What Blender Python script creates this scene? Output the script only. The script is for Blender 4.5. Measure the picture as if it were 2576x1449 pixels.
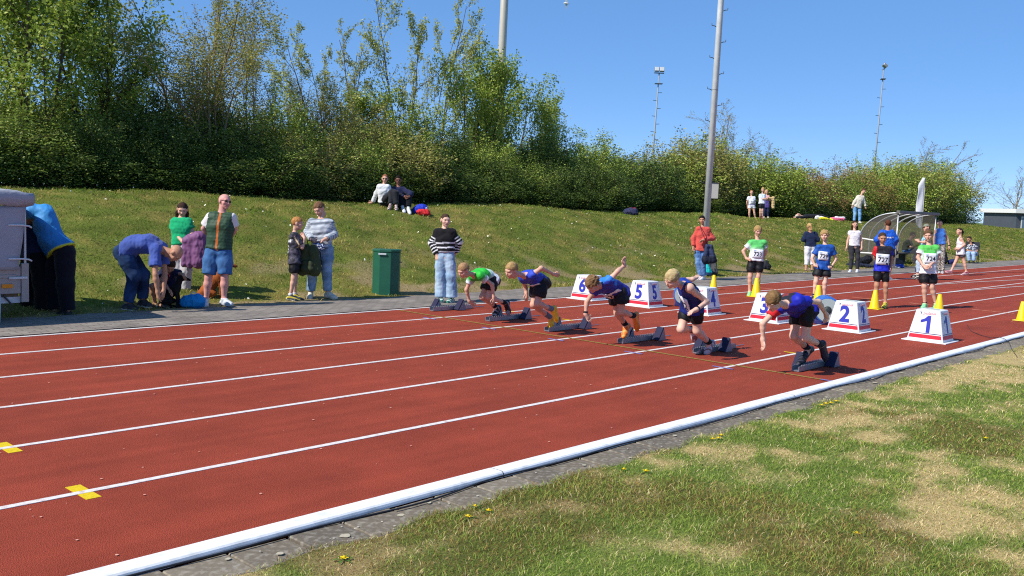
import bpy, bmesh, math, random
import numpy as np
from mathutils import Vector, Matrix

for _o in list(bpy.data.objects): bpy.data.objects.remove(_o)
S = bpy.context.scene
COL = S.collection
# ------------------------------------------------------------------ camera
cam_d = bpy.data.cameras.new('camera'); cam = bpy.data.objects.new('camera', cam_d); COL.objects.link(cam)
cam_d.sensor_width = 36.0; cam_d.lens = 2359.14 / 2576 * 36.0
cam_d.clip_start = 0.05; cam_d.clip_end = 4000
CAM = np.array([-9.4707, -4.0701, 1.7340])
_p, _r, _y = 0.0899966, 0.0399714, 0.8224191
_f = np.array([math.sin(_y) * math.cos(_p), math.cos(_y) * math.cos(_p), -math.sin(_p)])
_rt = np.array([math.cos(_y), -math.sin(_y), 0.0]); _up = np.cross(_rt, _f)
_r2 = _rt * math.cos(_r) + _up * math.sin(_r); _u2 = -_rt * math.sin(_r) + _up * math.cos(_r)
cam.matrix_world = Matrix(((_r2[0], _u2[0], -_f[0], CAM[0]), (_r2[1], _u2[1], -_f[1], CAM[1]), (_r2[2], _u2[2], -_f[2], CAM[2]), (0, 0, 0, 1)))
S.camera = cam
# ------------------------------------------------------------------ sky and sun
SUN_EL, SUN_AZ = math.radians(44), math.radians(164)      # direction towards the sun, azimuth from +X
sv = Vector((math.cos(SUN_AZ) * math.cos(SUN_EL), math.sin(SUN_AZ) * math.cos(SUN_EL), math.sin(SUN_EL)))
W = bpy.data.worlds.new('World'); S.world = W; W.use_nodes = True
wn = W.node_tree; wn.nodes.clear()
sky = wn.nodes.new('ShaderNodeTexSky'); sky.sky_type = 'NISHITA'; sky.sun_disc = False
sky.sun_elevation = SUN_EL; sky.sun_rotation = math.atan2(sv.x, sv.y)
sky.altitude = 0; sky.air_density = 0.4; sky.dust_density = 0.0; sky.ozone_density = 10.0
bg = wn.nodes.new('ShaderNodeBackground'); bg.inputs[1].default_value = 0.135
wo = wn.nodes.new('ShaderNodeOutputWorld')
gmn = wn.nodes.new('ShaderNodeGamma'); gmn.inputs[1].default_value = .42
hsn = wn.nodes.new('ShaderNodeHueSaturation'); hsn.inputs['Saturation'].default_value = 1.5; hsn.inputs['Value'].default_value = 2.85; hsn.inputs['Hue'].default_value = .508
wn.links.new(sky.outputs[0], gmn.inputs[0]); wn.links.new(gmn.outputs[0], hsn.inputs['Color']); wn.links.new(hsn.outputs[0], bg.inputs[0]); wn.links.new(bg.outputs[0], wo.inputs[0])
sun_d = bpy.data.lights.new('sun', 'SUN'); sun = bpy.data.objects.new('sun', sun_d); COL.objects.link(sun)
sun_d.energy = 4.8; sun_d.angle = math.radians(0.53); sun_d.color = (1.0, 0.94, 0.84)
sun.rotation_euler = sv.to_track_quat('Z', 'Y').to_euler(); sun.location = (-20, 10, 30)
S.view_settings.view_transform = 'Standard'; S.view_settings.look = 'None'
S.view_settings.exposure = 0.30; S.view_settings.gamma = 1.0; S.view_settings.use_curve_mapping = False
S.render.engine = 'CYCLES'
S.cycles.use_denoising = False; S.cycles.filter_width = 1.15; S.cycles.sample_clamp_indirect = 6
S.cycles.max_bounces = 6; S.cycles.diffuse_bounces = 3; S.cycles.transparent_max_bounces = 8
S.render.resolution_x = 1024; S.render.resolution_y = 576

# ------------------------------------------------------------------ helpers
def lin(c):
    if isinstance(c, str):
        c = c.lstrip('#'); c = [int(c[i:i + 2], 16) / 255 for i in (0, 2, 4)]
    return tuple(((x / 12.92) if x <= 0.04045 else ((x + 0.055) / 1.055) ** 2.4) for x in c)
def tag(o, label=None, cat=None, group=None, kind=None):
    if label: o['label'] = label
    if cat: o['category'] = cat
    if group: o['group'] = group
    if kind: o['kind'] = kind
    return o
def link(name, data, parent=None, mat=None):
    o = bpy.data.objects.new(name, data); COL.objects.link(o)
    if parent is not None: o.parent = parent
    if mat is not None and data is not None:
        data.materials.clear(); data.materials.append(mat)
    return o
def empty(name, loc=(0, 0, 0), rz=0.0):
    o = bpy.data.objects.new(name, None); COL.objects.link(o)
    o.location = loc; o.rotation_euler = (0, 0, rz); o.empty_display_size = 0.1
    return o
def put(o, root):
    """make o (built in world coordinates) a part of root without moving it"""
    o.parent = root
    if root.type == 'EMPTY' or root.matrix_basis != Matrix.Identity(4):
        o.matrix_parent_inverse = root.matrix_basis.inverted()
    return o
def mesh_np(name, V, F, smooth=False, col=None):
    """V (n,3), F (m,k) of one polygon size"""
    me = bpy.data.meshes.new(name); V = np.asarray(V, np.float32); F = np.asarray(F, np.int32)
    me.vertices.add(len(V)); me.vertices.foreach_set('co', V.ravel())
    k = F.shape[1]; me.loops.add(F.size); me.loops.foreach_set('vertex_index', F.ravel())
    me.polygons.add(len(F)); me.polygons.foreach_set('loop_start', np.arange(0, F.size, k, dtype=np.int32))
    try: me.polygons.foreach_set('loop_total', np.full(len(F), k, np.int32))
    except Exception: pass
    if smooth: me.polygons.foreach_set('use_smooth', np.ones(len(F), bool))
    if col is not None:
        a = me.color_attributes.new('Col', 'FLOAT_COLOR', 'POINT')
        c = np.ones((len(V), 4), np.float32); c[:, :3] = col; a.data.foreach_set('color', c.ravel())
    me.update(); me.validate()
    return me
class MB:
    """collects boxes, tubes and sheets into one mesh"""
    def __init__(s): s.v = []; s.f = []
    def add(s, vs, fs):
        n = len(s.v); s.v += [tuple(map(float, v)) for v in vs]; s.f += [tuple(i + n for i in f) for f in fs]; return s
    def box(s, x0, y0, z0, x1, y1, z1, M=None):
        vs = [(x, y, z) for z in (z0, z1) for y in (y0, y1) for x in (x0, x1)]
        if M is not None: vs = [tuple(M @ Vector(v)) for v in vs]
        return s.add(vs, [(0, 2, 3, 1), (4, 5, 7, 6), (0, 1, 5, 4), (2, 6, 7, 3), (0, 4, 6, 2), (1, 3, 7, 5)])
    def tube(s, pts, r, n=8, cap=True, flat=None):
        pts = [np.array(p, float) for p in pts]; rs = r if hasattr(r, '__len__') else [r] * len(pts)
        rings = []; ref = None
        for i, p in enumerate(pts):
            d = pts[min(i + 1, len(pts) - 1)] - pts[max(i - 1, 0)]; d = d / (np.linalg.norm(d) + 1e-9)
            if ref is None:
                ref = np.array((0, 0, 1.0)) if abs(d[2]) < .9 else np.array((1.0, 0, 0))
            u = np.cross(d, ref); u /= np.linalg.norm(u) + 1e-9; w = np.cross(u, d); ref = w
            fl = 1 if flat is None else flat
            rings.append([p + rs[i] * (math.cos(2 * math.pi * k / n) * u + fl * math.sin(2 * math.pi * k / n) * w) for k in range(n)])
        vs = [v for R in rings for v in R]; fs = []
        for i in range(len(rings) - 1):
            for k in range(n):
                fs.append((i * n + k, i * n + (k + 1) % n, (i + 1) * n + (k + 1) % n, (i + 1) * n + k))
        if cap: fs += [tuple(range(n))[::-1], tuple(range((len(rings) - 1) * n, len(rings) * n))]
        return s.add(vs, fs)
    def lathe(s, prof, n=20, c=(0, 0, 0)):
        vs = [(c[0] + r * math.cos(2 * math.pi * k / n), c[1] + r * math.sin(2 * math.pi * k / n), c[2] + z) for r, z in prof for k in range(n)]
        fs = [(i * n + k, i * n + (k + 1) % n, (i + 1) * n + (k + 1) % n, (i + 1) * n + k) for i in range(len(prof) - 1) for k in range(n)]
        fs += [tuple(range(n))[::-1], tuple(range((len(prof) - 1) * n, len(prof) * n))]
        return s.add(vs, fs)
    def build(s, name, mat, parent=None, smooth=False, bevel=0, seg=2):
        me = bpy.data.meshes.new(name); me.from_pydata(s.v, [], s.f); me.update()
        if bevel:
            bm = bmesh.new(); bm.from_mesh(me)
            bmesh.ops.bevel(bm, geom=[e for e in bm.edges if e.is_manifold and e.calc_face_angle(0) > .4], offset=bevel, segments=seg, profile=.5, affect='EDGES')
            bm.to_mesh(me); bm.free()
        if smooth: me.polygons.foreach_set('use_smooth', np.ones(len(me.polygons), bool))
        o = link(name, me, None, mat)
        if parent is not None: put(o, parent)
        return o
def vnoise(x, y, seed=0):
    """smooth 2D value noise in 0..1"""
    xi = np.floor(x).astype(np.int64); yi = np.floor(y).astype(np.int64); fx = x - xi; fy = y - yi
    def h(a, b):
        n = (a * 374761393 + b * 668265263 + seed * 974711) & 0x7fffffff
        n = ((n ^ (n >> 13)) * 1274126177) & 0x7fffffff
        return ((n ^ (n >> 16)) & 0xffff) / 65535.0
    u = fx * fx * (3 - 2 * fx); v = fy * fy * (3 - 2 * fy)
    return (h(xi, yi) * (1 - u) + h(xi + 1, yi) * u) * (1 - v) + (h(xi, yi + 1) * (1 - u) + h(xi + 1, yi + 1) * u) * v
def fbm(x, y, seed=0, o=4):
    r = 0; a = .5; t = 0
    for i in range(o): r = r + a * vnoise(x * 2 ** i, y * 2 ** i, seed + i * 7); t += a; a *= .5
    return r / t

MATS = {}
def M(name, col=(.5, .5, .5), rough=.6, spec=.3, metal=0.0, var=None, bump=None, attr=False, trans=0.0, sheen=0.0, alpha=1.0, var2=None, coat=0.0):
    """procedural principled material. var=(scale, amount) light/dark noise; var2=(scale, colour, amount) second colour in patches; bump=(scale, strength, distance)"""
    if name in MATS: return MATS[name]
    m = bpy.data.materials.new(name); m.use_nodes = True; nt = m.node_tree; nt.nodes.clear(); N = nt.nodes.new; L = nt.links.new
    out = N('ShaderNodeOutputMaterial'); b = N('ShaderNodeBsdfPrincipled'); L(b.outputs[0], out.inputs[0])
    b.inputs['Roughness'].default_value = rough; b.inputs['Metallic'].default_value = metal
    b.inputs['Specular IOR Level'].default_value = spec; b.inputs['Alpha'].default_value = alpha
    if sheen: b.inputs['Sheen Weight'].default_value = sheen
    if coat: b.inputs['Coat Weight'].default_value = coat
    tc = N('ShaderNodeTexCoord').outputs['Object']
    if attr:
        a = N('ShaderNodeAttribute'); a.attribute_name = 'Col'; c = a.outputs[0]
    else:
        r = N('ShaderNodeRGB'); r.outputs[0].default_value = (*lin(col), 1); c = r.outputs[0]
    if var2:
        n = N('ShaderNodeTexNoise'); n.inputs['Scale'].default_value = var2[0]; n.inputs['Detail'].default_value = 5; L(tc, n.inputs['Vector'])
        mr = N('ShaderNodeMapRange'); mr.inputs[1].default_value = .48; mr.inputs[2].default_value = .68; mr.inputs[4].default_value = var2[2]; L(n.outputs[0], mr.inputs[0])
        mx = N('ShaderNodeMix'); mx.data_type = 'RGBA'; L(mr.outputs[0], mx.inputs[0]); L(c, mx.inputs[6]); mx.inputs[7].default_value = (*lin(var2[1]), 1); c = mx.outputs[2]
    if var:
        n = N('ShaderNodeTexNoise'); n.inputs['Scale'].default_value = var[0]; n.inputs['Detail'].default_value = 6; n.inputs['Roughness'].default_value = .65; L(tc, n.inputs['Vector'])
        mr = N('ShaderNodeMapRange'); mr.inputs[1].default_value = .3; mr.inputs[2].default_value = .7; mr.inputs[3].default_value = 1 - var[1]; mr.inputs[4].default_value = 1 + var[1]; L(n.outputs[0], mr.inputs[0])
        mx = N('ShaderNodeMix'); mx.data_type = 'RGBA'; mx.blend_type = 'MULTIPLY'; mx.inputs[0].default_value = 1; L(c, mx.inputs[6]); L(mr.outputs[0], mx.inputs[7]); c = mx.outputs[2]
    L(c, b.inputs['Base Color'])
    if bump:
        n = N('ShaderNodeTexNoise'); n.inputs['Scale'].default_value = bump[0]; n.inputs['Detail'].default_value = 4; L(tc, n.inputs['Vector'])
        bp = N('ShaderNodeBump'); bp.inputs['Strength'].default_value = bump[1]; bp.inputs['Distance'].default_value = bump[2] if len(bump) > 2 else .01
        L(n.outputs[0], bp.inputs['Height']); L(bp.outputs[0], b.inputs['Normal'])
    if trans:
        t = N('ShaderNodeBsdfTranslucent'); L(c, t.inputs[0]); ms = N('ShaderNodeMixShader'); ms.inputs[0].default_value = trans
        L(b.outputs[0], ms.inputs[1]); L(t.outputs[0], ms.inputs[2]); L(ms.outputs[0], out.inputs[0])
    MATS[name] = m
    return m
def copy_tree(o, parent=None):
    c = o.copy(); COL.objects.link(c); c.parent = parent
    for ch in list(o.children): copy_tree(ch, c)
    return c
def text_mesh(txt, size, extrude=.0015, bold=0.0, align='CENTER', shear=0.0, xs=1.0):
    cu = bpy.data.curves.new('lettering', 'FONT'); cu.body = txt; cu.size = size; cu.extrude = extrude; cu.offset = bold
    cu.align_x = align; cu.align_y = 'CENTER'; cu.shear = shear; cu.resolution_u = 4
    o = bpy.data.objects.new('lettering', cu); COL.objects.link(o)
    dg = bpy.context.evaluated_depsgraph_get(); me = bpy.data.meshes.new_from_object(o.evaluated_get(dg))
    bpy.data.objects.remove(o)
    if xs != 1.0: me.transform(Matrix.Diagonal((xs, 1, 1, 1)))
    return me
def frame(origin, xdir, ydir):
    x = Vector(xdir).normalized(); y = Vector(ydir); y = (y - x * y.dot(x)).normalized(); z = x.cross(y)
    return Matrix(((x.x, y.x, z.x, origin[0]), (x.y, y.y, z.y, origin[1]), (x.z, y.z, z.z, origin[2]), (0, 0, 0, 1)))
# ================================================================== the setting
def emb_h(X, Y):
    """height of the grass embankment beyond the path"""
    X = np.asarray(X, float); Y = np.asarray(Y, float)
    t = np.clip((Y - 8.78) / 7.4, 0, 1); s = t * t * (3 - 2 * t)
    s = .55 * s + .45 * np.sin(t * math.pi / 2) ** 1.25
    H = 1.60 - .17 * np.clip((X - 12) / 28, 0, 1) + .05 * np.sin(X * .55 + 1.3)
    far = np.clip((X - 62) / 30, 0, 1); H = H * (1 - .35 * far)
    n = (fbm(X * .7, Y * .7, 3) - .5) * .16 + (fbm(X * 2.3, Y * 2.3, 9) - .5) * .08 + (fbm(X * 5.5, Y * 5.5, 29, 2) - .5) * .05
    return H * s + n * np.clip(t * 6, 0, 1)
def straw(X, Y):
    """0 green .. 1 dry, infield lawn"""
    n = fbm(X * 1.1 + 5, Y * 1.7, 21, 4) * .45 + fbm(X * 4.1, Y * 5.1, 5, 3) * .55
    edge = np.exp(-((Y + .62) / .34) ** 2) * .16
    bl = 0
    for (bx, by, rx, ry, a) in ((-3.3, -2.1, 1.0, .5, .15), (-2.2, -2.0, 1.2, .5, .12), (-4.6, -2.4, .8, .4, .20), (-1.6, -1.3, .9, .25, .12), (3.5, -1.0, 5, .5, .12), (-5.9, -.75, .8, .25, .14), (-.2, -2.4, 1.2, .6, .08)):
        bl = bl + a * np.exp(-((X - bx) / rx) ** 2 - ((Y - by) / ry) ** 2)
    return np.clip((n + edge + bl - .565) / .20, 0, 1)
def lawn_col(X, Y, r):
    s = straw(X, Y); v = fbm(X * 2, Y * 2, 33)[:, None]; r2 = np.mod(r * 97.13 + X * 13.7, 1); r3 = np.mod(r * 41.7 + Y * 29.3, 1)[:, None]; br = np.clip((fbm(X * .8 + 3, Y * 1.1, 71) - .52) / .12, 0, 1)
    g = np.array(lin('#6d8636')) * (1 - v) + np.array(lin('#a4b053')) * v; g = g * (.8 + .5 * r3)
    d = np.array(lin('#bfa56c')) * (1 - r3) + np.array(lin('#ead8a8')) * r3; w = np.array(lin('#967a48'))
    m = (r2 < .12 + .68 * s)[:, None]; c = np.where(m, d, g); k = (np.mod(r2 * 7.7, 1) < br * .40)[:, None]
    return np.where(k, w * (.8 + .6 * r3), c) * (.75 + .5 * r[:, None])
def lawn_mean(X, Y):
    s = straw(X, Y)[:, None]; br = np.clip((fbm(X * .8 + 3, Y * 1.1, 71) - .52) / .12, 0, 1)[:, None] * .5
    c = np.array(lin('#6a7e38')) * (1 - s) + np.array(lin('#c4ae78')) * s; return c * (1 - br) + np.array(lin('#5a482a')) * br
def bank_col(X, Y, r):
    v = fbm(X * .8, Y * .9, 51); w = fbm(X * 3.3, Y * 3.3, 77); r2 = np.mod(r * 73.3 + X * 17.1, 1); r3 = np.mod(r * 31.7 + Y * 23.9, 1)[:, None]
    foot = np.exp(-np.clip(Y - 8.6, 0, 9) / .45) * .5; lft = np.clip((16 - X) / 22, 0, 1) * .14
    p = np.clip((v * .35 + w * .65 - .47) / .34 + .20 + lft + foot, .05, .95)
    g = np.array(lin('#748a30')) * (.65 + .6 * r3); d = np.array(lin('#a3924a')) * (1 - r3) + np.array(lin('#cdbb76')) * r3
    mot = .66 + .62 * fbm(X * 2.4 + Y * .6, Y * 3.4, 123, 3)
    return np.where((r2 < p * .8)[:, None], d, g) * ((.76 + .40 * r) * mot)[:, None]
def bank_mean(X, Y):
    v = fbm(X * .8, Y * .9, 51); w = fbm(X * 3.3, Y * 3.3, 77); foot = np.exp(-np.clip(Y - 8.6, 0, 9) / .45) * .5; lft = np.clip((16 - X) / 22, 0, 1) * .14
    p = np.clip((v * .35 + w * .65 - .47) / .34 + .20 + lft + foot, .05, .95)[:, None]; return (np.array(lin('#5f6c2a')) * (1 - p * .8) + np.array(lin('#8d7f44')) * p * .8) * (.66 + .62 * fbm(X * 2.4 + Y * .6, Y * 3.4, 123, 3))[:, None]
rng = np.random.default_rng(11)
# ground sheet reaching the horizon
g = MB(); g.add([(-900, -900, -.06), (1500, -900, -.06), (1500, 1500, -.06), (-900, 1500, -.06)], [(0, 1, 2, 3)])
tag(g.build('ground', M('far_grass', '#5d7034', .95, .1, var=(.05, .25))), 'wide flat grass ground reaching the horizon', 'ground', kind='structure')
# running track
def granule_mat():
    m = bpy.data.materials.new('red_track_granules'); m.use_nodes = True; nt = m.node_tree; N = nt.nodes.new; L = nt.links.new
    b = nt.nodes['Principled BSDF']; b.inputs['Roughness'].default_value = .85; b.inputs['Specular IOR Level'].default_value = .18
    tc = N('ShaderNodeTexCoord')
    n1 = N('ShaderNodeTexNoise'); n1.inputs['Scale'].default_value = 170; n1.inputs['Detail'].default_value = 3; L(tc.outputs['Object'], n1.inputs['Vector'])
    n2 = N('ShaderNodeTexNoise'); n2.inputs['Scale'].default_value = 1.1; n2.inputs['Detail'].default_value = 7; n2.inputs['Roughness'].default_value = .7; L(tc.outputs['Object'], n2.inputs['Vector'])
    mp = N('ShaderNodeMapping'); mp.inputs['Scale'].default_value = (.12, 1.6, 1); L(tc.outputs['Object'], mp.inputs[0])
    n3 = N('ShaderNodeTexNoise'); n3.inputs['Scale'].default_value = 3.0; n3.inputs['Detail'].default_value = 6; L(mp.outputs[0], n3.inputs['Vector'])
    cr = N('ShaderNodeValToRGB'); e = cr.color_ramp.elements; e[0].position = .3; e[0].color = (*lin('#6b2a1c'), 1); e[1].position = .7; e[1].color = (*lin('#b75139'), 1); L(n1.outputs[0], cr.inputs[0])
    mr = N('ShaderNodeMapRange'); mr.inputs[1].default_value = .3; mr.inputs[2].default_value = .7; mr.inputs[3].default_value = .80; mr.inputs[4].default_value = 1.16; L(n2.outputs[0], mr.inputs[0])
    mr3 = N('ShaderNodeMapRange'); mr3.inputs[1].default_value = .3; mr3.inputs[2].default_value = .7; mr3.inputs[3].default_value = .87; mr3.inputs[4].default_value = 1.10; L(n3.outputs[0], mr3.inputs[0])
    mm = N('ShaderNodeMath'); mm.operation = 'MULTIPLY'; L(mr.outputs[0], mm.inputs[0]); L(mr3.outputs[0], mm.inputs[1])
    mx = N('ShaderNodeMix'); mx.data_type = 'RGBA'; mx.blend_type = 'MULTIPLY'; mx.inputs[0].default_value = 1; L(cr.outputs[0], mx.inputs[6]); L(mm.outputs[0], mx.inputs[7]); L(mx.outputs[2], b.inputs['Base Color'])
    bp = N('ShaderNodeBump'); bp.inputs['Strength'].default_value = .9; bp.inputs['Distance'].default_value = .010; L(n1.outputs[0], bp.inputs['Height']); L(bp.outputs[0], b.inputs['Normal'])
    return m
t = MB(); t.box(-30, -.02, -.05, 130, 7.24, 0)
track = tag(t.build('running_track', granule_mat()), 'red rubber running track with six white lined lanes', 'running track', kind='structure')
paint = M('white_line_paint', '#d9d6d2', .8, .2, var=(40, .10), bump=(160, .5, .004), var2=(22, '#b07a6c', .45))
olive = M('olive_line_paint', '#8c7a3e', .8, .2, var=(30, .2), var2=(45, '#8c4034', .5))
yel = M('yellow_mark_paint', '#d8bd1e', .8, .2, var=(40, .12), bump=(160, .5, .004), var2=(70, '#a8842a', .4))
blu = M('blue_mark_paint', '#6d74b0', .8, .2, var2=(30, '#9a4a50', .7))
pale = M('faded_mark_paint', '#c98a70', .8, .2, var2=(20, '#a84a3c', .8))
def strip(name, x0, y0, x1, y1, w, mat, z=.004, n=1):
    d = np.array((x1 - x0, y1 - y0)); L = np.hypot(*d); d = d / L; p = np.array((-d[1], d[0])) * w / 2
    a, b = np.array((x0, y0)), np.array((x1, y1)); m = MB()
    m.add([(*(a - p), z), (*(b - p), z), (*(b + p), z), (*(a + p), z), (*(a - p), z - .003), (*(b - p), z - .003), (*(b + p), z - .003), (*(a + p), z - .003)],
          [(0, 1, 2, 3), (0, 4, 5, 1), (1, 5, 6, 2), (2, 6, 7, 3), (3, 7, 4, 0)])
    return m.build(name, mat, track)
for k in range(1, 6): strip('lane_line', -30, 1.22 * k, 130, 1.22 * k, .05, paint)
strip('lane_line', -30, 7.185, 130, 7.185, .06, paint)
strip('start_line', 0, .04, 0, 7.10, .035, olive, .008)
for k in range(1, 6):      # ticks at the lane lines
    strip('lane_mark', -.27, 1.22 * k - .13, -.27, 1.22 * k + .13, .03, blu, .0075)
    strip('lane_mark', 1.50, 1.22 * k - .05, 1.50, 1.22 * k + .16, .03, yel, .0075)
    strip('lane_mark', 10.3 + .02 * k, 1.22 * k - .15, 10.3 + .02 * k, 1.22 * k + .62, .03, pale, .0075)
strip('lane_mark', -.02, .05, -.02, .19, .03, blu, .0115)
strip('lane_mark', -7.285, 1.08, -7.285, 1.37, .085, yel, .0025)
strip('lane_mark', -7.27, 2.30, -7.27, 2.59, .085, yel, .0025)
# lines of the bend that leave the straight on the far right
def bend(y0, x0, R, n=40, w=.05):
    vs = []; fs = []
    for i in range(n + 1):
        s = i / n * 60; x = x0 + s; y = y0 - s * s / (2 * R)
        vs += [(x, y - w / 2, .008), (x, y + w / 2, .008)]
        if i: fs.append((2 * i - 2, 2 * i, 2 * i + 1, 2 * i - 1))
    m = MB(); m.add(vs, fs); m.build('bend_line', paint, track)
bend(4.88, 13.0, 60); bend(3.66, 12.0, 62)
# white raised kerb, laid in sections
prof = [(.024, 0), (.023, .028), (.019, .0335), (.010, .035), (-.076, .035), (-.088, .032), (-.097, .024), (-.102, .012), (-.104, 0)]
kerb = empty('white_kerb', (0, 0, 0)); tag(kerb, 'raised white plastic kerb rail along the inside of the track', 'kerb', kind='structure')
km = M('scuffed_white_plastic', '#f3f3f2', .4, .4, var=(9, .03), var2=(13, '#b4b4ac', .40)); n = len(prof); x = -29.2
while x < 110:
    L_k = 4.0; xs = np.linspace(x + .003, x + L_k - .003, 9); dy, dz = rng.normal(0, .0015), rng.normal(0, .0006)
    vs = [(a, y + dy + .002 * math.sin(a * .9) * (0 if abs(y) < .02 else 1), (z + dz) if z else 0) for a in xs for y, z in prof]; q = len(xs)
    m = MB(); m.add(vs, [(i * n + k, i * n + k + 1, (i + 1) * n + k + 1, (i + 1) * n + k) for i in range(q - 1) for k in range(n - 1)]); m.build('kerb_section', km, kerb); x += L_k
# concrete slabs along the kerb: a bed and single slabs
m = MB(); m.box(-30, -.46, -.055, 130, -.108, -.022)
strip_bed = tag(m.build('slab_path', M('slab_joint_soil', '#4a3f30', .95, .1, var=(30, .3))), 'narrow path of grey concrete slabs beside the white kerb', 'path', kind='structure')
slab_mats = [M('concrete_slab_%d' % i, c, .9, .2, var=(6, .14), var2=(26, '#b8b2a4', .35), bump=(60, .5, .004)) for i, c in enumerate(('#706759', '#7a7162', '#675f53'))]
slab_me = []
for i in range(3):
    m = MB(); m.box(-.163, -.155, -.05, .163, .155, 0); o = m.build('slab', slab_mats[i], bevel=.006, seg=1); slab_me.append(o.data); bpy.data.objects.remove(o)
for k in range(150):
    x = -9.0 + .335 * k; i = int(rng.integers(3)); o = link('slab', slab_me[i], strip_bed)
    o.location = (x, -.270 + rng.normal(0, .003), .002 + rng.normal(0, .0025)); o.rotation_euler = (rng.normal(0, .008), rng.normal(0, .008), rng.normal(0, .006))
# lichen rings on the slabs
lich = M('pale_lichen', '#b0a893', .95, .1, var=(60, .15))
for (x, y, r) in ((-6.60, -.31, .030), (-6.18, -.25, .022), (-5.92, -.19, .018), (-6.98, -.30, .02), (-5.3, -.33, .018), (-4.6, -.27, .016), (-3.4, -.2, .02), (-2.3, -.31, .022), (-1.5, -.22, .024), (-.9, -.28, .026), (-.4, -.2, .026), (.3, -.26, .03), (1.2, -.2, .03), (2.1, -.3, .03), (3.3, -.24, .034), (4.4, -.2, .035), (-7.2, -.2, .015), (-5.6, -.36, .012), (-4.2, -.36, .014), (-2.9, -.36, .014)):
    m = MB(); nn = 14
    m.add([(x + r * (1 + .15 * math.sin(3 * a + x)) * math.cos(a), y + .8 * r * (1 + .15 * math.cos(2 * a + y * 9)) * math.sin(a), .0085) for a in [2 * math.pi * i / nn for i in range(nn)]], [tuple(range(nn))])
    m.build('lichen_spot', lich, strip_bed)
# cable along the kerb
m = MB(); pts = []
for x in np.arange(-9, 8, .09):
    pts.append((x, -.122 - .05 * max(0, math.sin(x * 1.9 + .6)) ** 2 - .012 * math.sin(x * 5.1), .014))
m.tube(pts, .0055, 6)
tag(m.build('cable', M('black_rubber', '#26262a', .5, .4), smooth=True), 'thin dark cable lying along the foot of the white kerb', 'cable')
m = MB(); m.tube([(7.3, 1.0, .006), (6.3, .62, .006), (5.9, .36, .008), (5.6, .12, .02), (5.5, 0, .056), (5.42, -.1, .05), (5.3, -.2, .014), (4.6, -.42, .012), (3.8, -.7, .02)], .004, 6)
tag(m.build('cable', MATS['black_rubber'], smooth=True), 'thin dark cable crossing over the white kerb beside the box numbered one', 'cable')
# grey clinker path beyond the track
def clinker():
    m = bpy.data.materials.new('grey_clinker_paving'); m.use_nodes = True; nt = m.node_tree; N = nt.nodes.new; L = nt.links.new
    b = nt.nodes['Principled BSDF']; b.inputs['Roughness'].default_value = .9; b.inputs['Specular IOR Level'].default_value = .2
    tc = N('ShaderNodeTexCoord'); br = N('ShaderNodeTexBrick'); L(tc.outputs['Object'], br.inputs['Vector'])
    br.inputs['Scale'].default_value = 1; br.inputs['Brick Width'].default_value = .21; br.inputs['Row Height'].default_value = .105; br.inputs['Mortar Size'].default_value = .006
    br.inputs['Color1'].default_value = (*lin('#8d857c'), 1); br.inputs['Color2'].default_value = (*lin('#7a736c'), 1); br.inputs['Mortar'].default_value = (*lin('#5b554b'), 1)
    n = N('ShaderNodeTexNoise'); n.inputs['Scale'].default_value = 1.4; n.inputs['Detail'].default_value = 8; L(tc.outputs['Object'], n.inputs['Vector'])
    mr = N('ShaderNodeMapRange'); mr.inputs[1].default_value = .3; mr.inputs[2].default_value = .7; mr.inputs[3].default_value = .8; mr.inputs[4].default_value = 1.2; L(n.outputs[0], mr.inputs[0])
    mx = N('ShaderNodeMix'); mx.data_type = 'RGBA'; mx.blend_type = 'MULTIPLY'; mx.inputs[0].default_value = 1; L(br.outputs[0], mx.inputs[6]); L(mr.outputs[0], mx.inputs[7]); L(mx.outputs[2], b.inputs['Base Color'])
    bp = N('ShaderNodeBump'); bp.inputs['Strength'].default_value = .6; bp.inputs['Distance'].default_value = .004; L(br.outputs[1], bp.inputs['Height']); bp.invert = True; L(bp.outputs[0], b.inputs['Normal'])
    return m
m = MB(); m.box(-30, 7.245, -.05, 130, 8.9, .012)
tag(m.build('paved_path', clinker()), 'grey clinker paved path between the track and the embankment', 'path', kind='structure')
# embankment
nx, ny = 420, 90
gx = np.concatenate([np.linspace(-30, -6, 30)[:-1], np.linspace(-6, 45, 300), np.linspace(45, 150, nx - 329)]); nx = len(gx)
gy = np.concatenate([np.linspace(8.5, 17.5, 70), np.linspace(17.5, 60, ny - 70)]); ny = len(gy)
X, Y = np.meshgrid(gx, gy, indexing='ij'); Z = emb_h(X, Y)
edge = 8.62 + .13 * (fbm(X * 1.3, X * 0 + 2, 4) - .5) * 2 + .05 * np.sin(X * 7)
Z = np.where(Y < edge, -.03, Z + .014); Z[:, 0] = -.05
V = np.stack([X, Y, Z], -1).reshape(-1, 3)
idx = np.arange(nx * ny).reshape(nx, ny); F = np.stack([idx[:-1, :-1], idx[1:, :-1], idx[1:, 1:], idx[:-1, 1:]], -1).reshape(-1, 4)
c = bank_mean(V[:, 0], V[:, 1]) * .85
soil = np.array(lin('#8b7a58')); sp = np.clip((fbm(V[:, 0] * 1.1, V[:, 1] * 1.4, 91) - .57 + .12 * np.exp(-np.clip(V[:, 1] - 8.6, 0, 9) / .6)) / .08, 0, 1) * np.clip(1.2 - (V[:, 1] - 8.6) / 3.2, 0, 1)
c = c * (1 - sp[:, None]) + soil * sp[:, None]
emb = link('grass_embankment', mesh_np('embankment', V, F, True, c), None, M('bank_turf', attr=True, rough=.95, spec=.1, var=(18, .3), bump=(25, .9, .03)))
tag(emb, 'long grassy embankment rising behind the paved path', 'embankment', kind='structure')
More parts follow.
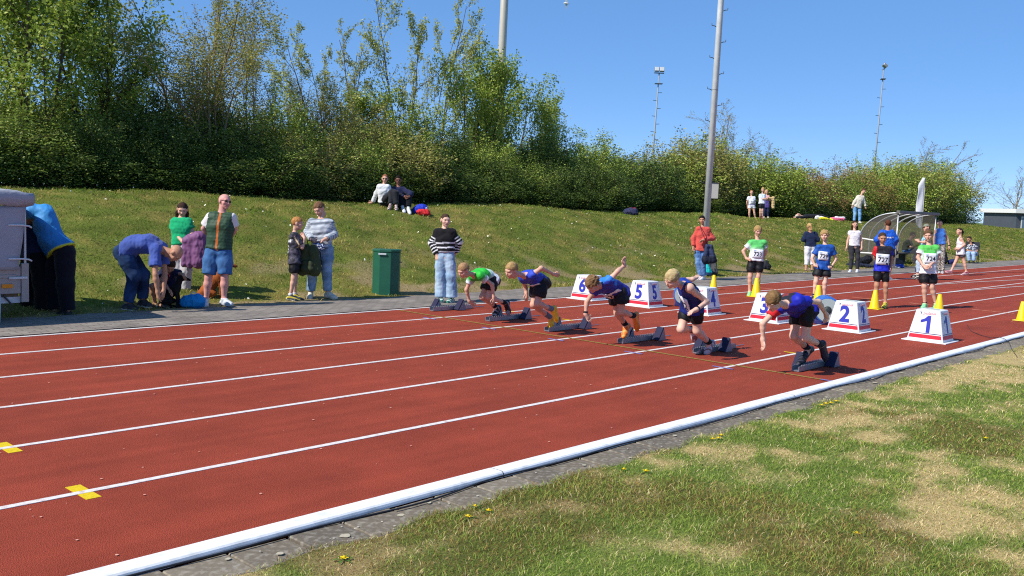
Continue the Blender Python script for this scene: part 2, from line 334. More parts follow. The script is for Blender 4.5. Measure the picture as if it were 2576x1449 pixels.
# infield lawn
gx = np.concatenate([np.linspace(-14, 4, 180), np.linspace(4, 130, 120)[1:]]); gy = np.concatenate([np.linspace(-30, -5, 20)[:-1], np.linspace(-5, -.30, 80)])
nx, ny = len(gx), len(gy); X, Y = np.meshgrid(gx, gy, indexing='ij')
le = -.415 + .09 * (fbm(X * 1.5, X * 0, 8) - .35) + .03 * np.sin(X * 9)
Y = np.where(Y > -.5, np.minimum(Y, le), Y)
Z = (fbm(X * 1.5, Y * 1.5, 61) - .5) * .05 * np.clip((-.45 - Y) * 3, 0, 1) + .008
V = np.stack([X, Y, Z], -1).reshape(-1, 3); idx = np.arange(nx * ny).reshape(nx, ny); F = np.stack([idx[:-1, :-1], idx[1:, :-1], idx[1:, 1:], idx[:-1, 1:]], -1).reshape(-1, 4)
c = lawn_mean(V[:, 0], V[:, 1]) * .8
lawn = link('infield_lawn', mesh_np('lawn', V, F, True, c), None, M('lawn_soil', attr=True, rough=.95, spec=.1, var=(60, .35), bump=(120, .8, .01)))
tag(lawn, 'infield lawn of green and dry straw coloured grass', 'lawn', kind='structure')
# grass blades
def blades(name, P, H, Wd, C, lean, label, mat):
    n = len(P); a = rng.uniform(0, 2 * math.pi, n); u = np.stack([np.cos(a), np.sin(a), np.zeros(n)], -1)
    b = rng.uniform(0, 2 * math.pi, n); l = np.stack([np.cos(b), np.sin(b), np.zeros(n)], -1) * (lean * rng.uniform(.2, 1.3, n))[:, None]
    up = np.array((0, 0, 1.0))
    p0 = P - u * (Wd / 2)[:, None]; p1 = P + u * (Wd / 2)[:, None]
    mid = P + (up * .6 + l * .35) * H[:, None]; q0 = mid - u * (Wd * .38)[:, None]; q1 = mid + u * (Wd * .38)[:, None]
    tip = P + (up * .9 + l) * H[:, None]
    V = np.stack([p0, p1, q1, q0, tip], 1).reshape(-1, 3); i = np.arange(n)[:, None] * 5
    F = np.concatenate([i + np.array([[0, 1, 2]]), i + np.array([[0, 2, 3]]), i + np.array([[3, 2, 4]])])
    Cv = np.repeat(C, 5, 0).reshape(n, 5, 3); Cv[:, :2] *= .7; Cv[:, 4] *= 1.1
    me = mesh_np(name, V, F, False, Cv.reshape(-1, 3))
    o = link(name, me, None, mat); tag(o, label, 'grass', kind='stuff')
blade_mat = M('grass_blade', attr=True, rough=.7, spec=.2, trans=.38)
def lawn_pts(n, x0, x1, y0, y1, keep):
    x = rng.uniform(x0, x1, n); y = rng.uniform(y0, y1, n)
    d = np.hypot(x - CAM[0], y - CAM[1]); k = rng.uniform(0, 1, n) < keep(d)
    le = -.40 + .09 * (fbm(x * 1.5, x * 0, 8) - .35) + .03 * np.sin(x * 9); k &= (y < le + .02)
    # only where the lens or a step beside it can see
    rx = (x - CAM[0]) * _f[0] + (y - CAM[1]) * _f[1]; ry = (x - CAM[0]) * _rt[0] + (y - CAM[1]) * _rt[1]
    k &= (rx > 1.2) & (np.abs(ry) < rx * .75 + 1)
    return x[k], y[k], d[k]
x, y, d = lawn_pts(560000, -9, 3, -4.6, -.3, lambda d: np.clip((5.2 / d) ** 1.8, 0, 1))
x2, y2, d2 = lawn_pts(130000, 3, 40, -6, -.3, lambda d: np.clip((15 / d) ** 1.6, 0, 1))
x = np.concatenate([x, x2]); y = np.concatenate([y, y2]); d = np.concatenate([d, d2])
r = rng.uniform(0, 1, len(x)); s = straw(x, y); tall = fbm(x * 2.2, y * 2.2, 14)
z = (fbm(x * 1.5, y * 1.5, 61) - .5) * .05 * np.clip((-.45 - y) * 3, 0, 1) + .006
H = (.010 + .026 * r ** 1.5) * (1 - .4 * s) * (.5 + .9 * tall); Wd = (.0022 + .0016 * r) * np.clip(d / 5, 1, 5)
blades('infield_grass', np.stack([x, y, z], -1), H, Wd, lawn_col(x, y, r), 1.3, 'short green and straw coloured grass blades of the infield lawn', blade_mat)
n = 160000; x = rng.uniform(-7, 62, n); x = -7 + (x + 7) ** 1.25 / 69 ** .25; y = 8.62 + 9.5 * rng.uniform(0, 1, n) ** 1.15
r = rng.uniform(0, 1, n); sp = np.clip((fbm(x * 1.1, y * 1.4, 91) - .57 + .12 * np.exp(-np.clip(y - 8.6, 0, 9) / .6)) / .08, 0, 1) * np.clip(1.2 - (y - 8.6) / 3.2, 0, 1)
k = rng.uniform(0, 1, n) > sp * .85; x, y, r = x[k], y[k], r[k]; n = len(x)
d = np.hypot(x - CAM[0], y - CAM[1]); cl = fbm(x * 1.8, y * 1.8, 19)
H = (.02 + .05 * r) * (.3 + 1.4 * cl); Wd = (.006 + .006 * r) * np.clip(d / 16, 1, 3)
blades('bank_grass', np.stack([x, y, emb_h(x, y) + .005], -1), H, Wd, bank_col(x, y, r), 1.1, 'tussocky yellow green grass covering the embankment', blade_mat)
# daisies on the bank, petals on the track
def discs(name, P, R, mat, label, cat, tilt=.5):
    n = len(P); ang = np.linspace(0, 2 * math.pi, 7)[:-1]; nv = len(ang); t = rng.normal(0, tilt, (n, 2))
    off = np.stack([np.cos(ang), np.sin(ang)], -1)[None] * R[:, None, None]
    zz = off[..., 0] * t[:, :1] + off[..., 1] * t[:, 1:]
    V = np.concatenate([off, zz[..., None]], -1) + P[:, None, :]; F = np.arange(n * nv).reshape(n, nv)
    tag(link(name, mesh_np(name, V.reshape(-1, 3), F), None, mat), label, cat, kind='stuff')
n = 380; x = rng.uniform(-6, 26, n); y = 8.9 + 6.8 * rng.uniform(0, 1, n)
discs('daisies', np.stack([x, y, emb_h(x, y) + .06], -1), rng.uniform(.007, .020, n), M('daisy_white', '#e6e2cf', .8, .2), 'tiny white daisies dotted over the grassy embankment', 'flowers')
n = 420; x = -8.5 + 26 * rng.uniform(0, 1, n) ** 1.3; y = rng.uniform(.1, 7.1, n)
discs('petals', np.stack([x, y, np.full(n, .0055)], -1), rng.uniform(.002, .009, n) * (1 + .05 * (x + 8)), M('pale_petal', '#d9a08e', .8, .2), 'small pale petals and crumbs strewn on the red track', 'petals', .02)
n = 160; x = rng.uniform(-8, 12, n); y = rng.uniform(-.4, -.12, n)
discs('crumbs', np.stack([x, y, np.full(n, .009)], -1), rng.uniform(.003, .009, n), M('pale_crumb', '#c9c2b2', .8, .2), 'small pale crumbs lying on the concrete slabs', 'crumbs', .02)
# ================================================================== trees and shrubs
def unit(v): return v / (np.linalg.norm(v) + 1e-9)
class Plant:
    def __init__(s, seed): s.r = np.random.default_rng(seed); s.seg = []; s.tw = []
    def grow(s, p, d, L, rad, lvl, maxl, n=7, wob=.13, trop=.05, kids=5, ang=.75, ratio=.5, first=.25):
        r = s.r; pts = [p]; dd = d
        for i in range(n):
            dd = unit(dd + r.normal(0, wob, 3) + np.array((0, 0, trop))); pts.append(pts[-1] + dd * L / n)
        rs = [max(rad * (1 - .8 * i / n), .003) for i in range(n + 1)]
        s.seg.append((pts, rs, lvl))
        for i in range(1, n + 1): s.tw.append((pts[i], pts[i] - pts[i - 1], lvl, i / n, L))
        if lvl < maxl:
            for k in range(kids):
                t = first + (1 - first) * (k + r.uniform(0, 1)) / kids; f = t * n; i = min(int(f), n - 1)
                q = pts[i] + (pts[i + 1] - pts[i]) * (f - i); base = unit(pts[i + 1] - pts[i])
                side = unit(np.cross(base, r.normal(0, 1, 3))); a = ang * r.uniform(.6, 1.25)
                s.grow(q, unit(base * math.cos(a) + side * math.sin(a)), L * ratio * (1.12 - .6 * t) * r.uniform(.7, 1.2), max(rad * (1 - .8 * t) * .6, .004), lvl + 1, maxl, max(3, n - 2), wob * 1.2, trop, max(2, kids - 1), ang, ratio, .15)
    def wood(s, sides=(6, 4, 3, 3)):
        m = MB()
        for pts, rs, l in s.seg: m.tube(pts, rs, sides[min(l, 3)], cap=False)
        return m
    def leaves(s, per, size, minl=1, spread=.10, minz=0.0, fill=None, tint=None):
        r = s.r; P = []
        tw = [t for t in s.tw if t[2] >= minl and t[0][2] > minz]
        w = np.array([.4 + t[3] for t in tw]); w /= w.sum(); idx = r.choice(len(tw), per, p=w)
        base = np.array([tw[i][0] for i in idx]); back = np.array([tw[i][1] for i in idx])
        P = base - back * r.uniform(0, 1, (per, 1)) + r.normal(0, spread, (per, 3))
        if fill: 
            n, f = fill; P = np.concatenate([P, f(r, n)])
        n = len(P); sz = size * r.uniform(.6, 1.35, n)
        a = r.normal(0, 1, (n, 3)); a /= np.linalg.norm(a, axis=1)[:, None]
        nn = r.normal(0, 1, (n, 3)) + np.array((0, 0, .7)); b = np.cross(nn, a); b /= np.linalg.norm(b, axis=1)[:, None] + 1e-9
        V = np.stack([P - a * sz[:, None] * .5, P + b * sz[:, None] * .33, P + a * sz[:, None] * .55, P - b * sz[:, None] * .33], 1)
        c = tint(r, P) if tint else np.ones((n, 3)) * .5
        return V.reshape(-1, 3), np.arange(n * 4).reshape(n, 4), np.repeat(c, 4, 0)
def tinter(c1, c2, c3=None, p3=.1):
    a, b = np.array(lin(c1)), np.array(lin(c2)); d = np.array(lin(c3)) if c3 else b
    def f(r, P):
        n = len(P); k = r.uniform(0, 1, (n, 1)); cl = fbm(P[:, 0] * 2.2 + P[:, 1] * 1.7, P[:, 2] * 2.4, 3)[:, None]
        c = a * (1 - k) + b * k; c = c * (.75 + .55 * cl); m = r.uniform(0, 1, (n, 1)) < p3
        return np.where(m, d * (.8 + .4 * k), c)
    return f
leafm = M('spring_leaf', attr=True, rough=.55, spec=.35, trans=.42)
hedgem = M('hedge_leaf', attr=True, rough=.55, spec=.3, trans=.22)
barkm = M('grey_brown_bark', '#5d5140', .9, .15, var=(14, .3), bump=(40, .6, .01))
barkl = M('pale_grey_bark', '#8a7c66', .9, .15, var=(12, .25), bump=(40, .5, .01))
def shrub(seed, h, w, tint, nl=9000, size=.062, stems=11, whips=0):
    p = Plant(seed); r = p.r
    for i in range(stems):
        a = r.uniform(0, 2 * math.pi); q = np.array((math.cos(a), math.sin(a), 0)) * r.uniform(.05, .4) * w * .4
        d = unit(np.array((math.cos(a) * r.uniform(.1, .55), math.sin(a) * r.uniform(.1, .55), 1)))
        p.grow(q, d, h * r.uniform(.72, 1.0), .022, 0, 2, 6, .12, .08, 5, .7, .42, .15)
    for i in range(whips):
        a = r.uniform(0, 2 * math.pi); q = np.array((math.cos(a) * r.uniform(.1, .4) * w, math.sin(a) * r.uniform(.1, .4) * w, h * r.uniform(.5, .7)))
        p.grow(q, unit(np.array((r.normal(0, .2), r.normal(0, .2), 1))), h * r.uniform(.4, .62), .012, 1, 2, 7, .06, .02, 4, .5, .22, .2)
    def fill(r, n):
        u = r.normal(0, 1, (n, 3)); u /= np.linalg.norm(u, axis=1)[:, None]; rad = r.uniform(.55, 1, (n, 1)) ** .6
        b = 1 + .22 * np.sin(u[:, :1] * 5 + seed) * np.cos(u[:, 1:2] * 4 + seed * 2) + .12 * np.sin(u[:, 2:] * 9 + u[:, :1] * 7)
        q = u * rad * b * np.array((w * .5, w * .5, h * .47)) + np.array((0, 0, h * .47)); q[:, 2] = np.abs(q[:, 2]); return q
    return p.wood(), p.leaves(int(nl * .55), size, 0, .10, .05, (int(nl * .45), fill), tint)
def tree(seed, h, w, tint, nl, size, stems=3, kids=6, spread=.12, thick=.07, lean=.3):
    p = Plant(seed); r = p.r
    for i in range(stems):
        a = r.uniform(0, 2 * math.pi) + i * 2.1; d = unit(np.array((math.cos(a) * lean * r.uniform(.4, 1), math.sin(a) * lean * r.uniform(.4, 1), 1)))
        q = np.array((math.cos(a), math.sin(a), 0)) * .12 * (stems > 1)
        p.grow(q, d, h * r.uniform(.82, 1.0), thick * r.uniform(.6, 1), 0, 3 if nl < 6000 else 2, 9, .09, .05, kids, .62, w / h * .85, .22)
    return p.wood(), p.leaves(nl, size, 1, spread, .3, None, tint)
PROTO = {}
def proto(key, gen, bark):
    wood, (V, F, c) = gen
    wme = bpy.data.meshes.new('trunk'); wme.from_pydata(wood.v, [], wood.f); wme.polygons.foreach_set('use_smooth', np.ones(len(wme.polygons), bool)); wme.materials.append(bark)
    cme = mesh_np('crown', V, F, False, c); cme.materials.append(hedgem if key.startswith('shrub') else leafm); PROTO[key] = (wme, cme)
fresh = tinter('#738a2b', '#9cac48', '#c4cd72', .15); mid = tinter('#5d7428', '#84963e', '#aab05c', .10); olv = tinter('#7d8238', '#a09e52', '#b8ac66', .15)
dark = tinter('#3a5220', '#5f7430', '#8a9a48', .08); rust = tinter('#8f6a48', '#a08450', '#8f9646', .35); pale_ = tinter('#96a24c', '#bcbc68', '#d0cc90', .15)  # dark: green leaves with the shade of the hedge mixed into their colour
proto('shrub_fresh', shrub(1, 2.7, 2.5, fresh, 11000, whips=6), barkm)
proto('shrub_mid', shrub(2, 2.9, 2.4, mid, 11000, whips=5), barkm)
proto('shrub_shade_dark', shrub(3, 2.6, 2.6, dark, 12000, whips=3), barkm)
proto('shrub_olive', shrub(4, 2.8, 2.3, olv, 8000, .068, 14, 9), barkl)
proto('shrub_rust', shrub(5, 2.6, 2.4, rust, 8000, .066, 12, 6), barkm)
proto('shrub_whip', shrub(6, 2.8, 2.2, fresh, 9000, .072, 12, 14), barkm)
proto('tree_fresh', tree(11, 5.6, 3.4, fresh, 16000, .09, 5, 7, .13, .075, .34), barkm)
proto('tree_olive', tree(13, 5.8, 3.4, olv, 12000, .058, 5, 7, .10, .075, .36), barkl)
proto('tree_loose', tree(17, 4.6, 3.0, fresh, 9500, .085, 5, 7, .10, .045, .36), barkm)
proto('tree_sparse', tree(14, 5.0, 2.4, pale_, 5900, .058, 2, 8, .05, .05, .16), barkm)
proto('tree_thin', tree(15, 5.2, 2.0, pale_, 3800, .052, 3, 8, .04, .045, .12), barkm)
proto('tree_bare', tree(16, 5.0, 2.6, olv, 900, .045, 3, 7, .05, .05, .22), barkl)
def plant(key, name, X, Y, sz, sx, rot, label, cat, group=None):
    wme, cme = PROTO[key]
    o = empty(name, (X, Y, float(emb_h(X, Y)) - .04 if Y < 60 else 0), rot); o.scale = (sx, sx, sz)
    a = link('trunk', wme, o); b = link('crown', cme, o)
    tag(o, label, cat, group); return o
# (key, X, Y, height, width, what singles it out)  -- nearest the left edge first
prng = random.Random(5)
KW = {'shrub_fresh': (2.7, 2.5), 'shrub_mid': (2.9, 2.4), 'shrub_shade_dark': (2.6, 2.6), 'shrub_olive': (2.8, 2.3), 'shrub_rust': (2.6, 2.4), 'shrub_whip': (2.8, 2.2),
      'tree_fresh': (5.6, 3.4), 'tree_mid': (4.6, 3.0), 'tree_loose': (4.6, 3.0), 'tree_olive': (5.8, 3.2), 'tree_sparse': (5.0, 2.4), 'tree_thin': (5.2, 2.0), 'tree_bare': (5.0, 2.6)}
def pl(key, X, Y, h, w, label, group=None):
    k = KW[key]; nm = 'tree' if key.startswith('tree') else 'shrub'
    nm = {'tree_fresh': 'leafy_tree', 'tree_mid': 'leafy_tree', 'tree_loose': 'leafy_tree', 'tree_olive': 'budding_tree', 'tree_sparse': 'sparse_tree', 'tree_thin': 'sparse_tree', 'tree_bare': 'bare_tree'}.get(key, 'shrub')
    plant(key, nm, X, Y, h / k[0], w / k[1], prng.uniform(0, 6.28), label, 'tree' if nm != 'shrub' else 'shrub', group)
TREES = [
 ('tree_fresh', -1.4, 18.9, 5.6, 3.6, 'tall fresh green tree at the far left edge above the trailer'),
 ('tree_fresh', 0.5, 19.8, 5.3, 3.2, 'tall fresh green tree second from the left edge'),
 ('tree_olive', 1.9, 20.4, 4.0, 1.4, 'low budding tree in the gap right of the tall green trees'),
 ('tree_olive', 3.7, 20.8, 6.0, 3.3, 'tall budding olive tree left of the bald man'),
 ('tree_olive', 3.5, 18.6, 4.1, 3.2, 'budding tree with pale forked trunks above the bald man'),
 ('tree_bare', 5.2, 20.0, 5.5, 2.7, 'bare twiggy tree rising above the budding trees'),
 ('tree_olive', 6.7, 20.6, 4.0, 2.3, 'budding tree between the pale forked tree and the sparse young trees'),
 ('tree_sparse', 7.8, 20.2, 5.2, 2.3, 'sparse young tree above the man in the striped sweater'),
 ('tree_thin', 9.7, 20.8, 5.7, 2.2, 'thin sparse tree with bare upright tips left of the seated couple'),
 ('tree_sparse', 11.5, 20.8, 6.9, 2.6, 'tall sparse tree rising over the seated couple'),
 ('tree_sparse', 13.3, 21.2, 7.3, 2.4, 'tall sparse tree right of the seated couple, tallest before the pale pole'),
 ('tree_loose', 13.8, 20.0, 5.2, 2.8, 'leafy green tree left of the tall pale pole'),
 ('tree_loose', 16.0, 20.2, 5.1, 3.1, 'leafy green tree just in front of the tall pale pole'),
 ('tree_loose', 17.6, 20.0, 4.2, 2.0, 'leafy green tree at the right end of the tall tree row'),
 ('tree_loose', 10.4, 19.6, 3.5, 3.0, 'leafy tree low behind the seated couple'),
 ('tree_bare', 44.2, 27.0, 7.2, 5.6, 'bare budding tree standing right behind the lamp mast'),
 ('tree_bare', 48.0, 27.0, 5.0, 4.4, 'low bare tree behind the three children'),
 ('tree_bare', 68.0, 24.0, 6.8, 6.0, 'bare tree rising over the hedge left of the feather flag'),
 ('tree_bare', 75.5, 24.0, 5.4, 5.5, 'bare tree rising over the hedge right of the feather flag'),
]
for a in TREES: pl(*a)
HG = 'shrubs of the long hedge on top of the embankment'
def zone(x):
    for lim, t in ((4, 'below the tall left trees'), (9, 'behind the man in the striped sweater'), (13, 'behind the seated couple'), (19, 'below the tall pale pole'), (27, 'between the pale pole and the lamp mast'), (36, 'behind the three children'), (50, 'right of the three children'), (58, 'behind the walking woman in cream'), (999, 'towards the feather flag')):
        if x < lim: return t
def look(k): return {'shrub_fresh': 'fresh green', 'shrub_mid': 'mid green', 'shrub_shade_dark': 'shade-tinted dark green', 'shrub_olive': 'olive twiggy', 'shrub_rust': 'red brown', 'shrub_whip': 'bright green spiky'}[k]
def rows():
    x = -4.5
    while x < 20:                        # near left: three rows deep under the trees
        for (y, h, keys) in ((17.7, 1.6, ('shrub_shade_dark', 'shrub_shade_dark', 'shrub_mid')), (18.9, 2.2, ('shrub_shade_dark', 'shrub_fresh', 'shrub_mid', 'shrub_shade_dark')), (20.6, 2.5, ('shrub_mid', 'shrub_shade_dark'))):
            if y < 18 and x > 4.5 and x < 12.5 and prng.random() < .25: continue
            hh = h * (1.15 if 4.8 < x < 9.2 else 1) * prng.uniform(.85, 1.15)
            yield prng.choice(keys if not (5 < x < 9) else ('shrub_fresh', 'shrub_olive', 'shrub_fresh')), x + prng.uniform(-.3, .3), y + prng.uniform(-.25, .25), hh, 2.3 * prng.uniform(.9, 1.15)
        x += 1.45
    while x < 67:
        for (y, dh) in ((19.7 + (.9 if 26 < x < 36 else 0), 0), (21.6, .25)):
            h = np.interp(x, [20, 23, 27, 30, 33, 36, 40, 46, 50, 56, 62, 70, 80, 90], [2.6, 2.1, 2.2, 3.1, 3.4, 2.7, 2.6, 2.5, 3.2, 3.5, 3.6, 3.2, 3.1, 2.4]) + dh
            ks = ('shrub_mid', 'shrub_fresh', 'shrub_shade_dark') if x < 28 else (('shrub_whip', 'shrub_olive', 'shrub_whip') if x < 37 else (('shrub_rust', 'shrub_rust', 'shrub_mid', 'shrub_olive') if x < 50 else ('shrub_fresh', 'shrub_whip', 'shrub_olive', 'shrub_mid')))
            yield prng.choice(ks), x + prng.uniform(-.4, .4), y + prng.uniform(-.3, .3), float(h) * prng.uniform(.85, 1.12), 2.9 * prng.uniform(.9, 1.2) * (1 + .004 * x)
        x += 1.75 + .012 * x
def under():
    x = -5.0
    while x < 66:
        yield 'shrub_shade_dark', x, 17.35 + prng.uniform(-.15, .15) + (2.0 if x > 20 else 0) + (.9 if 26 < x < 36 else 0), prng.uniform(.8, 1.25), 2.6 * (1 + .005 * x)
        yield 'shrub_shade_dark', x + .7, 22.9, 2.2, 3.2
        yield 'shrub_mid', x + 1.0, 18.3 + (2.6 if x > 20 else 0), prng.uniform(.9, 1.3), 2.8
        x += 1.9 + .012 * x
import collections
cnt = collections.Counter(); ORD = ('', 'second ', 'third ', 'fourth ', 'fifth ', 'sixth ', 'seventh ', 'eighth ', 'ninth ', 'tenth ', 'eleventh ', 'twelfth ', 'thirteenth ', 'fourteenth ', 'fifteenth ')
for (k, X_, Y_, h, w) in sorted(list(rows()) + list(under()), key=lambda a: a[1]):
    row = 'low' if h < 1.4 else ('front' if Y_ < 18.3 or (X_ > 20 and Y_ < 20.5) else 'rear'); key = (k, row, zone(X_)); i = cnt[key]; cnt[key] += 1
    pl(k, X_, Y_, h, w, '%s%s %s hedge shrub %s' % (ORD[min(i, 14)], look(k), row, zone(X_)) if i else 'leftmost %s %s hedge shrub %s' % (look(k), row, zone(X_)), HG)
pl('tree_bare', 143.0, 37.0, 9.0, 10.0, 'round bare tree beyond the hedge at the far right edge')
# ================================================================== masts, flag, shelter, building
galv = M('galvanised_steel', '#c4c9cc', .55, .5, .1, var=(7, .10), var2=(3, '#d8dadb', .4))
steel_dark = M('dark_steel', '#4d5053', .5, .5, .5)
white_metal = M('pale_painted_metal', '#cfcac2', .5, .4, .1, var=(2, .06))
def mast(name, x, y, h, r0, r1, label, lean=(0, 0), z0=0.0, mat=galv, n=24):
    root = empty(name, (x, y, z0)); m = MB()
    m.tube([(x, y, z0 - .3), (x + lean[0] * .5, y + lean[1] * .5, z0 + h / 2), (x + lean[0], y + lean[1], z0 + h)], [r0, (r0 + r1) / 2, r1], n)
    m.build('pole', mat, root, smooth=True); tag(root, label, 'mast'); return root
# near lamp mast with climbing pegs and a switch box
mx_, my_ = 12.95, 9.62
near = mast('lamp_mast', mx_, my_, 16, .096, .060, 'galvanised lamp mast with climbing pegs at the foot of the embankment', (.10, -.10))
for i in range(26):
    z = 2.5 + .42 * i; sgn = 1 if i % 2 else -1; rr = .096 - .036 * z / 16; ax = mx_ + .10 * z / 16; ay = my_ - .10 * z / 16
    ux, uy = (.68 * sgn, -.733 * sgn)
    m = MB(); m.tube([(ax + ux * (rr - .01), ay + uy * (rr - .01), z - .03), (ax + ux * (rr + .06), ay + uy * (rr + .06), z), (ax + ux * (rr + .115), ay + uy * (rr + .115), z + .005), (ax + ux * (rr + .12), ay + uy * (rr + .12), z + .06)], .011, 6)
    m.build('climbing_peg', steel_dark, near, smooth=True)
b = MB(); b.box(-.10, -.07, 0, .10, .07, .42, Matrix.Translation((mx_ + .14, my_ - .13, 2.08)) @ Matrix.Rotation(-.82, 4, 'Z')); bo = b.build('switch_box', M('grey_box', '#b9b7ae', .5, .4), near, bevel=.01)
b = MB(); b.box(-.115, -.085, .42, .115, .085, .435, Matrix.Translation((mx_ + .14, my_ - .13, 2.08)) @ Matrix.Rotation(-.82, 4, 'Z')); b.build('lid', steel_dark, bo)
for zc in (5.0, 10.2):
    m = MB(); m.tube([(mx_ + .1 * zc / 16, my_ - .1 * zc / 16, zc - .004), (mx_ + .1 * zc / 16, my_ - .1 * zc / 16, zc + .004)], .096 - .036 * zc / 16 + .004, 24); m.build('joint_ring', steel_dark, near, smooth=True)
# tall white pole behind the trees
wp = mast('tall_pole', 26.3, 30.6, 22, .22, .19, 'tall smooth pale metal pole rising behind the trees', (.1, -.1), 0, M('pale_pole_paint', '#c3bcae', .45, .5, .15, var=(1.2, .05)))
for zc in (7.3, 9.0, 13.5):
    m = MB(); m.tube([(26.3 + zc / 220, 30.6 - zc / 220, zc - .012), (26.3 + zc / 220, 30.6 - zc / 220, zc + .012)], .226 - .03 * zc / 22, 24); m.build('joint_ring', M('joint_grey', '#8d887d', .5, .4), wp, smooth=True)
# far floodlight masts
def flood(x, y, h, label, yaw, tilt):
    root = mast('floodlight_mast', x, y, h, .085, .05, label, (.25, -.22), 0, M('weathered_grey_steel', '#8a9298', .6, .4, .1), 12); tx, ty = x + .25, y - .22
    for i in range(14):
        z = 3 + i * (h - 4) / 14; s = 1 if i % 2 else -1; m = MB(); f = z / h; m.tube([(x + .25 * f, y - .22 * f, z), (x + .25 * f + .25 * s, y - .22 * f - .25 * s, z + .03)], .025, 5); m.build('climbing_peg', steel_dark, root)
    m = MB(); T = Matrix.Translation((tx, ty, h)) @ Matrix.Rotation(yaw, 4, 'Z')
    m.box(-.42, -.04, -.04, .42, .04, .04, T); m.build('cross_arm', steel_dark, root)
    m = MB(); T2 = Matrix.Translation((tx, ty, h - .9)) @ Matrix.Rotation(yaw, 4, 'Z'); m.box(-.32, -.2, -.03, .32, .2, .03, T2); m.build('platform', steel_dark, root)
    for s in (-.22, .22):
        m = MB(); m.box(-.20, -.12, -.20, .20, .12, .20, T @ Matrix.Translation((s, -.08, .30)) @ Matrix.Rotation(tilt, 4, 'X')); hd = m.build('lamp_head', M('lamp_housing', '#8f9496', .4, .5, .5), root, bevel=.05)
        m = MB(); m.box(-.17, -.135, -.16, .17, -.123, .16, T @ Matrix.Translation((s, -.08, .30)) @ Matrix.Rotation(tilt, 4, 'X')); m.build('lamp_glass', M('lamp_glass', '#c9cdd0', .15, .6), hd)
flood(58.0, 42.9, 13.3, 'far floodlight mast with two lamp heads behind the hedge left of the lamp mast', -.82, -.25)
flood(76.2, 31.0, 15.2, 'far floodlight mast with an angled lamp arm on the right over the hedge', .55, -.9)
# feather flag
fr = empty('feather_flag', (32.85, 10.95, float(emb_h(32.85, 10.95))))
m = MB(); z0 = float(emb_h(32.85, 10.95)); pp = [(32.87, 10.93, z0), (32.88, 10.92, 2.0), (32.88, 10.92, 3.1), (32.86, 10.95, 3.45), (32.80, 11.02, 3.58)]
m.tube(pp, [.018, .016, .012, .009, .007], 8); m.build('pole', white_metal, fr, smooth=True)
vs = []; fs = []; nz, nw = 26, 6
for i in range(nz):
    f = i / (nz - 1); z = 1.30 + f * 2.26; wd = .29 * min(1, (1 - f) * 5 + .28) * (1 if f > .12 else .75 + f * 2)
    zb = z + (.18 * (1 - i / 5) if i < 5 else 0)
    for j in range(nw):
        g_ = j / (nw - 1); ux = -.68 * wd * g_; uy = .733 * wd * g_; rip = .035 * math.sin(f * 11 + g_ * 3) * g_
        vs.append((32.87 + ux + rip, 10.93 + uy + rip, z + (zb - z) * g_))
    if i: fs += [((i - 1) * nw + j, (i - 1) * nw + j + 1, i * nw + j + 1, i * nw + j) for j in range(nw - 1)]
m = MB(); m.add(vs, fs); o = m.build('flag_cloth', M('white_flag_cloth', '#f2f2f6', .7, .2, trans=.45, bump=(6, .2, .02)), fr, smooth=True)
sm = o.modifiers.new('thick', 'SOLIDIFY'); sm.thickness = .004
tag(fr, 'tall white feather flag behind the team shelter', 'flag')
# team shelter
alu = M('shelter_aluminium', '#c6c8c8', .4, .5, .6, var=(3, .06))
poly = bpy.data.materials.new('clear_polycarbonate'); poly.use_nodes = True; nt = poly.node_tree; nt.nodes.clear(); N = nt.nodes.new; L = nt.links.new
ou = N('ShaderNodeOutputMaterial'); tr = N('ShaderNodeBsdfTransparent'); tr.inputs[0].default_value = (.82, .82, .80, 1); gl = N('ShaderNodeBsdfPrincipled'); gl.inputs['Base Color'].default_value = (.22, .20, .19, 1); gl.inputs['Roughness'].default_value = .18
mxs = N('ShaderNodeMixShader'); mxs.inputs[0].default_value = .22; L(tr.outputs[0], mxs.inputs[1]); L(gl.outputs[0], mxs.inputs[2]); L(mxs.outputs[0], ou.inputs[0])
sh = empty('team_shelter', (25.2, 9.0, 0)); X0, X1, YB, YF, HT = 23.45, 27.15, 9.72, 8.42, 1.93
def arch(t):                                   # t 0 back foot .. 1 front top edge
    if t < .28: return (YB, t / .28 * .95)
    a = (t - .28) / .72 * math.pi / 2; return (YB - (YB - YF) * math.sin(a) ** 1.0 * (1 - 0) if False else YF + (YB - YF) * math.cos(a), .95 + (HT - .95) * math.sin(a))
ts = np.linspace(0, 1, 22)
for i in range(5):
    x = X0 + (X1 - X0) * i / 4; m = MB(); m.tube([(x, *arch(t_)) for t_ in ts], .026, 8); m.build('rib', alu, sh, smooth=True)
    if i < 4:
        xa, xb = x + .028, X0 + (X1 - X0) * (i + 1) / 4 - .028; m = MB(); vs = []; fs = []
        for k, t_ in enumerate(ts):
            y_, z_ = arch(t_); vs += [(xa, y_, z_), (xb, y_, z_)]
            if k: fs.append((2 * k - 2, 2 * k - 1, 2 * k + 1, 2 * k))
        m.add(vs, fs); m.build('roof_pane', poly, sh, smooth=True)
for x in (X0, X1):
    m = MB(); pts = [(x, *arch(t_)) for t_ in ts] + [(x, YF, 0.0)]; m.add(pts + [(x + .004, p[1], p[2]) for p in pts], [tuple(range(len(pts))), tuple(range(2 * len(pts) - 1, len(pts) - 1, -1))]); m.build('side_pane', poly, sh)
    m = MB(); m.tube([(x + .03, YF - .01, 0), (x + .03, YF - .01, HT)], .028, 8); m.build('post', alu, sh, smooth=True)
m = MB(); m.box(X0 - .06, YF - .09, HT - .015, X1 + .2, YF + .03, HT + .085); m.build('front_beam', M('shelter_beam', '#6d6a66', .5, .4, .3), sh, bevel=.008)
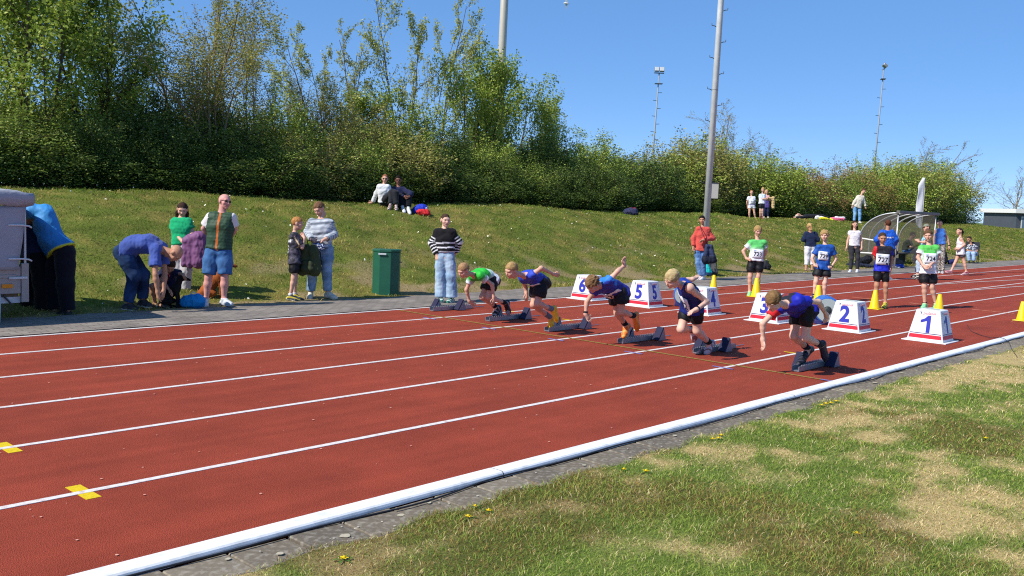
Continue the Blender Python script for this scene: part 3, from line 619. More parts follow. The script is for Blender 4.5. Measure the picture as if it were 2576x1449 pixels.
m = MB(); m.box(X0 - .1, YB - .08, 0.012, X1 + .1, YB + .06, .09); m.build('ground_rail', alu, sh)
for zz in (.48, 1.0):
    m = MB(); m.tube([(X0, YB, zz), (X0, YF, zz + (.0 if zz < .9 else -.14))], .028, 6); m.build('side_rail', M('white_rail', '#d9d9d6', .5, .4), sh)
m = MB(); m.box(X0 + .15, 9.25, .42, X1 - .15, 9.6, .46); m.build('bench_seat', M('bench_plank', '#6b6259', .7, .3, var=(8, .15)), sh, bevel=.006)
for x in np.linspace(X0 + .3, X1 - .3, 4):
    m = MB(); m.box(x - .02, 9.3, .012, x + .02, 9.55, .42); m.build('bench_leg', steel_dark, sh)
tag(sh, 'curved team shelter with clear panes and aluminium ribs', 'shelter')
# building beyond the hedge at the right edge
bl = empty('clubhouse', (118, 30, 0)); bw = M('white_fascia', '#dcdcd8', .6, .3); bd = M('dark_cladding', '#4a5058', .6, .3, var=(1.5, .1))
T = Matrix.Translation((119.0, 26.2, 0)) @ Matrix.Rotation(-.82, 4, 'Z')
m = MB(); m.box(-4.2, 0, 0, 14, 8, 3.0, T); m.build('wall', bd, bl)
m = MB(); m.box(-4.6, -.5, 3.0, 14.4, 8.4, 3.5, T); m.build('roof', bw, bl)
for i in range(6):
    m = MB(); m.box(-3.6 + i * 2.3, -.06, 1.1, -1.7 + i * 2.3, -.01, 2.6, T); w_ = m.build('window', M('window_white_frame', '#d0d3d4', .5, .4), bl)
    m = MB(); m.box(-3.5 + i * 2.3, -.075, 1.2, -1.8 + i * 2.3, -.063, 2.5, T); m.build('pane', M('window_glass', '#54687c', .08, .6), w_)
m = MB(); m.box(-4.4, -1.6, 0, 14, -1.5, 1.0, T); m.build('railing', M('grey_railing', '#8f979c', .5, .4), bl)
tag(bl, 'low clubhouse with a white roof edge and windows at the far right', 'building')
# gull
gr = empty('gull', (37.4, 35.7, 14.6)); m = MB(); c0 = np.array((37.4, 35.7, 14.6))
m.tube([c0 + (-.16, .1, 0), c0 + (-.06, .04, .01), c0 + (.08, -.05, 0), c0 + (.18, -.1, -.01)], [.02, .06, .05, .015], 8); m.build('body', M('gull_white', '#e6e6e4', .7, .2), gr, smooth=True)
for s in (1, -1):
    m = MB(); m.add([c0 + (-.07, .02, .02), c0 + (.06, -.06, .02), c0 + np.array((.05, -.02, .20 * s + .03)), c0 + np.array((.0, .0, .42 * s)), c0 + np.array((-.06, .05, .2 * s + .03))], [(0, 1, 2, 4), (4, 2, 3)]); o = m.build('wing', M('gull_wing', '#b9bdc0', .7, .2), gr); o.modifiers.new('t', 'SOLIDIFY').thickness = .01
tag(gr, 'white gull flying high in the blue sky', 'bird')
# ================================================================== things on and beside the track
bw = M('box_white_plastic', '#e2e3e6', .45, .35, var=(6, .03), var2=(5, '#c4c2ba', .35)); bn = M('print_blue', '#3038a8', .45, .3); br_ = M('print_red', '#c2283c', .45, .3); bnav = M('print_navy', '#2a2c66', .45, .3); bpk = M('print_brand_red', '#d98a92', .5, .3); bgr = M('print_grey', '#5d6a8c', .5, .3)
def loft(m, y0, x0, y1, x1, z0, z1, n=1):
    """truncated pyramid, half sizes y (front width) and x (depth)"""
    vs = [(-x0, -y0, z0), (x0, -y0, z0), (x0, y0, z0), (-x0, y0, z0), (-x1, -y1, z1), (x1, -y1, z1), (x1, y1, z1), (-x1, y1, z1)]
    m.add(vs, [(3, 2, 1, 0), (4, 5, 6, 7), (0, 1, 5, 4), (1, 2, 6, 5), (2, 3, 7, 6), (3, 0, 4, 7)])
LB = {1: (4.52, .64), 2: (4.53, 1.85), 3: (4.43, 3.13), 4: (4.33, 4.33), 5: (4.37, 5.54), 6: (4.35, 6.80)}
def one_mesh(h, k):
    m = MB(); w = .052 * k; q = [(.0, -h / 2), (w, -h / 2), (w, h / 2), (.012 * k, h / 2), (-.03 * k, h * .32), (-.085 * k, h * .22), (-.085 * k, h * .06), (.0, h * .19)]
    m.add([(x, y, .001) for x, y in q], [tuple(range(len(q)))]); me = bpy.data.meshes.new('numeral'); me.from_pydata(m.v, [], m.f); return me
def lane_box(n):
    cx, cy = LB[n]; root = empty('lane_number_box', (cx, cy, 0)); HB = .455
    y0, x0, y1, x1 = .255, .225, .165, .165
    m = MB(); loft(m, y0, x0, y1, x1, .012, HB); m.v = [(v[0] + cx, v[1] + cy, v[2]) for v in m.v]; m.build('shell', bw, root, bevel=.012, seg=3)
    m = MB(); m.box(cx - x0 - .055, cy - y0 - .055, .001, cx + x0 + .055, cy + y0 + .055, .014); m.build('base_flange', bw, root, bevel=.004)
    m = MB(); m.box(cx - .05, cy - .09, HB - .001, cx + .05, cy + .09, HB + .003); m.build('top_slot', M('box_slot', '#a8b09c', .6, .3), root)
    faces = []
    # front (-X) and infield (-Y) faces: origin at face centre height fraction f
    def face(side, f, off=.0035):
        z = .012 + (HB - .012) * f
        if side == 'x':
            o = (cx - (x0 + (x1 - x0) * f) - off, cy, z); xd = (0, -1, 0); yd = (-(x1 - x0), 0, HB)
        else:
            o = (cx, cy - (y0 + (y1 - y0) * f) - off, z); xd = (1, 0, 0); yd = (0, -(y1 - y0), HB)
        return frame(o, xd, yd)
    for side, hw in (('x', (y0, y1)), ('y', (x0, x1))):
        me = text_mesh(str(n), .335, .001, .011, xs=.95 if side == 'x' else .80) if n > 1 else one_mesh(.245, 1.0 if side == 'x' else .8)
        me.transform(face(side, .545))
        put(link('numeral', me, None, bn), root)
        for (f0, f1, mt) in ((.085, .205, br_), (.235, .255, bnav)):
            m = MB(); a = face(side, (f0 + f1) / 2, .003); hh = (f1 - f0) / 2 * HB; w0 = (hw[0] + (hw[1] - hw[0]) * f0) - .018; w1 = (hw[0] + (hw[1] - hw[0]) * f1) - .018
            m.add([tuple(a @ Vector(v)) for v in ((-w0, -hh, 0), (w0, -hh, 0), (w1, hh, 0), (-w1, hh, 0))], [(0, 1, 2, 3)]); m.build('stripe', mt, root)
        me = text_mesh('polanik', .060, .0008, -.0004, shear=.25, xs=1.0 if side == 'x' else .85); a = face(side, .89); me.transform(a @ Matrix.Translation((.025, 0, 0))); o = link('maker_lettering', me, None, bpk); put(o, root)
        m = MB(); q = [(-.115, .022), (-.100, .012), (-.098, -.012), (-.088, -.026), (-.086, .0), (-.078, .02), (-.09, .016)]
        k = 1.0 if side == 'x' else .85
        m.add([tuple(a @ Vector((x_ * k, y_, .0006))) for x_, y_ in q], [tuple(range(len(q)))]); m.build('maker_emblem', bgr, root)
    tag(root, {1: 'white lane box numbered one, nearest the white kerb', 2: 'white lane box numbered two, behind the nearest runner', 3: 'white lane box numbered three, half hidden by the nearest runner', 4: 'white lane box numbered four, half hidden by the blond runner', 5: 'white lane box numbered five, left of the blond runner', 6: 'white lane box numbered six, farthest from the white kerb'}[n], 'lane box', 'numbered lane boxes'); return root
for n in range(1, 7): lane_box(n)
# yellow cones
conem = M('yellow_cone_plastic', '#e8c80c', .4, .4, var=(8, .04))
def cone(x, y, label, s=1.0):
    root = empty('marker_cone', (x, y, 0)); m = MB(); m.lathe([(.085 * s, .012), (.078 * s, .03), (.03 * s, .30 * s), (.026 * s, .305 * s), (.018 * s, .30 * s), (.05 * s, .014)], 24, (x, y, 0)); m.build('cone_body', conem, root, smooth=True)
    m = MB(); m.box(x - .11 * s, y - .11 * s, .0045, x + .11 * s, y + .11 * s, .016); m.build('base_plate', conem, root, bevel=.006); tag(root, label, 'cone', 'yellow marker cones')
cone(8.9, 6.85, 'yellow cone at the edge of the path below the boy in the red hoodie', 1.05); cone(8.2, 5.42, 'yellow cone at the feet of the boy in bright green shoes', 1.3); cone(8.0, 3.98, 'yellow cone before the boy with hands on hips', 1.25)
cone(8.3, 2.98, 'yellow cone before the boy with the red sleeve and yellow shoes', 1.2); cone(8.9, 2.0, 'yellow cone right of the tallest waiting boy', 1.15); cone(9.0, .60, 'yellow cone cut off by the right edge above the white kerb', 1.15)
# starting blocks
railm = M('block_rail_aluminium', '#9aa0a8', .4, .5, .7, var=(20, .1)); padm = M('block_pad_navy', '#1b1c3c', .7, .3, var=(30, .1), bump=(150, .5, .003)); sidem = M('block_side_grey', '#7d8490', .45, .4, .3)
def start_block(y, x, label, pf=.23, prr=.62, flip=False):
    root = empty('starting_block', (x, y, 0)); m = MB()
    m.box(x, y - .045, .006, x + .88, y + .045, .02); m.box(x, y - .045, .02, x + .88, y - .036, .062); m.box(x, y + .036, .02, x + .88, y + .045, .062); m.build('rail', railm, root)
    tm = MB()
    for s in (-.0405, .0405):                       # toothed strip along each rail edge
        pts = [(x + .05, .062)]
        for i in range(20): a = x + .06 + i * .04; pts += [(a, .062), (a, .074), (a + .018, .074), (a + .018, .062)]
        pts.append((x + .87, .062)); nn = len(pts); tm.add([(p, y + s - .0035, z) for p, z in pts] + [(p, y + s - .0035, .058) for p, z in pts] + [(p, y + s + .0035, z) for p, z in pts] + [(p, y + s + .0035, .058) for p, z in pts], [(i, i + 1, nn + i + 1, nn + i) for i in range(nn - 1)] + [(3 * nn + i, 3 * nn + i + 1, 2 * nn + i + 1, 2 * nn + i) for i in range(nn - 1)] + [(2 * nn + i, 2 * nn + i + 1, i + 1, i) for i in range(nn - 1)])
    tt_ = tm.build('toothed_edge', M('rail_teeth_steel', '#c9ccd0', .35, .5, .8), root); tt_['kind'] = 'stuff'
    for (px, s) in ((pf, 1), (prr, -1)):
        s = -s if flip else s; yc = y + s * .11; xx = x + px; hw = .052; m = MB()
        # sloping pad rising backwards
        m.add([(xx, yc - hw, .015), (xx, yc + hw, .015), (xx + .11, yc + hw, .18), (xx + .11, yc - hw, .18), (xx + .022, yc - hw, .010), (xx + .022, yc + hw, .010), (xx + .126, yc + hw, .173), (xx + .126, yc - hw, .173)],
              [(0, 3, 2, 1), (4, 5, 6, 7), (0, 1, 5, 4), (2, 3, 7, 6), (0, 4, 7, 3), (1, 2, 6, 5)]); pd = m.build('pedal_pad', padm, root, bevel=.004)
        for q in (-1, 1):
            m = MB(); yy = yc + q * (hw - .008); pts = [(xx + .022, .006), (xx + .185, .006), (xx + .17, .05), (xx + .13, .168)]
            m.add([(a, yy - .004, b) for a, b in pts] + [(a, yy + .004, b) for a, b in pts], [(0, 1, 2, 3), (7, 6, 5, 4), (0, 4, 5, 1), (1, 5, 6, 2), (2, 6, 7, 3), (3, 7, 4, 0)]); m.build('pedal_bracket', sidem, pd)
        m = MB(); m.box(xx + .10, min(y, yc), .016, xx + .13, max(y, yc), .034); m.build('pedal_axle', sidem, root)
    m = MB(); m.tube([(x + .88, y, .02), (x + 1.2, y + .03, .012)], .006, 6); m.build('tail_pin', railm, root)
    tag(root, label, 'starting block', 'starting blocks behind the start line')
start_block(6.78, .38, 'empty starting block in front of the girl in the striped sweater', .10, .42); start_block(5.45, .28, 'starting block of the boy in the green and white shirt')
start_block(4.25, .22, 'starting block of the boy in yellow spikes'); start_block(3.0, .22, 'starting block of the boy in orange shoes'); start_block(1.95, .34, 'starting block of the blond boy in the sleeveless vest', .16, .40); start_block(.60, .22, 'starting block nearest the white kerb')
# drum shaped loudspeakers behind lanes
def speaker(x, y, s, label):
    root = empty('loudspeaker', (x, y, 0)); m = MB(); R_ = .17 * s; d = np.array((-.85, -.52, 0)); c0 = np.array((x, y, R_ + .03)); A_ = [c0 + d * t for t in (-.22 * s, -.20 * s, .10 * s, .12 * s)]
    m.tube(A_, [R_ * .9, R_, R_, R_ * .94], 28); m.build('drum', M('speaker_blue', '#2a62b8', .35, .5, coat=.3), root, smooth=False, bevel=.006)
    m = MB(); m.tube([c0 + d * (.121 * s), c0 + d * (.132 * s)], R_ * .86, 28); m.build('cone_face', M('speaker_face', '#9aa6a6', .5, .4), root)
    m = MB(); m.tube([c0 + d * (.133 * s), c0 + d * (.15 * s)], [R_ * .3, R_ * .2], 18); m.build('dust_cap', M('speaker_dark', '#2a3436', .5, .4), root, smooth=True)
    m = MB(); T = Matrix.Translation((x, y, 0)) @ Matrix.Rotation(math.atan2(d[1], d[0]), 4, 'Z'); m.box(-.2 * s, -.14 * s, .006, .1 * s, .14 * s, .06 * s, T); m.build('foot', M('speaker_navy', '#2b2f6a', .5, .4), root, bevel=.01); tag(root, label, 'loudspeaker', 'drum loudspeakers on the track')
speaker(4.95, 2.42, 1.25, 'blue drum loudspeaker between the lane boxes two and three'); speaker(5.05, 5.16, 1.1, 'blue drum loudspeaker behind the blond runner beside lane box five')
# green litter bin
binm = M('green_bin_paint', '#1f5a44', .45, .4, var=(5, .1)); root = empty('litter_bin', (1.25, 8.95, 0)); bx_, by_ = 1.25, 8.97
rot = Matrix.Translation((bx_, by_, 0)) @ Matrix.Rotation(-.82, 4, 'Z')
hexp = [(-.235, .14), (-.235, -.06), (-.10, -.17), (.10, -.17), (.235, -.06), (.235, .14), (.12, .2), (-.12, .2)]
m = MB(); n = len(hexp); m.add([tuple(rot @ Vector((x, y, .012))) for x, y in hexp] + [tuple(rot @ Vector((x, y, .78))) for x, y in hexp], [tuple(range(n))[::-1], tuple(range(n, 2 * n))] + [(i, (i + 1) % n, n + (i + 1) % n, n + i) for i in range(n)]); m.build('bin_body', binm, root, bevel=.006)
m = MB(); m.add([tuple(rot @ Vector((x * 1.05, y * 1.05, .782))) for x, y in hexp] + [tuple(rot @ Vector((x * 1.05, y * 1.05, .83))) for x, y in hexp], [tuple(range(n))[::-1], tuple(range(n, 2 * n))] + [(i, (i + 1) % n, n + (i + 1) % n, n + i) for i in range(n)]); m.build('lid', binm, root, bevel=.01)
m = MB(); m.box(-.12, -.195, .735, .02, -.178, .765, rot); m.build('latch', galv, root, bevel=.004); m = MB(); m.box(.236, -.02, .60, .28, .02, .615, rot); m.build('hook', steel_dark, root)
tag(root, 'dark green angular litter bin at the foot of the embankment', 'litter bin')
# covered trailer on the left
tarp = M('grey_white_tarpaulin', '#9ea1aa', .55, .3, bump=(4, .45, .05), var=(1.5, .07)); zinc = M('zinc_side', '#9b9a98', .5, .5, .5, var=(5, .08)); root = empty('trailer', (-6.6, 9.1, 0))
X0, X1, Y0, Y1 = -8.3, -4.98, 8.42, 9.62
m = MB(); nz, nx = 14, 34; vs = []; fs = []
tr_r = random.Random(3)
for i in range(nz + 1):
    z = .66 + (1.46 - .66) * i / nz
    for j in range(nx + 1):
        x = X0 + (X1 - .14 * (1 - abs(i / nz - .0) * .7) - X0) * j / nx; vs.append((x, Y0 - .03 - .012 * math.sin(x * 4 + z * 3) * math.sin(i / nz * math.pi) - .008 * math.sin(x * 11 + z * 13), z))
for i in range(nz):
    for j in range(nx): a = i * (nx + 1) + j; fs.append((a, a + 1, a + nx + 2, a + nx + 1))
m.add(vs, fs); o = m.build('tarpaulin_side', tarp, root, smooth=True); o.modifiers.new('t', 'SOLIDIFY').thickness = .006
m = MB(); vs = []; fs = []
for i in range(9):                       # rolled up roof flap with an overhanging crumpled end
    a = i / 8 * math.pi
    for j in range(nx + 1):
        x = X0 + (X1 + .04 - X0) * j / nx; rr = .085 + .018 * math.sin(x * 7 + i) + .012 * math.sin(x * 17 + 2 * i)
        vs.append((x, Y0 - .035 - .05 * math.sin(a) + .0 , 1.53 - math.cos(a) * rr + .03 * math.sin(x * 2)))
for i in range(8):
    for j in range(nx): a = i * (nx + 1) + j; fs.append((a, a + 1, a + nx + 2, a + nx + 1))
m.add(vs, fs); o = m.build('tarpaulin_roll', tarp, root, smooth=True); o.modifiers.new('t', 'SOLIDIFY').thickness = .006
m = MB(); vs = []; fs = []
for i in range(13):
    y = Y0 - .05 + (Y1 + .1 - Y0) * i / 12
    for j in range(nx + 1):
        x = X0 + (X1 + .02 - X0) * j / nx; vs.append((x, y, 1.60 + .05 * math.sin(i / 12 * math.pi) - .012 * math.sin(x * 6 + y * 4) - (.02 if j == nx else 0)))
for i in range(12):
    for j in range(nx): a = i * (nx + 1) + j; fs.append((a, a + 1, a + nx + 2, a + nx + 1))
m.add(vs, fs); o = m.build('tarpaulin_roof', tarp, root, smooth=True); o.modifiers.new('t', 'SOLIDIFY').thickness = .006
m = MB(); m.add([(X0, Y1 + .03, .66), (X1 - .1, Y1 + .03, .66), (X1, Y1 + .03, 1.6), (X0, Y1 + .03, 1.6)], [(0, 1, 2, 3)]); o = m.build('tarpaulin_back', tarp, root); o.modifiers.new('t', 'SOLIDIFY').thickness = .006
m = MB(); m.box(X0, Y0, .36, X1 - .10, Y0 + .03, .70); m.build('side_panel', zinc, root, bevel=.006); m = MB(); m.box(X0, Y1 - .03, .36, X1 - .1, Y1, .70); m.build('side_panel', zinc, root)
m = MB(); m.box(X0, Y0 - .012, .56, X1 - .16, Y0 - .001, .60); m.build('panel_rib', zinc, root, bevel=.004)
m = MB(); m.box(X0, Y0 + .031, .32, X1 - .12, Y1 - .031, .358); m.build('floor', M('trailer_floor', '#6b5a44', .8, .2, var=(6, .2)), root)
m = MB(); m.box(X1 - .098, Y0 - .015, .25, X1 - .01, Y0 + .05, .74); m.build('corner_post', zinc, root, bevel=.005); m = MB(); m.box(X1 - .098, Y1 - .05, .25, X1 - .01, Y1 + .015, 1.58); m.build('corner_post', zinc, root)
m = MB(); m.box(X0, Y0 + .04, .24, X1 - .1, Y0 + .09, .318); m.build('chassis_beam', galv, root)
m = MB(); m.box(X1 - .33, Y0 - .02, .435, X1 - .20, Y0 - .004, .485); m.build('reflector', M('orange_reflector', '#e08a10', .25, .6), root, bevel=.004)
m = MB(); m.box(X1 - .25, Y0 - .028, .545, X1 - .03, Y0 - .014, .575); m.build('latch', galv, root, bevel=.004)
for z in (.80, 1.22):
    m = MB(); m.tube([(X1 - .26, Y0 - .05, z), (X1 - .1, Y0 - .055, z), (X1 - .02, Y0 - .05, z - .01), (X1 + .02, Y0 - .02, z - .03)], .011, 6); m.build('strap', M('white_strap', '#d6d6d8', .6, .3), root)
m = MB(); m.tube([(X1 - .36, Y0 + .0, .012), (X1 - .36, Y0, .36)], .022, 8); m.build('prop_stand', galv, root, smooth=True); m = MB(); m.tube([(X1 - .3, Y0 + .02, .34), (X1 - .2, Y0 + .02, .22)], .012, 6); m.build('stand_lever', steel_dark, root)
for yy in (Y0 - .02, Y1 + .02):
    m = MB(); s = -1 if yy < 9 else 1; m.tube([(-6.9, yy, .30), (-6.9, yy + s * .18, .30)], .29, 28); w_ = m.build('wheel', M('tyre_rubber', '#26262a', .8, .2), root, bevel=.02); m = MB(); m.tube([(-6.9, yy + s * .181, .30), (-6.9, yy + s * .19, .30)], .16, 20); m.build('rim', galv, w_)
for x_ in (-8.0, -6.6, X1 - .05):
    m = MB(); m.tube([(x_, Y0, .70), (x_, Y0, 1.55), (x_, 9.0, 1.59), (x_, Y1, 1.55), (x_, Y1, .7)], .014, 6); m.build('hoop', galv, root)
tag(root, 'box trailer with a grey tarpaulin cover and orange reflector at the left edge', 'trailer')
# folding chair of the man in the flowered shirt
def fold_chair(x, y, rz, label):
    root = empty('camping_chair', (x, y, 0)); T = Matrix.Translation((x, y, 0.012)) @ Matrix.Rotation(rz, 4, 'Z'); f = lambda *p: tuple(T @ Vector(p)); fab = M('chair_fabric', '#2b2e36', .8, .2)
    m = MB(); m.add([f(-.25, -.22, .42), f(.25, -.22, .42), f(.22, .2, .36), f(-.22, .2, .36)], [(0, 1, 2, 3)]); m.build('seat', fab, root).modifiers.new('t', 'SOLIDIFY').thickness = .02
    m = MB(); m.add([f(-.24, .2, .36), f(.24, .2, .36), f(.26, .36, .88), f(-.26, .36, .88)], [(0, 1, 2, 3)]); m.build('backrest', fab, root).modifiers.new('t', 'SOLIDIFY').thickness = .02
    for s in (-1, 1):
        for a, b in (((s * .27, -.25, 0), (-s * .24, -.22, .44)), ((s * .27, .3, 0), (s * .26, .36, .9)), ((s * .27, -.25, .0), (s * .27, .26, .42)), ((s * .27, -.27, .62), (s * .27, .3, .6))):
            m = MB(); m.tube([f(*a), f(*b)], .012, 6); m.build('leg' if a[2] == 0 else 'arm_rest', steel_dark, root)
    tag(root, label, 'chair')
fold_chair(32.25, 8.62, -2.4 + 1.0, 'dark camping chair under the man in the flowered shirt')
# ================================================================== smooth bodies from blended cones
class Field:
    def __init__(s, lo, hi, h):
        s.lo = np.array(lo) - 3 * h; s.h = h; s.n = np.ceil((np.array(hi) + 3 * h - s.lo) / h).astype(int) + 1
        s.ax = [s.lo[i] + h * np.arange(s.n[i]) for i in range(3)]; s.a = np.full(s.n, 1.0, np.float32)
    def sub(s, lo, hi):
        i0 = np.clip(np.floor((lo - s.lo) / s.h).astype(int), 0, s.n - 1); i1 = np.clip(np.ceil((hi - s.lo) / s.h).astype(int) + 1, 1, s.n)
        sl = tuple(slice(a, b) for a, b in zip(i0, i1)); return sl, np.stack(np.meshgrid(*[s.ax[i][sl[i]] for i in range(3)], indexing='ij'), -1)
def d_cone(P, a, b, ra, rb):
    ba = b - a; t = np.clip(((P - a) @ ba) / (ba @ ba + 1e-12), 0, 1); return np.linalg.norm(P - a - t[..., None] * ba, axis=-1) - (ra + (rb - ra) * t)
def d_ell(P, c, R_, r):
    q = (P - c) @ R_; k0 = np.linalg.norm(q / r, axis=-1); k1 = np.linalg.norm(q / (r * r), axis=-1); return k0 * (k0 - 1) / (k1 + 1e-9)
def smin(a, b, k):
    h = np.maximum(k - np.abs(a - b), 0) / k; return np.minimum(a, b) - h * h * k * .25
def prim_eval(P, p): return d_cone(P, *p[1:]) if p[0] == 'c' else d_ell(P, *p[1:])
def prim_box(p, pad):
    if p[0] == 'c': r = max(p[3], p[4]); return np.minimum(p[1], p[2]) - r - pad, np.maximum(p[1], p[2]) + r + pad
    r = np.max(p[3]); return p[1] - r - pad, p[1] + r + pad
def C(a, b, ra, rb): return ('c', np.asarray(a, float), np.asarray(b, float), ra, rb)
def group_field(F, prims, cuts, k):
    a = np.full(F.n, 1.0, np.float32)
    for p in prims:
        sl, G = F.sub(*prim_box(p, k + 2 * F.h)); v = prim_eval(G, p).astype(np.float32); a[sl] = smin(a[sl], v, k)
    for (pt, nrm, rad) in cuts:                     # remove the side the normal points to, near pt
        sl, G = F.sub(np.asarray(pt) - rad, np.asarray(pt) + rad); v = ((G - pt) @ nrm).astype(np.float32); a[sl] = np.maximum(a[sl], v)
    return a
def nets(F):
    a = F.a; n = a.shape; ins = a < 0
    c = np.zeros((n[0] - 1, n[1] - 1, n[2] - 1, 3), np.float32); cnt = np.zeros(c.shape[:3], np.float32)
    cor = [(i, j, k) for i in (0, 1) for j in (0, 1) for k in (0, 1)]
    S_ = lambda o: a[o[0]:n[0] - 1 + o[0], o[1]:n[1] - 1 + o[1], o[2]:n[2] - 1 + o[2]]
    tot = sum((S_(o) < 0).astype(np.int8) for o in cor); act = (tot > 0) & (tot < 8); I = np.argwhere(act)
    if len(I) == 0: return np.zeros((0, 3)), np.zeros((0, 4), int)
    val = {o: a[I[:, 0] + o[0], I[:, 1] + o[1], I[:, 2] + o[2]] for o in cor}
    acc = np.zeros((len(I), 3)); m = np.zeros(len(I))
    for o in cor:
        for ax in range(3):
            if o[ax] == 0:
                o2 = list(o); o2[ax] = 1; o2 = tuple(o2); v0, v1 = val[o], val[o2]; x = (v0 < 0) != (v1 < 0); t = np.where(x, v0 / np.where(x, v0 - v1, 1), 0)
                p = np.tile(np.array(o, float), (len(I), 1)); p[:, ax] += t; acc[x] += p[x]; m[x] += 1
    V = F.lo + F.h * (I + acc / m[:, None]); ids = np.full(act.shape, -1); ids[act] = np.arange(len(I)); Q = []
    for ax in range(3):
        b, c_ = (ax + 1) % 3, (ax + 2) % 3; s0 = [slice(1, -1)] * 3; s0[ax] = slice(0, -1); s1 = list(s0); s1[ax] = slice(1, None)
        x0, x1 = ins[tuple(s0)], ins[tuple(s1)]; E_ = np.argwhere(x0 != x1); sg = x0[x0 != x1]
        if not len(E_): continue
        base = E_.copy(); base[:, b] += 1; base[:, c_] += 1
        def cell(db, dc): q = base.copy(); q[:, b] += db; q[:, c_] += dc; return ids[q[:, 0], q[:, 1], q[:, 2]]
        q = np.stack([cell(-1, -1), cell(0, -1), cell(0, 0), cell(-1, 0)], -1); q[~sg] = q[~sg][:, ::-1]; Q.append(q)
    Q = np.concatenate(Q); return V, Q[(Q >= 0).all(1)]
def skin_mesh(groups, h, k2=.012, smooth=1):
    """groups: list of (prims, cuts, k). returns V, F, nearest group id"""
    lo = np.min([prim_box(p, 0)[0] for g in groups for p in g[0]], 0); hi = np.max([prim_box(p, 0)[1] for g in groups for p in g[0]], 0)
    F = Field(lo, hi, h)
    for g in groups: F.a = smin(F.a, group_field(F, *g), k2)
    V, Q = nets(F)
    if len(V) and smooth:
        for _ in range(smooth):
            s = np.zeros_like(V); n = np.zeros(len(V))
            for i in range(4):
                np.add.at(s, Q[:, i], V[Q[:, (i + 1) % 4]] + V[Q[:, i - 1]]); np.add.at(n, Q[:, i], 2)
            V = V * .5 + .5 * s / np.maximum(n, 1)[:, None]
    gid = np.argmin(np.stack([np.min(np.stack([prim_eval(V, p) for p in g[0]]), 0) for g in groups]), 0) if len(groups) > 1 else np.zeros(len(V), int)
    return V, Q, gid
_nd = np.random.default_rng(77).normal(0, 1, (40, 3)); _nd /= np.linalg.norm(_nd, axis=1)[:, None]; _nf = np.random.default_rng(78).uniform(.7, 1.9, 40); _np = np.random.default_rng(79).uniform(0, 6.28, 40)
def n3(P, s, seed=0):
    """cheap irregular noise, about -1..1"""
    r = 0
    for i in range(7):
        k = (i + seed * 3) % 40; q = P @ _nd[k]; r = r + np.sin(q * s * 2 * _nf[k] + _np[k] + 1.3 * np.sin(P @ _nd[(k + 11) % 40] * s * 1.1 + _np[(k + 5) % 40]))
    return r / 3.2
def vnormals(V, Q):
    nn = np.cross(V[Q[:, 2]] - V[Q[:, 0]], V[Q[:, 3]] - V[Q[:, 1]]); N_ = np.zeros_like(V)
    for i in range(4): np.add.at(N_, Q[:, i], nn)
    return N_ / (np.linalg.norm(N_, axis=1)[:, None] + 1e-12)
def jitter(V, Q, amp, sc, seed=0):
    return V if amp == 0 or not len(V) else V + vnormals(V, Q) * (amp * (n3(V, sc, seed) + .6 * n3(V, sc * 2.3, seed + 5)))[:, None]
skinm = M('skin', attr=True, rough=.55, spec=.3, bump=(60, .1, .003)); clothm = M('cloth', attr=True, rough=.85, spec=.15, sheen=.1, bump=(13, .32, .02)); sportm = M('sports_cloth', attr=True, rough=.6, spec=.25, bump=(12, .35, .02))
hairm = M('hair', attr=True, rough=.8, spec=.12, var=(120, .2), bump=(200, .45, .002)); shoem = M('shoe', attr=True, rough=.5, spec=.4, bump=(50, .3, .004)); furm = M('fur', attr=True, rough=.75, spec=.2, var=(40, .2), bump=(80, .6, .006))
denim = M('denim', attr=True, rough=.9, spec=.1, var=(18, .12), bump=(14, .22, .015)); bagm = M('bag_fabric', attr=True, rough=.75, spec=.25, bump=(22, .4, .008)); shiny = M('black_gloss', '#15151a', .12, .6); bibm = M('bib_paper', '#e2e4ea', .7, .2); inkm = M('bib_ink', '#1a1a20', .7, .2); watchm = M('watch_black', '#1b1b20', .4, .4)
def solid(hexc): c = np.array(lin(hexc)); return lambda I: np.tile(c, (len(I['v']), 1))
SK = {'fair': '#cfa18b', 'pink': '#d0958a', 'tan': '#b5856a', 'brown': '#84594a', 'light': '#d6ad98'}
def part(name, groups, h, mat, root, colf, info, k2=.012, amp=0.0, sc=14, seed=0, smooth=1):
    V, Q, gid = skin_mesh(groups, h, k2, smooth)
    if len(V) == 0: return None
    V = jitter(V, Q, amp, sc, seed); o = link(name, mesh_np(name, V, Q, True, colf(info(V, gid))), None, mat); put(o, root); return o
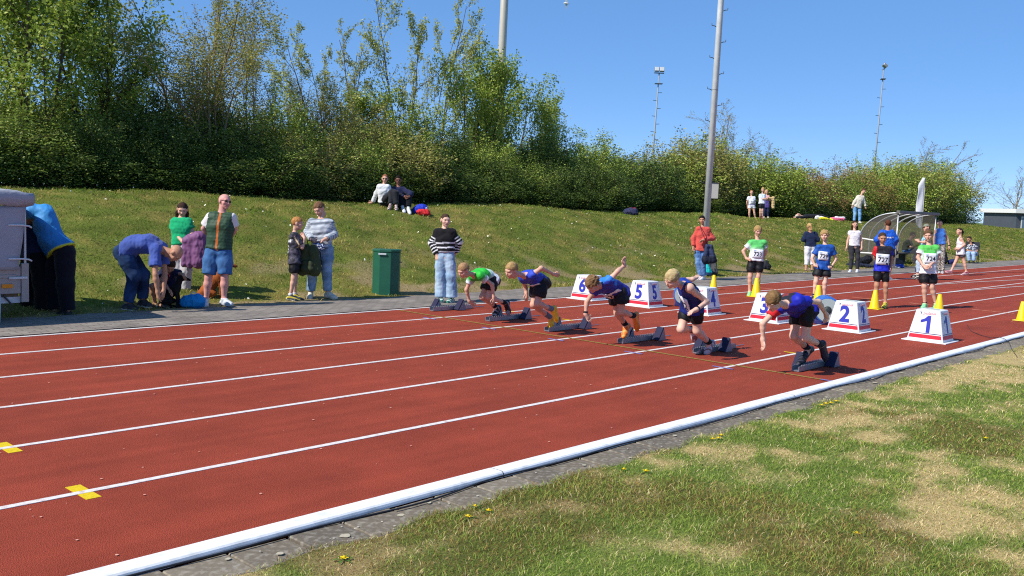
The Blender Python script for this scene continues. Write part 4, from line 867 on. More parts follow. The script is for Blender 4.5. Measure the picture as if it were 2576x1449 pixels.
def person(J, St, label, h=.014, skin='fair', fat=1.0, head=1.0, hair=None, top=None, bottom=None, shoes=None, socks=None, under=None, curve=0.0, bib=None, glasses=None, watch=None, cap=None, belt=None, group=None, seed=0):
    J = {k: np.array(v, float) for k, v in J.items()}; s = St
    _c = (J['sl'] + J['sr']) / 2; _u = unit(_c - (J['hl'] + J['hr']) / 2)
    for q in 'lr': J['s' + q] = J['s' + q] + (_c - J['s' + q]) * .17 - _u * .021 * s
    P0 = (J['hl'] + J['hr']) / 2; C0 = (J['sl'] + J['sr']) / 2; up = unit(C0 - P0); lat = unit(J['sl'] - J['sr']); lat = unit(lat - up * (lat @ up)); fr = np.cross(lat, up)
    latp = unit(J['hl'] - J['hr']); latp = unit(latp - up * (latp @ up)); Lt = np.linalg.norm(C0 - P0)
    shw = np.linalg.norm(J['sl'] - J['sr']) / 2; rc = fat
    base = (J['al'] + J['ar']) / 2; zb = min(J['tl'][2], J['tr'][2], J['al'][2], J['ar'][2]) - .03 * s; root = empty('person', (float(base[0]), float(base[1]), float(zb)))
    def sp(t, l, f=0.0):                               # torso point: t 0 hip..1 shoulder, l lateral (left +), f front
        b = curve * 4 * t * (1 - t) if t > 0 else 0; la = latp * (1 - t) + lat * t; return P0 + up * Lt * t + la * l - fr * b + fr * f
    r_pel, r_wai, r_rib, r_ch = .053 * s * rc, .046 * s * rc, .051 * s * rc, .038 * s * rc
    hw = max(np.linalg.norm(J['hl'] - J['hr']) / 2, .05 * s)
    nk = sp(1.0, 0)
    def torso(inf=0.0, lo=0.0, bag=0.0):
        g = [C(sp(.02, 0), sp(.4, 0), r_pel * 1.02 + inf + bag, r_wai * 1.04 + inf + bag), C(sp(.4, 0), sp(.74, 0, .004 * s), r_wai * 1.04 + inf + bag * .8, r_rib * 1.08 + inf + bag * .3), C(sp(.74, 0, .004 * s), sp(.96, 0), r_rib * 1.08 + inf + bag * .3, r_ch * 1.12 + inf)]
        if inf: g += [C(nk + up * .004 * s, J['sl'], .03 * s + inf * .5, .03 * s + inf * .8), C(nk + up * .004 * s, J['sr'], .03 * s + inf * .5, .03 * s + inf * .8)]
        for q in (-1, 1):
            g += [C(sp(.0, q * hw * .75) - up * .01 * s, sp(.32, q * .036 * s * rc), r_pel + inf + bag, r_wai + inf + bag * .8), C(sp(.32, q * .036 * s * rc), sp(.72, q * min(.045 * s * rc, shw * .6)), r_wai + inf + bag * .8, r_rib + inf + bag * .3), C(sp(.72, q * min(.045 * s * rc, shw * .6)), sp(.97, q * shw * .62), r_rib + inf + bag * .3, r_ch * .95 + inf), C(sp(.97, q * shw * .6), J['sl' if q > 0 else 'sr'], r_ch * .92 + inf, .030 * s + inf)]
        return g
    hc = J['hd']; hh = (.085 + .085 * s) * head
    hu = unit(hc - nk); f0 = unit(J['face']); hu = unit(hu * .75 + up * .25); hu = unit(hu - f0 * (hu @ f0) * .85) ; hx = unit(np.cross(f0, hu)); fz = f0 - hx * (f0 @ hx); fy = unit(fz - hu * (fz @ hu)); HR = np.stack([hx, fy, hu], 1)      # local x right?, y front, z up
    hp = lambda x, y, z: hc + HR @ (np.array((x, y, z)) * hh)
    neck = [C(nk - up * .01 * s, hp(0, -.12, -.25), .032 * s * min(rc, 1.1), .029 * s * min(rc, 1.1)), C(nk, J['sl'], .024 * s, .027 * s), C(nk, J['sr'], .024 * s, .027 * s)]
    def limb(a, b, c, ra, rm, rb_, rc2, rd, inf=0.0, t1=.28, bulge=0.0):
        m1 = a + (b - a) * .4; m2 = b + (c - b) * t1; return [C(a, m1, ra + inf, rm + inf), C(m1, b, rm + inf, rb_ + inf), C(b, m2, rb_ + inf, rc2 + inf), C(m2, c, rc2 + inf, rd + inf)]
    arm = lambda q, inf=0: limb(J['s' + q], J['e' + q], J['w' + q], .029 * s * rc, .0255 * s * rc, .0205 * s, .0215 * s * rc, .0145 * s, inf)
    leg = lambda q, inf=0: limb(J['h' + q] , J['k' + q], J['a' + q], .051 * s * rc, .045 * s * rc, .0305 * s, .0315 * s * rc, .0195 * s, inf, .3)
    def footp(q, inf=0.0):
        a, t = J['a' + q], J['t' + q]; sh = unit(J['a' + q] - J['k' + q]); hl_ = a + sh * .034 * s; d = unit(t - hl_); dn = unit(sh - d * (sh @ d)) if abs(sh @ d) < .92 else unit(-fr - d * (-fr @ d))
        Lf = np.linalg.norm(t - hl_); heel = hl_ - d * .020 * s; ball = hl_ + d * Lf * .70 + dn * .002 * s
        return [C(a, heel, .020 * s + inf, .020 * s + inf), C(heel, ball, .020 * s + inf, .022 * s + inf), C(a + d * .012 * s, ball, .019 * s + inf, .018 * s + inf), C(ball, t, .021 * s + inf, .015 * s + inf)], dn, heel, ball, t
    def handp(q):
        w, f = J['w' + q], J['f' + q]; d = unit(f - w); n_ = unit(np.cross(d, unit(J['e' + q] - w) + 1e-3)); n_ = n_ if np.linalg.norm(np.cross(d, unit(J['e' + q] - w))) > .08 else unit(np.cross(d, lat + .01)); sd = np.cross(d, n_); pl_ = .050 * s
        return w, d, n_, sd, pl_, [C(w, w + d * pl_ + sd * .011 * s, .0155 * s, .0125 * s), C(w, w + d * pl_ - sd * .011 * s, .0155 * s, .0125 * s)]
    groups = [(torso() + neck, [], .05)]
    for q in 'lr': groups += [(arm(q) + handp(q)[5], [], .02), (leg(q) + footp(q)[0], [], .03)]
    V, Q, gid = skin_mesh(groups, h, .03)
    sk = np.array(lin(SK.get(skin, skin))); col = np.tile(sk, (len(V), 1)); col *= (1 + .06 * n3(V, 9, seed))[:, None]
    # head, finer
    X_, Y_, Z_ = (np.array(v) for v in ((1, 0, 0), (0, 1, 0), (0, 0, 1)))
    E_ = lambda x, y, z, rx, ry, rz: ('e', hp(x, y, z), HR, np.array((rx, ry, rz)) * hh)
    hg = [([E_(0, -.06, .11, .345, .43, .385), E_(0, .12, -.20, .25, .27, .29), C(hp(0, .36, .06), hp(0, .455, -.09), .03 * hh, .05 * hh), C(hp(-.09, .33, -.245), hp(.09, .33, -.245), .045 * hh, .045 * hh), C(hp(0, .29, -.41), hp(0, .30, -.40), .075 * hh, .075 * hh), C(hp(-.16, .33, .115), hp(.16, .33, .115), .06 * hh, .06 * hh), C(hp(-.18, .24, -.1), hp(.18, .24, -.1), .12 * hh, .12 * hh), C(hp(0, -.1, -.2), hp(0, -.12, -.5), .2 * hh, .19 * hh)], [], .09 * hh),
          ([E_(-.355, -.04, -.02, .045, .09, .15), E_(.355, -.04, -.02, .045, .09, .15)], [], .02)]
    hv, hq, _ = skin_mesh(hg, max(.0055, h * .42), .015); lv = (hv - hc) @ HR / hh
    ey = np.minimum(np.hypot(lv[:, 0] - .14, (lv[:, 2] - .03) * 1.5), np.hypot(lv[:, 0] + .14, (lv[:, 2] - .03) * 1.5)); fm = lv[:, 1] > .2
    hv = hv - np.outer(np.where(fm, np.exp(-(ey / .09) ** 2) * .032 * hh, 0), fy)
    hcol = np.tile(sk, (len(hv), 1)); cheek = np.exp(-((np.abs(lv[:, 0]) - .19) / .1) ** 2 - ((lv[:, 2] + .13) / .1) ** 2) * fm; hcol = hcol * (1 - .22 * cheek[:, None] * np.array((0, .6, .5)))
    hair_c = np.array(lin(hair[1])) if hair else sk * .5
    brow = fm & (np.abs(lv[:, 2] - .125 + .25 * np.abs(np.abs(lv[:, 0]) - .15)) < .028) & (np.abs(np.abs(lv[:, 0]) - .15) < .09); hcol[brow] = hcol[brow] * .7 + hair_c * .2
    lip = fm & (np.abs(lv[:, 2] + .245) < .035) & (np.abs(lv[:, 0]) < .10); hcol[lip] *= np.array((.72, .48, .48))
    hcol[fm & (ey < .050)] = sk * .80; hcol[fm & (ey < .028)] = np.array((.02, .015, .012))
    if hair and hair[0] == 'beard' or (glasses == 'beard'):
        bd = fm & (lv[:, 2] < -.2) & ~lip; hcol[bd] = hcol[bd] * .6 + hair_c * .25
    # fingers
    fm_ = MB()
    for q in 'lr':
        w, d, n_, sd, pl_, _p = handp(q); curl = .25
        for i, (o_, L_) in enumerate(((-.0165, .036), (-.0055, .043), (.0055, .041), (.0165, .033))):
            b0 = w + d * pl_ * .9 + sd * o_ * s; L2 = L_ * s; d2 = unit(d + n_ * curl + sd * o_ * 4); d3 = unit(d + n_ * curl * 2.5); fm_.tube([b0, b0 + d2 * L2 * .5, b0 + d2 * L2 * .5 + d3 * L2 * .5], [.0062 * s, .0056 * s, .0042 * s], 5)
        b0 = w + d * pl_ * .35 - sd * .014 * s; d2 = unit(d * .75 - sd * .75 + n_ * .25); fm_.tube([b0, b0 + d2 * .026 * s, b0 + d2 * .026 * s + unit(d - sd * .25) * .022 * s], [.0078 * s, .0064 * s, .0048 * s], 5)
    fv = np.array(fm_.v); nV, nH = len(V), len(hv)
    me = bpy.data.meshes.new('body'); allV = np.concatenate([V, hv, fv]); faces = [tuple(f) for f in Q.tolist()] + [tuple(f) for f in (hq + nV).tolist()] + [tuple(i + nV + nH for i in f) for f in fm_.f]
    me.from_pydata(allV.tolist(), [], faces); me.polygons.foreach_set('use_smooth', np.ones(len(me.polygons), bool)); a = me.color_attributes.new('Col', 'FLOAT_COLOR', 'POINT'); cc = np.ones((len(allV), 4), np.float32); cc[:, :3] = np.concatenate([col, hcol, np.tile(sk, (len(fv), 1))]); a.data.foreach_set('color', cc.ravel())
    put(link('body', me, None, skinm), root)
    def info(V_, gid_):
        rel = V_ - P0; v = rel @ up / Lt; I = {'P': V_, 'g': gid_, 'v': v, 'l': (rel @ lat) / (.1 * s), 'f': (rel @ fr) / (.1 * s)}
        for q in 'lr':
            a_, b_, c_ = J['s' + q], J['e' + q], J['w' + q]; t1 = np.clip((V_ - a_) @ (b_ - a_) / ((b_ - a_) @ (b_ - a_)), 0, 1); t2 = np.clip((V_ - b_) @ (c_ - b_) / ((c_ - b_) @ (c_ - b_)), 0, 1); I['u' + q] = (t1 + t2) / 2
        return I
    # ---- garments
    def wear_top(d, name='shirt', ex=0.0, k=.045):
        inf = d.get('inf', .012) + ex; sl = d.get('sleeve', .5); hem = d.get('hem', -.12); bag = d.get('bag', .006); tor = torso(inf, 0, bag)
        for q, kq in ((1, 'l'), (-1, 'r')):
            dn = unit(-up * .8 + unit(J['k' + kq] - J['h' + kq]) * .35); a_ = sp(0, q * hw * .7); tor.append(C(a_, a_ + dn * max(.02, -hem * Lt + .06), r_pel + inf + bag, r_pel * .98 + inf + bag * 1.3))
        cuts = [(P0 + up * Lt * hem, -up, .5 * s)]
        nkh = hp(0, -.12, -.3); cuts_n = []
        gs = [(tor, cuts, k)]
        for q in 'lr':
            a_, b_, c_ = J['s' + q], J['e' + q], J['w' + q]; lo = d.get('loose', .010)
            if sl == 0: continue
            if sl <= 1.0:
                e = a_ + (b_ - a_) * sl; gs.append(([C(a_, e + unit(b_ - a_) * .03, .030 * s * rc + inf, .0265 * s * rc + inf + lo)], [(e, unit(b_ - a_), .12 * s)], .02))
            else:
                e = b_ + (c_ - b_) * (sl - 1); gs.append(([C(a_, b_, .030 * s * rc + inf, .0225 * s * rc + inf + lo), C(b_, e + unit(c_ - b_) * .02, .0225 * s * rc + inf + lo, .017 * s + inf + lo * .6)], [(e, unit(c_ - b_), .09 * s)], .03))
        Ft = gs
        V_, Q_, g_ = skin_mesh(Ft, h, .035)
        # open the collar
        dn = d_cone(V_, nk + unit(hp(0, -.1, -.3) - nk) * .022 * s + up * .006 * s, hp(0, -.1, -.3), .033 * s, .033 * s); keepv = dn > (0 if not d.get('collar') else -.02)
        if d.get('vneck'): keepv &= d_cone(V_, nk + fr * .03 * s, nk - up * .07 * s + fr * .07 * s, .035 * s, .01 * s) > 0
        if sl == 0:
            for q in 'lr': keepv &= d_cone(V_, J['s' + q] + unit(J['s' + q] - nk) * .025 * s, J['s' + q] + unit(J['s' + q] - nk) * .08 * s - up * .02 * s, .046 * s, .05 * s) > 0
        Q_ = Q_[keepv[Q_].all(1)]; V_ = jitter(V_, Q_, d.get('amp', .005), d.get('sc', 16), seed); use = np.unique(Q_); mp = np.full(len(V_), -1); mp[use] = np.arange(len(use)); V_, g_, Q_ = V_[use], g_[use], mp[Q_]
        o = link(name, mesh_np(name, V_, Q_, True, d['col'](info(V_, g_))), None, d.get('mat', clothm)); put(o, root); return o
    def wear_bottom(d, name):
        inf = d.get('inf', .010); ln = d.get('len', .6); lo = d.get('loose', .012); fl = d.get('flare', 0.0); wz = d.get('waist', .22); gs = []
        pel = []
        for q in (-1, 1): pel += [C(sp(.0, q * hw * .75) - up * .01 * s, sp(.32, q * .036 * s * rc), r_pel + inf + .004, r_wai + inf + .003)]
        gs.append((pel, [(P0 + up * Lt * wz, up, .4 * s)], .05))
        for q in 'lr':
            a_, b_, c_ = J['h' + q], J['k' + q], J['a' + q]
            if ln <= 1.0:
                e = a_ + (b_ - a_) * ln; gs.append(([C(a_, a_ + (b_ - a_) * .4, .052 * s * rc + inf, .046 * s * rc + inf + lo * .6), C(a_ + (b_ - a_) * .4, e + unit(b_ - a_) * .03, .046 * s * rc + inf + lo * .6, (.047 - .016 * ln) * s * rc + inf + lo)], [(e, unit(b_ - a_), .16 * s)], .04))
            else:
                e = b_ + (c_ - b_) * (ln - 1); m1 = a_ + (b_ - a_) * .4; gs.append(([C(a_, m1, .052 * s * rc + inf, .046 * s * rc + inf + lo * .3), C(m1, b_, .046 * s * rc + inf + lo * .3, .033 * s * rc + inf + lo * .7), C(b_, e + unit(c_ - b_) * .02, .033 * s * rc + inf + lo * .7, .023 * s + inf + lo + fl)], [(e, unit(c_ - b_), .12 * s)], .035))
        return part(name, gs, h, d.get('mat', clothm), root, d['col'], info, .025, d.get('amp', .004), d.get('sc', 15), seed + 3)
    if bottom: wear_bottom(bottom, bottom.get('name', 'shorts'))
    if under: wear_top(under, under.get('name', 'undershirt'))
    if top: wear_top(top, top.get('name', 'shirt'), .008 if under else 0)
    if socks:
        for q in 'lr':
            a_, k_ = J['a' + q], J['k' + q]; e = a_ + (k_ - a_) * socks[1]; part('sock', [([C(a_, e + unit(k_ - a_) * .02, .023 * s + .004, .026 * s + .004)], [(e, unit(k_ - a_), .08 * s)], .02)], max(h * .7, .008), clothm, root, solid(socks[0]), info, .01)
    if shoes:
        for q in 'lr':
            pr, dn, heel, ball, toe = footp(q, .0045); soleH = .0135 * s; cut = heel + dn * (.022 * s); uc, scol = np.array(lin(shoes[0])), np.array(lin(shoes[1])); ac = np.array(lin(shoes[2])) if len(shoes) > 2 else uc
            kd = unit(J['k' + q] - J['a' + q])
            def colf(I, dn=dn, cut=cut, uc=uc, scol=scol, ac=ac):
                t = (I['P'] - cut) @ dn; c_ = np.where((t > -soleH)[:, None], scol, uc); st = (np.abs(np.sin((I['P'] @ np.array((40., 35., 30.))))) > .86) & (t <= -soleH); c_[st] = ac; return c_
            part('shoe', [(pr, [(cut, dn, .3 * s), (J['a' + q] + kd * .012 * s, kd, .036 * s)], .03)], max(h * .6, .007), shoem, root, colf, info, .01)
    if hair and hair[0] not in ('bald',):
        st, hcx = hair[0], hair[1]; hcol_ = np.array(lin(hcx)); tip = np.array(lin(hair[2])) * .85 if len(hair) > 2 else hcol_ * 1.3
        th = {'short': .034, 'crop': .02, 'mop': .065, 'tied': .012, 'long': .02, 'pony': .015, 'fringe': .048}[st]
        gs = [([E_(0, -.07, .13, .345 + th, .42 + th, .385 + th)], [], .05 * hh)]; cut_n = unit(hu * 1.0 - fy * {'short': .72, 'crop': .85, 'mop': .55, 'tied': .95, 'long': .95, 'pony': .95, 'fringe': .35}[st]); cut_p = hp(0, 0, {'short': .02, 'crop': .07, 'mop': -.02, 'tied': .02, 'long': .0, 'pony': .03, 'fringe': -.06}[st]); gs[0][1].append((cut_p, -cut_n, 1.0 * hh))
        ex = []
        if st == 'long': ex = [C(hp(-.24, -.2, .12), hp(-.34, -.08, -.35), .15 * hh, .13 * hh), C(hp(-.34, -.08, -.35), hp(-.36, .1, -.85), .13 * hh, .10 * hh), C(hp(.24, -.2, .12), hp(.34, -.08, -.35), .15 * hh, .13 * hh), C(hp(.34, -.08, -.35), hp(.36, .1, -.85), .13 * hh, .10 * hh), C(hp(0, -.38, .1), hp(0, -.38, -.75), .2 * hh, .12 * hh)]
        if st == 'pony': ex = [C(hp(0, -.5, .15), hp(0, -.62, -.05), .09 * hh, .12 * hh), C(hp(0, -.62, -.05), hp(.03, -.6, -.65), .12 * hh, .05 * hh)]
        if st == 'tied': ex = [E_(0, -.5, .12, .15, .13, .14)]
        if ex: gs.append((ex, [], .08 * hh))
        def colh(I): w = np.clip(.5 + .5 * n3(I['P'], 55, seed), 0, 1)[:, None]; z_ = np.clip(((I['P'] - hc) @ hu / hh + .2) * 1.2, 0, 1)[:, None]; m_ = np.clip(w * .5 + z_ * .35, 0, 1); return hcol_ * (1 - m_) + tip * m_
        part('hair', gs, max(.0055, h * .42), hairm, root, colh, info, .02, {'mop': .006, 'fringe': .0025, 'short': .0018}.get(st, .0015), 38, seed, 0)
    if glasses in ('sun', 'clear'):
        m = MB(); T = Matrix([[*HR[i], hc[i]] for i in range(3)] + [[0, 0, 0, 1]]); 
        for x_ in (-.13, .13): m.box((x_ - .095) * hh, .375 * hh, -.03 * hh, (x_ + .095) * hh, .395 * hh, .10 * hh, T)
        m.box(-.05 * hh, .38 * hh, .04 * hh, .05 * hh, .393 * hh, .07 * hh, T)
        for s_ in (-1, 1): m.tube([tuple(T @ Vector((s_ * .225 * hh, .385 * hh, .06 * hh))), tuple(T @ Vector((s_ * .30 * hh, .25 * hh, .06 * hh))), tuple(T @ Vector((s_ * .365 * hh, -.03 * hh, .06 * hh)))], .014 * hh, 5)
        m.build('sunglasses' if glasses == 'sun' else 'glasses', shiny, root)
    if cap:
        cc_ = solid(cap); part('cap', [([E_(0, -.06, .15, .38, .46, .40)], [(hp(0, 0, .17), -unit(hu - fy * .12), 1.0 * hh)], .02), ([E_(0, .48, .19, .26, .24, .03)], [], .02)], .007, clothm, root, cc_, info, .01)
    if watch:
        q = watch; w, e = J['w' + q], J['e' + q]; d = unit(e - w); m = MB(); m.tube([w + d * .006 * s, w + d * .024 * s], .0205 * s, 12); m.build('watch', watchm, root, smooth=False)
    if bib:
        txt, bv, bl_, bs = bib[:4]; wv, hv_ = .092 * s * bs, .074 * s * bs; rr = r_rib * 1.08 + .022 + (top.get('bag', .006) * .5 if top else 0); o0 = sp(bv, bl_ * s, 0); m = MB(); vs = []; fs = []
        for i in range(5):
            for j in range(9):
                x_ = (j / 8 - .5) * 2 * wv; y_ = (i / 4 - .5) * 2 * hv_; vs.append(o0 + lat * x_ + up * y_ + fr * (rr + .012 - (x_ / wv) ** 2 * .022 * bs + .002 * math.sin(9 * x_ / wv + i)))
                if i and j: fs.append(((i - 1) * 9 + j - 1, (i - 1) * 9 + j, i * 9 + j, i * 9 + j - 1))
        m.add(vs, fs); bo = m.build('race_bib', bibm, root, smooth=True); bo.modifiers.new('t', 'SOLIDIFY').thickness = .002
        tm = text_mesh(txt, hv_ * 1.25, .0004, .0015); a_ = np.empty(len(tm.vertices) * 3); tm.vertices.foreach_get('co', a_); a_ = a_.reshape(-1, 3); x_ = a_[:, 0]; tm.vertices.foreach_set('co', (o0 + np.outer(x_, lat) + np.outer(a_[:, 1] - hv_ * .12, up) + np.outer(rr + .0155 - (x_ / wv) ** 2 * .022 * bs + a_[:, 2], fr)).astype(np.float32).ravel())
        put(link('bib_number', tm, None, inkm), bo)
        m = MB(); q0 = o0 - lat * wv * .5 + up * hv_ * .68; ff = fr * (rr + .0115)
        m.add([q0 + ff - lat * wv * .3 - up * hv_ * .1, q0 + ff + lat * wv * .35 - up * hv_ * .1, q0 + ff + lat * wv * .35 + up * hv_ * .12, q0 + ff - lat * wv * .3 + up * hv_ * .12], [(0, 1, 2, 3)]); m.build('bib_print', M('bib_pale_blue', '#b9cfe6', .7, .2), bo)
    if belt: part('belt', [([C(sp(.16, -hw * .6), sp(.16, hw * .6), r_pel + .016, r_pel + .016)], [(sp(.22, 0), up, .3 * s), (sp(.12, 0), -up, .3 * s)], .02)], h, clothm, root, solid(belt), info)
    tag(root, label, 'person', group); return root
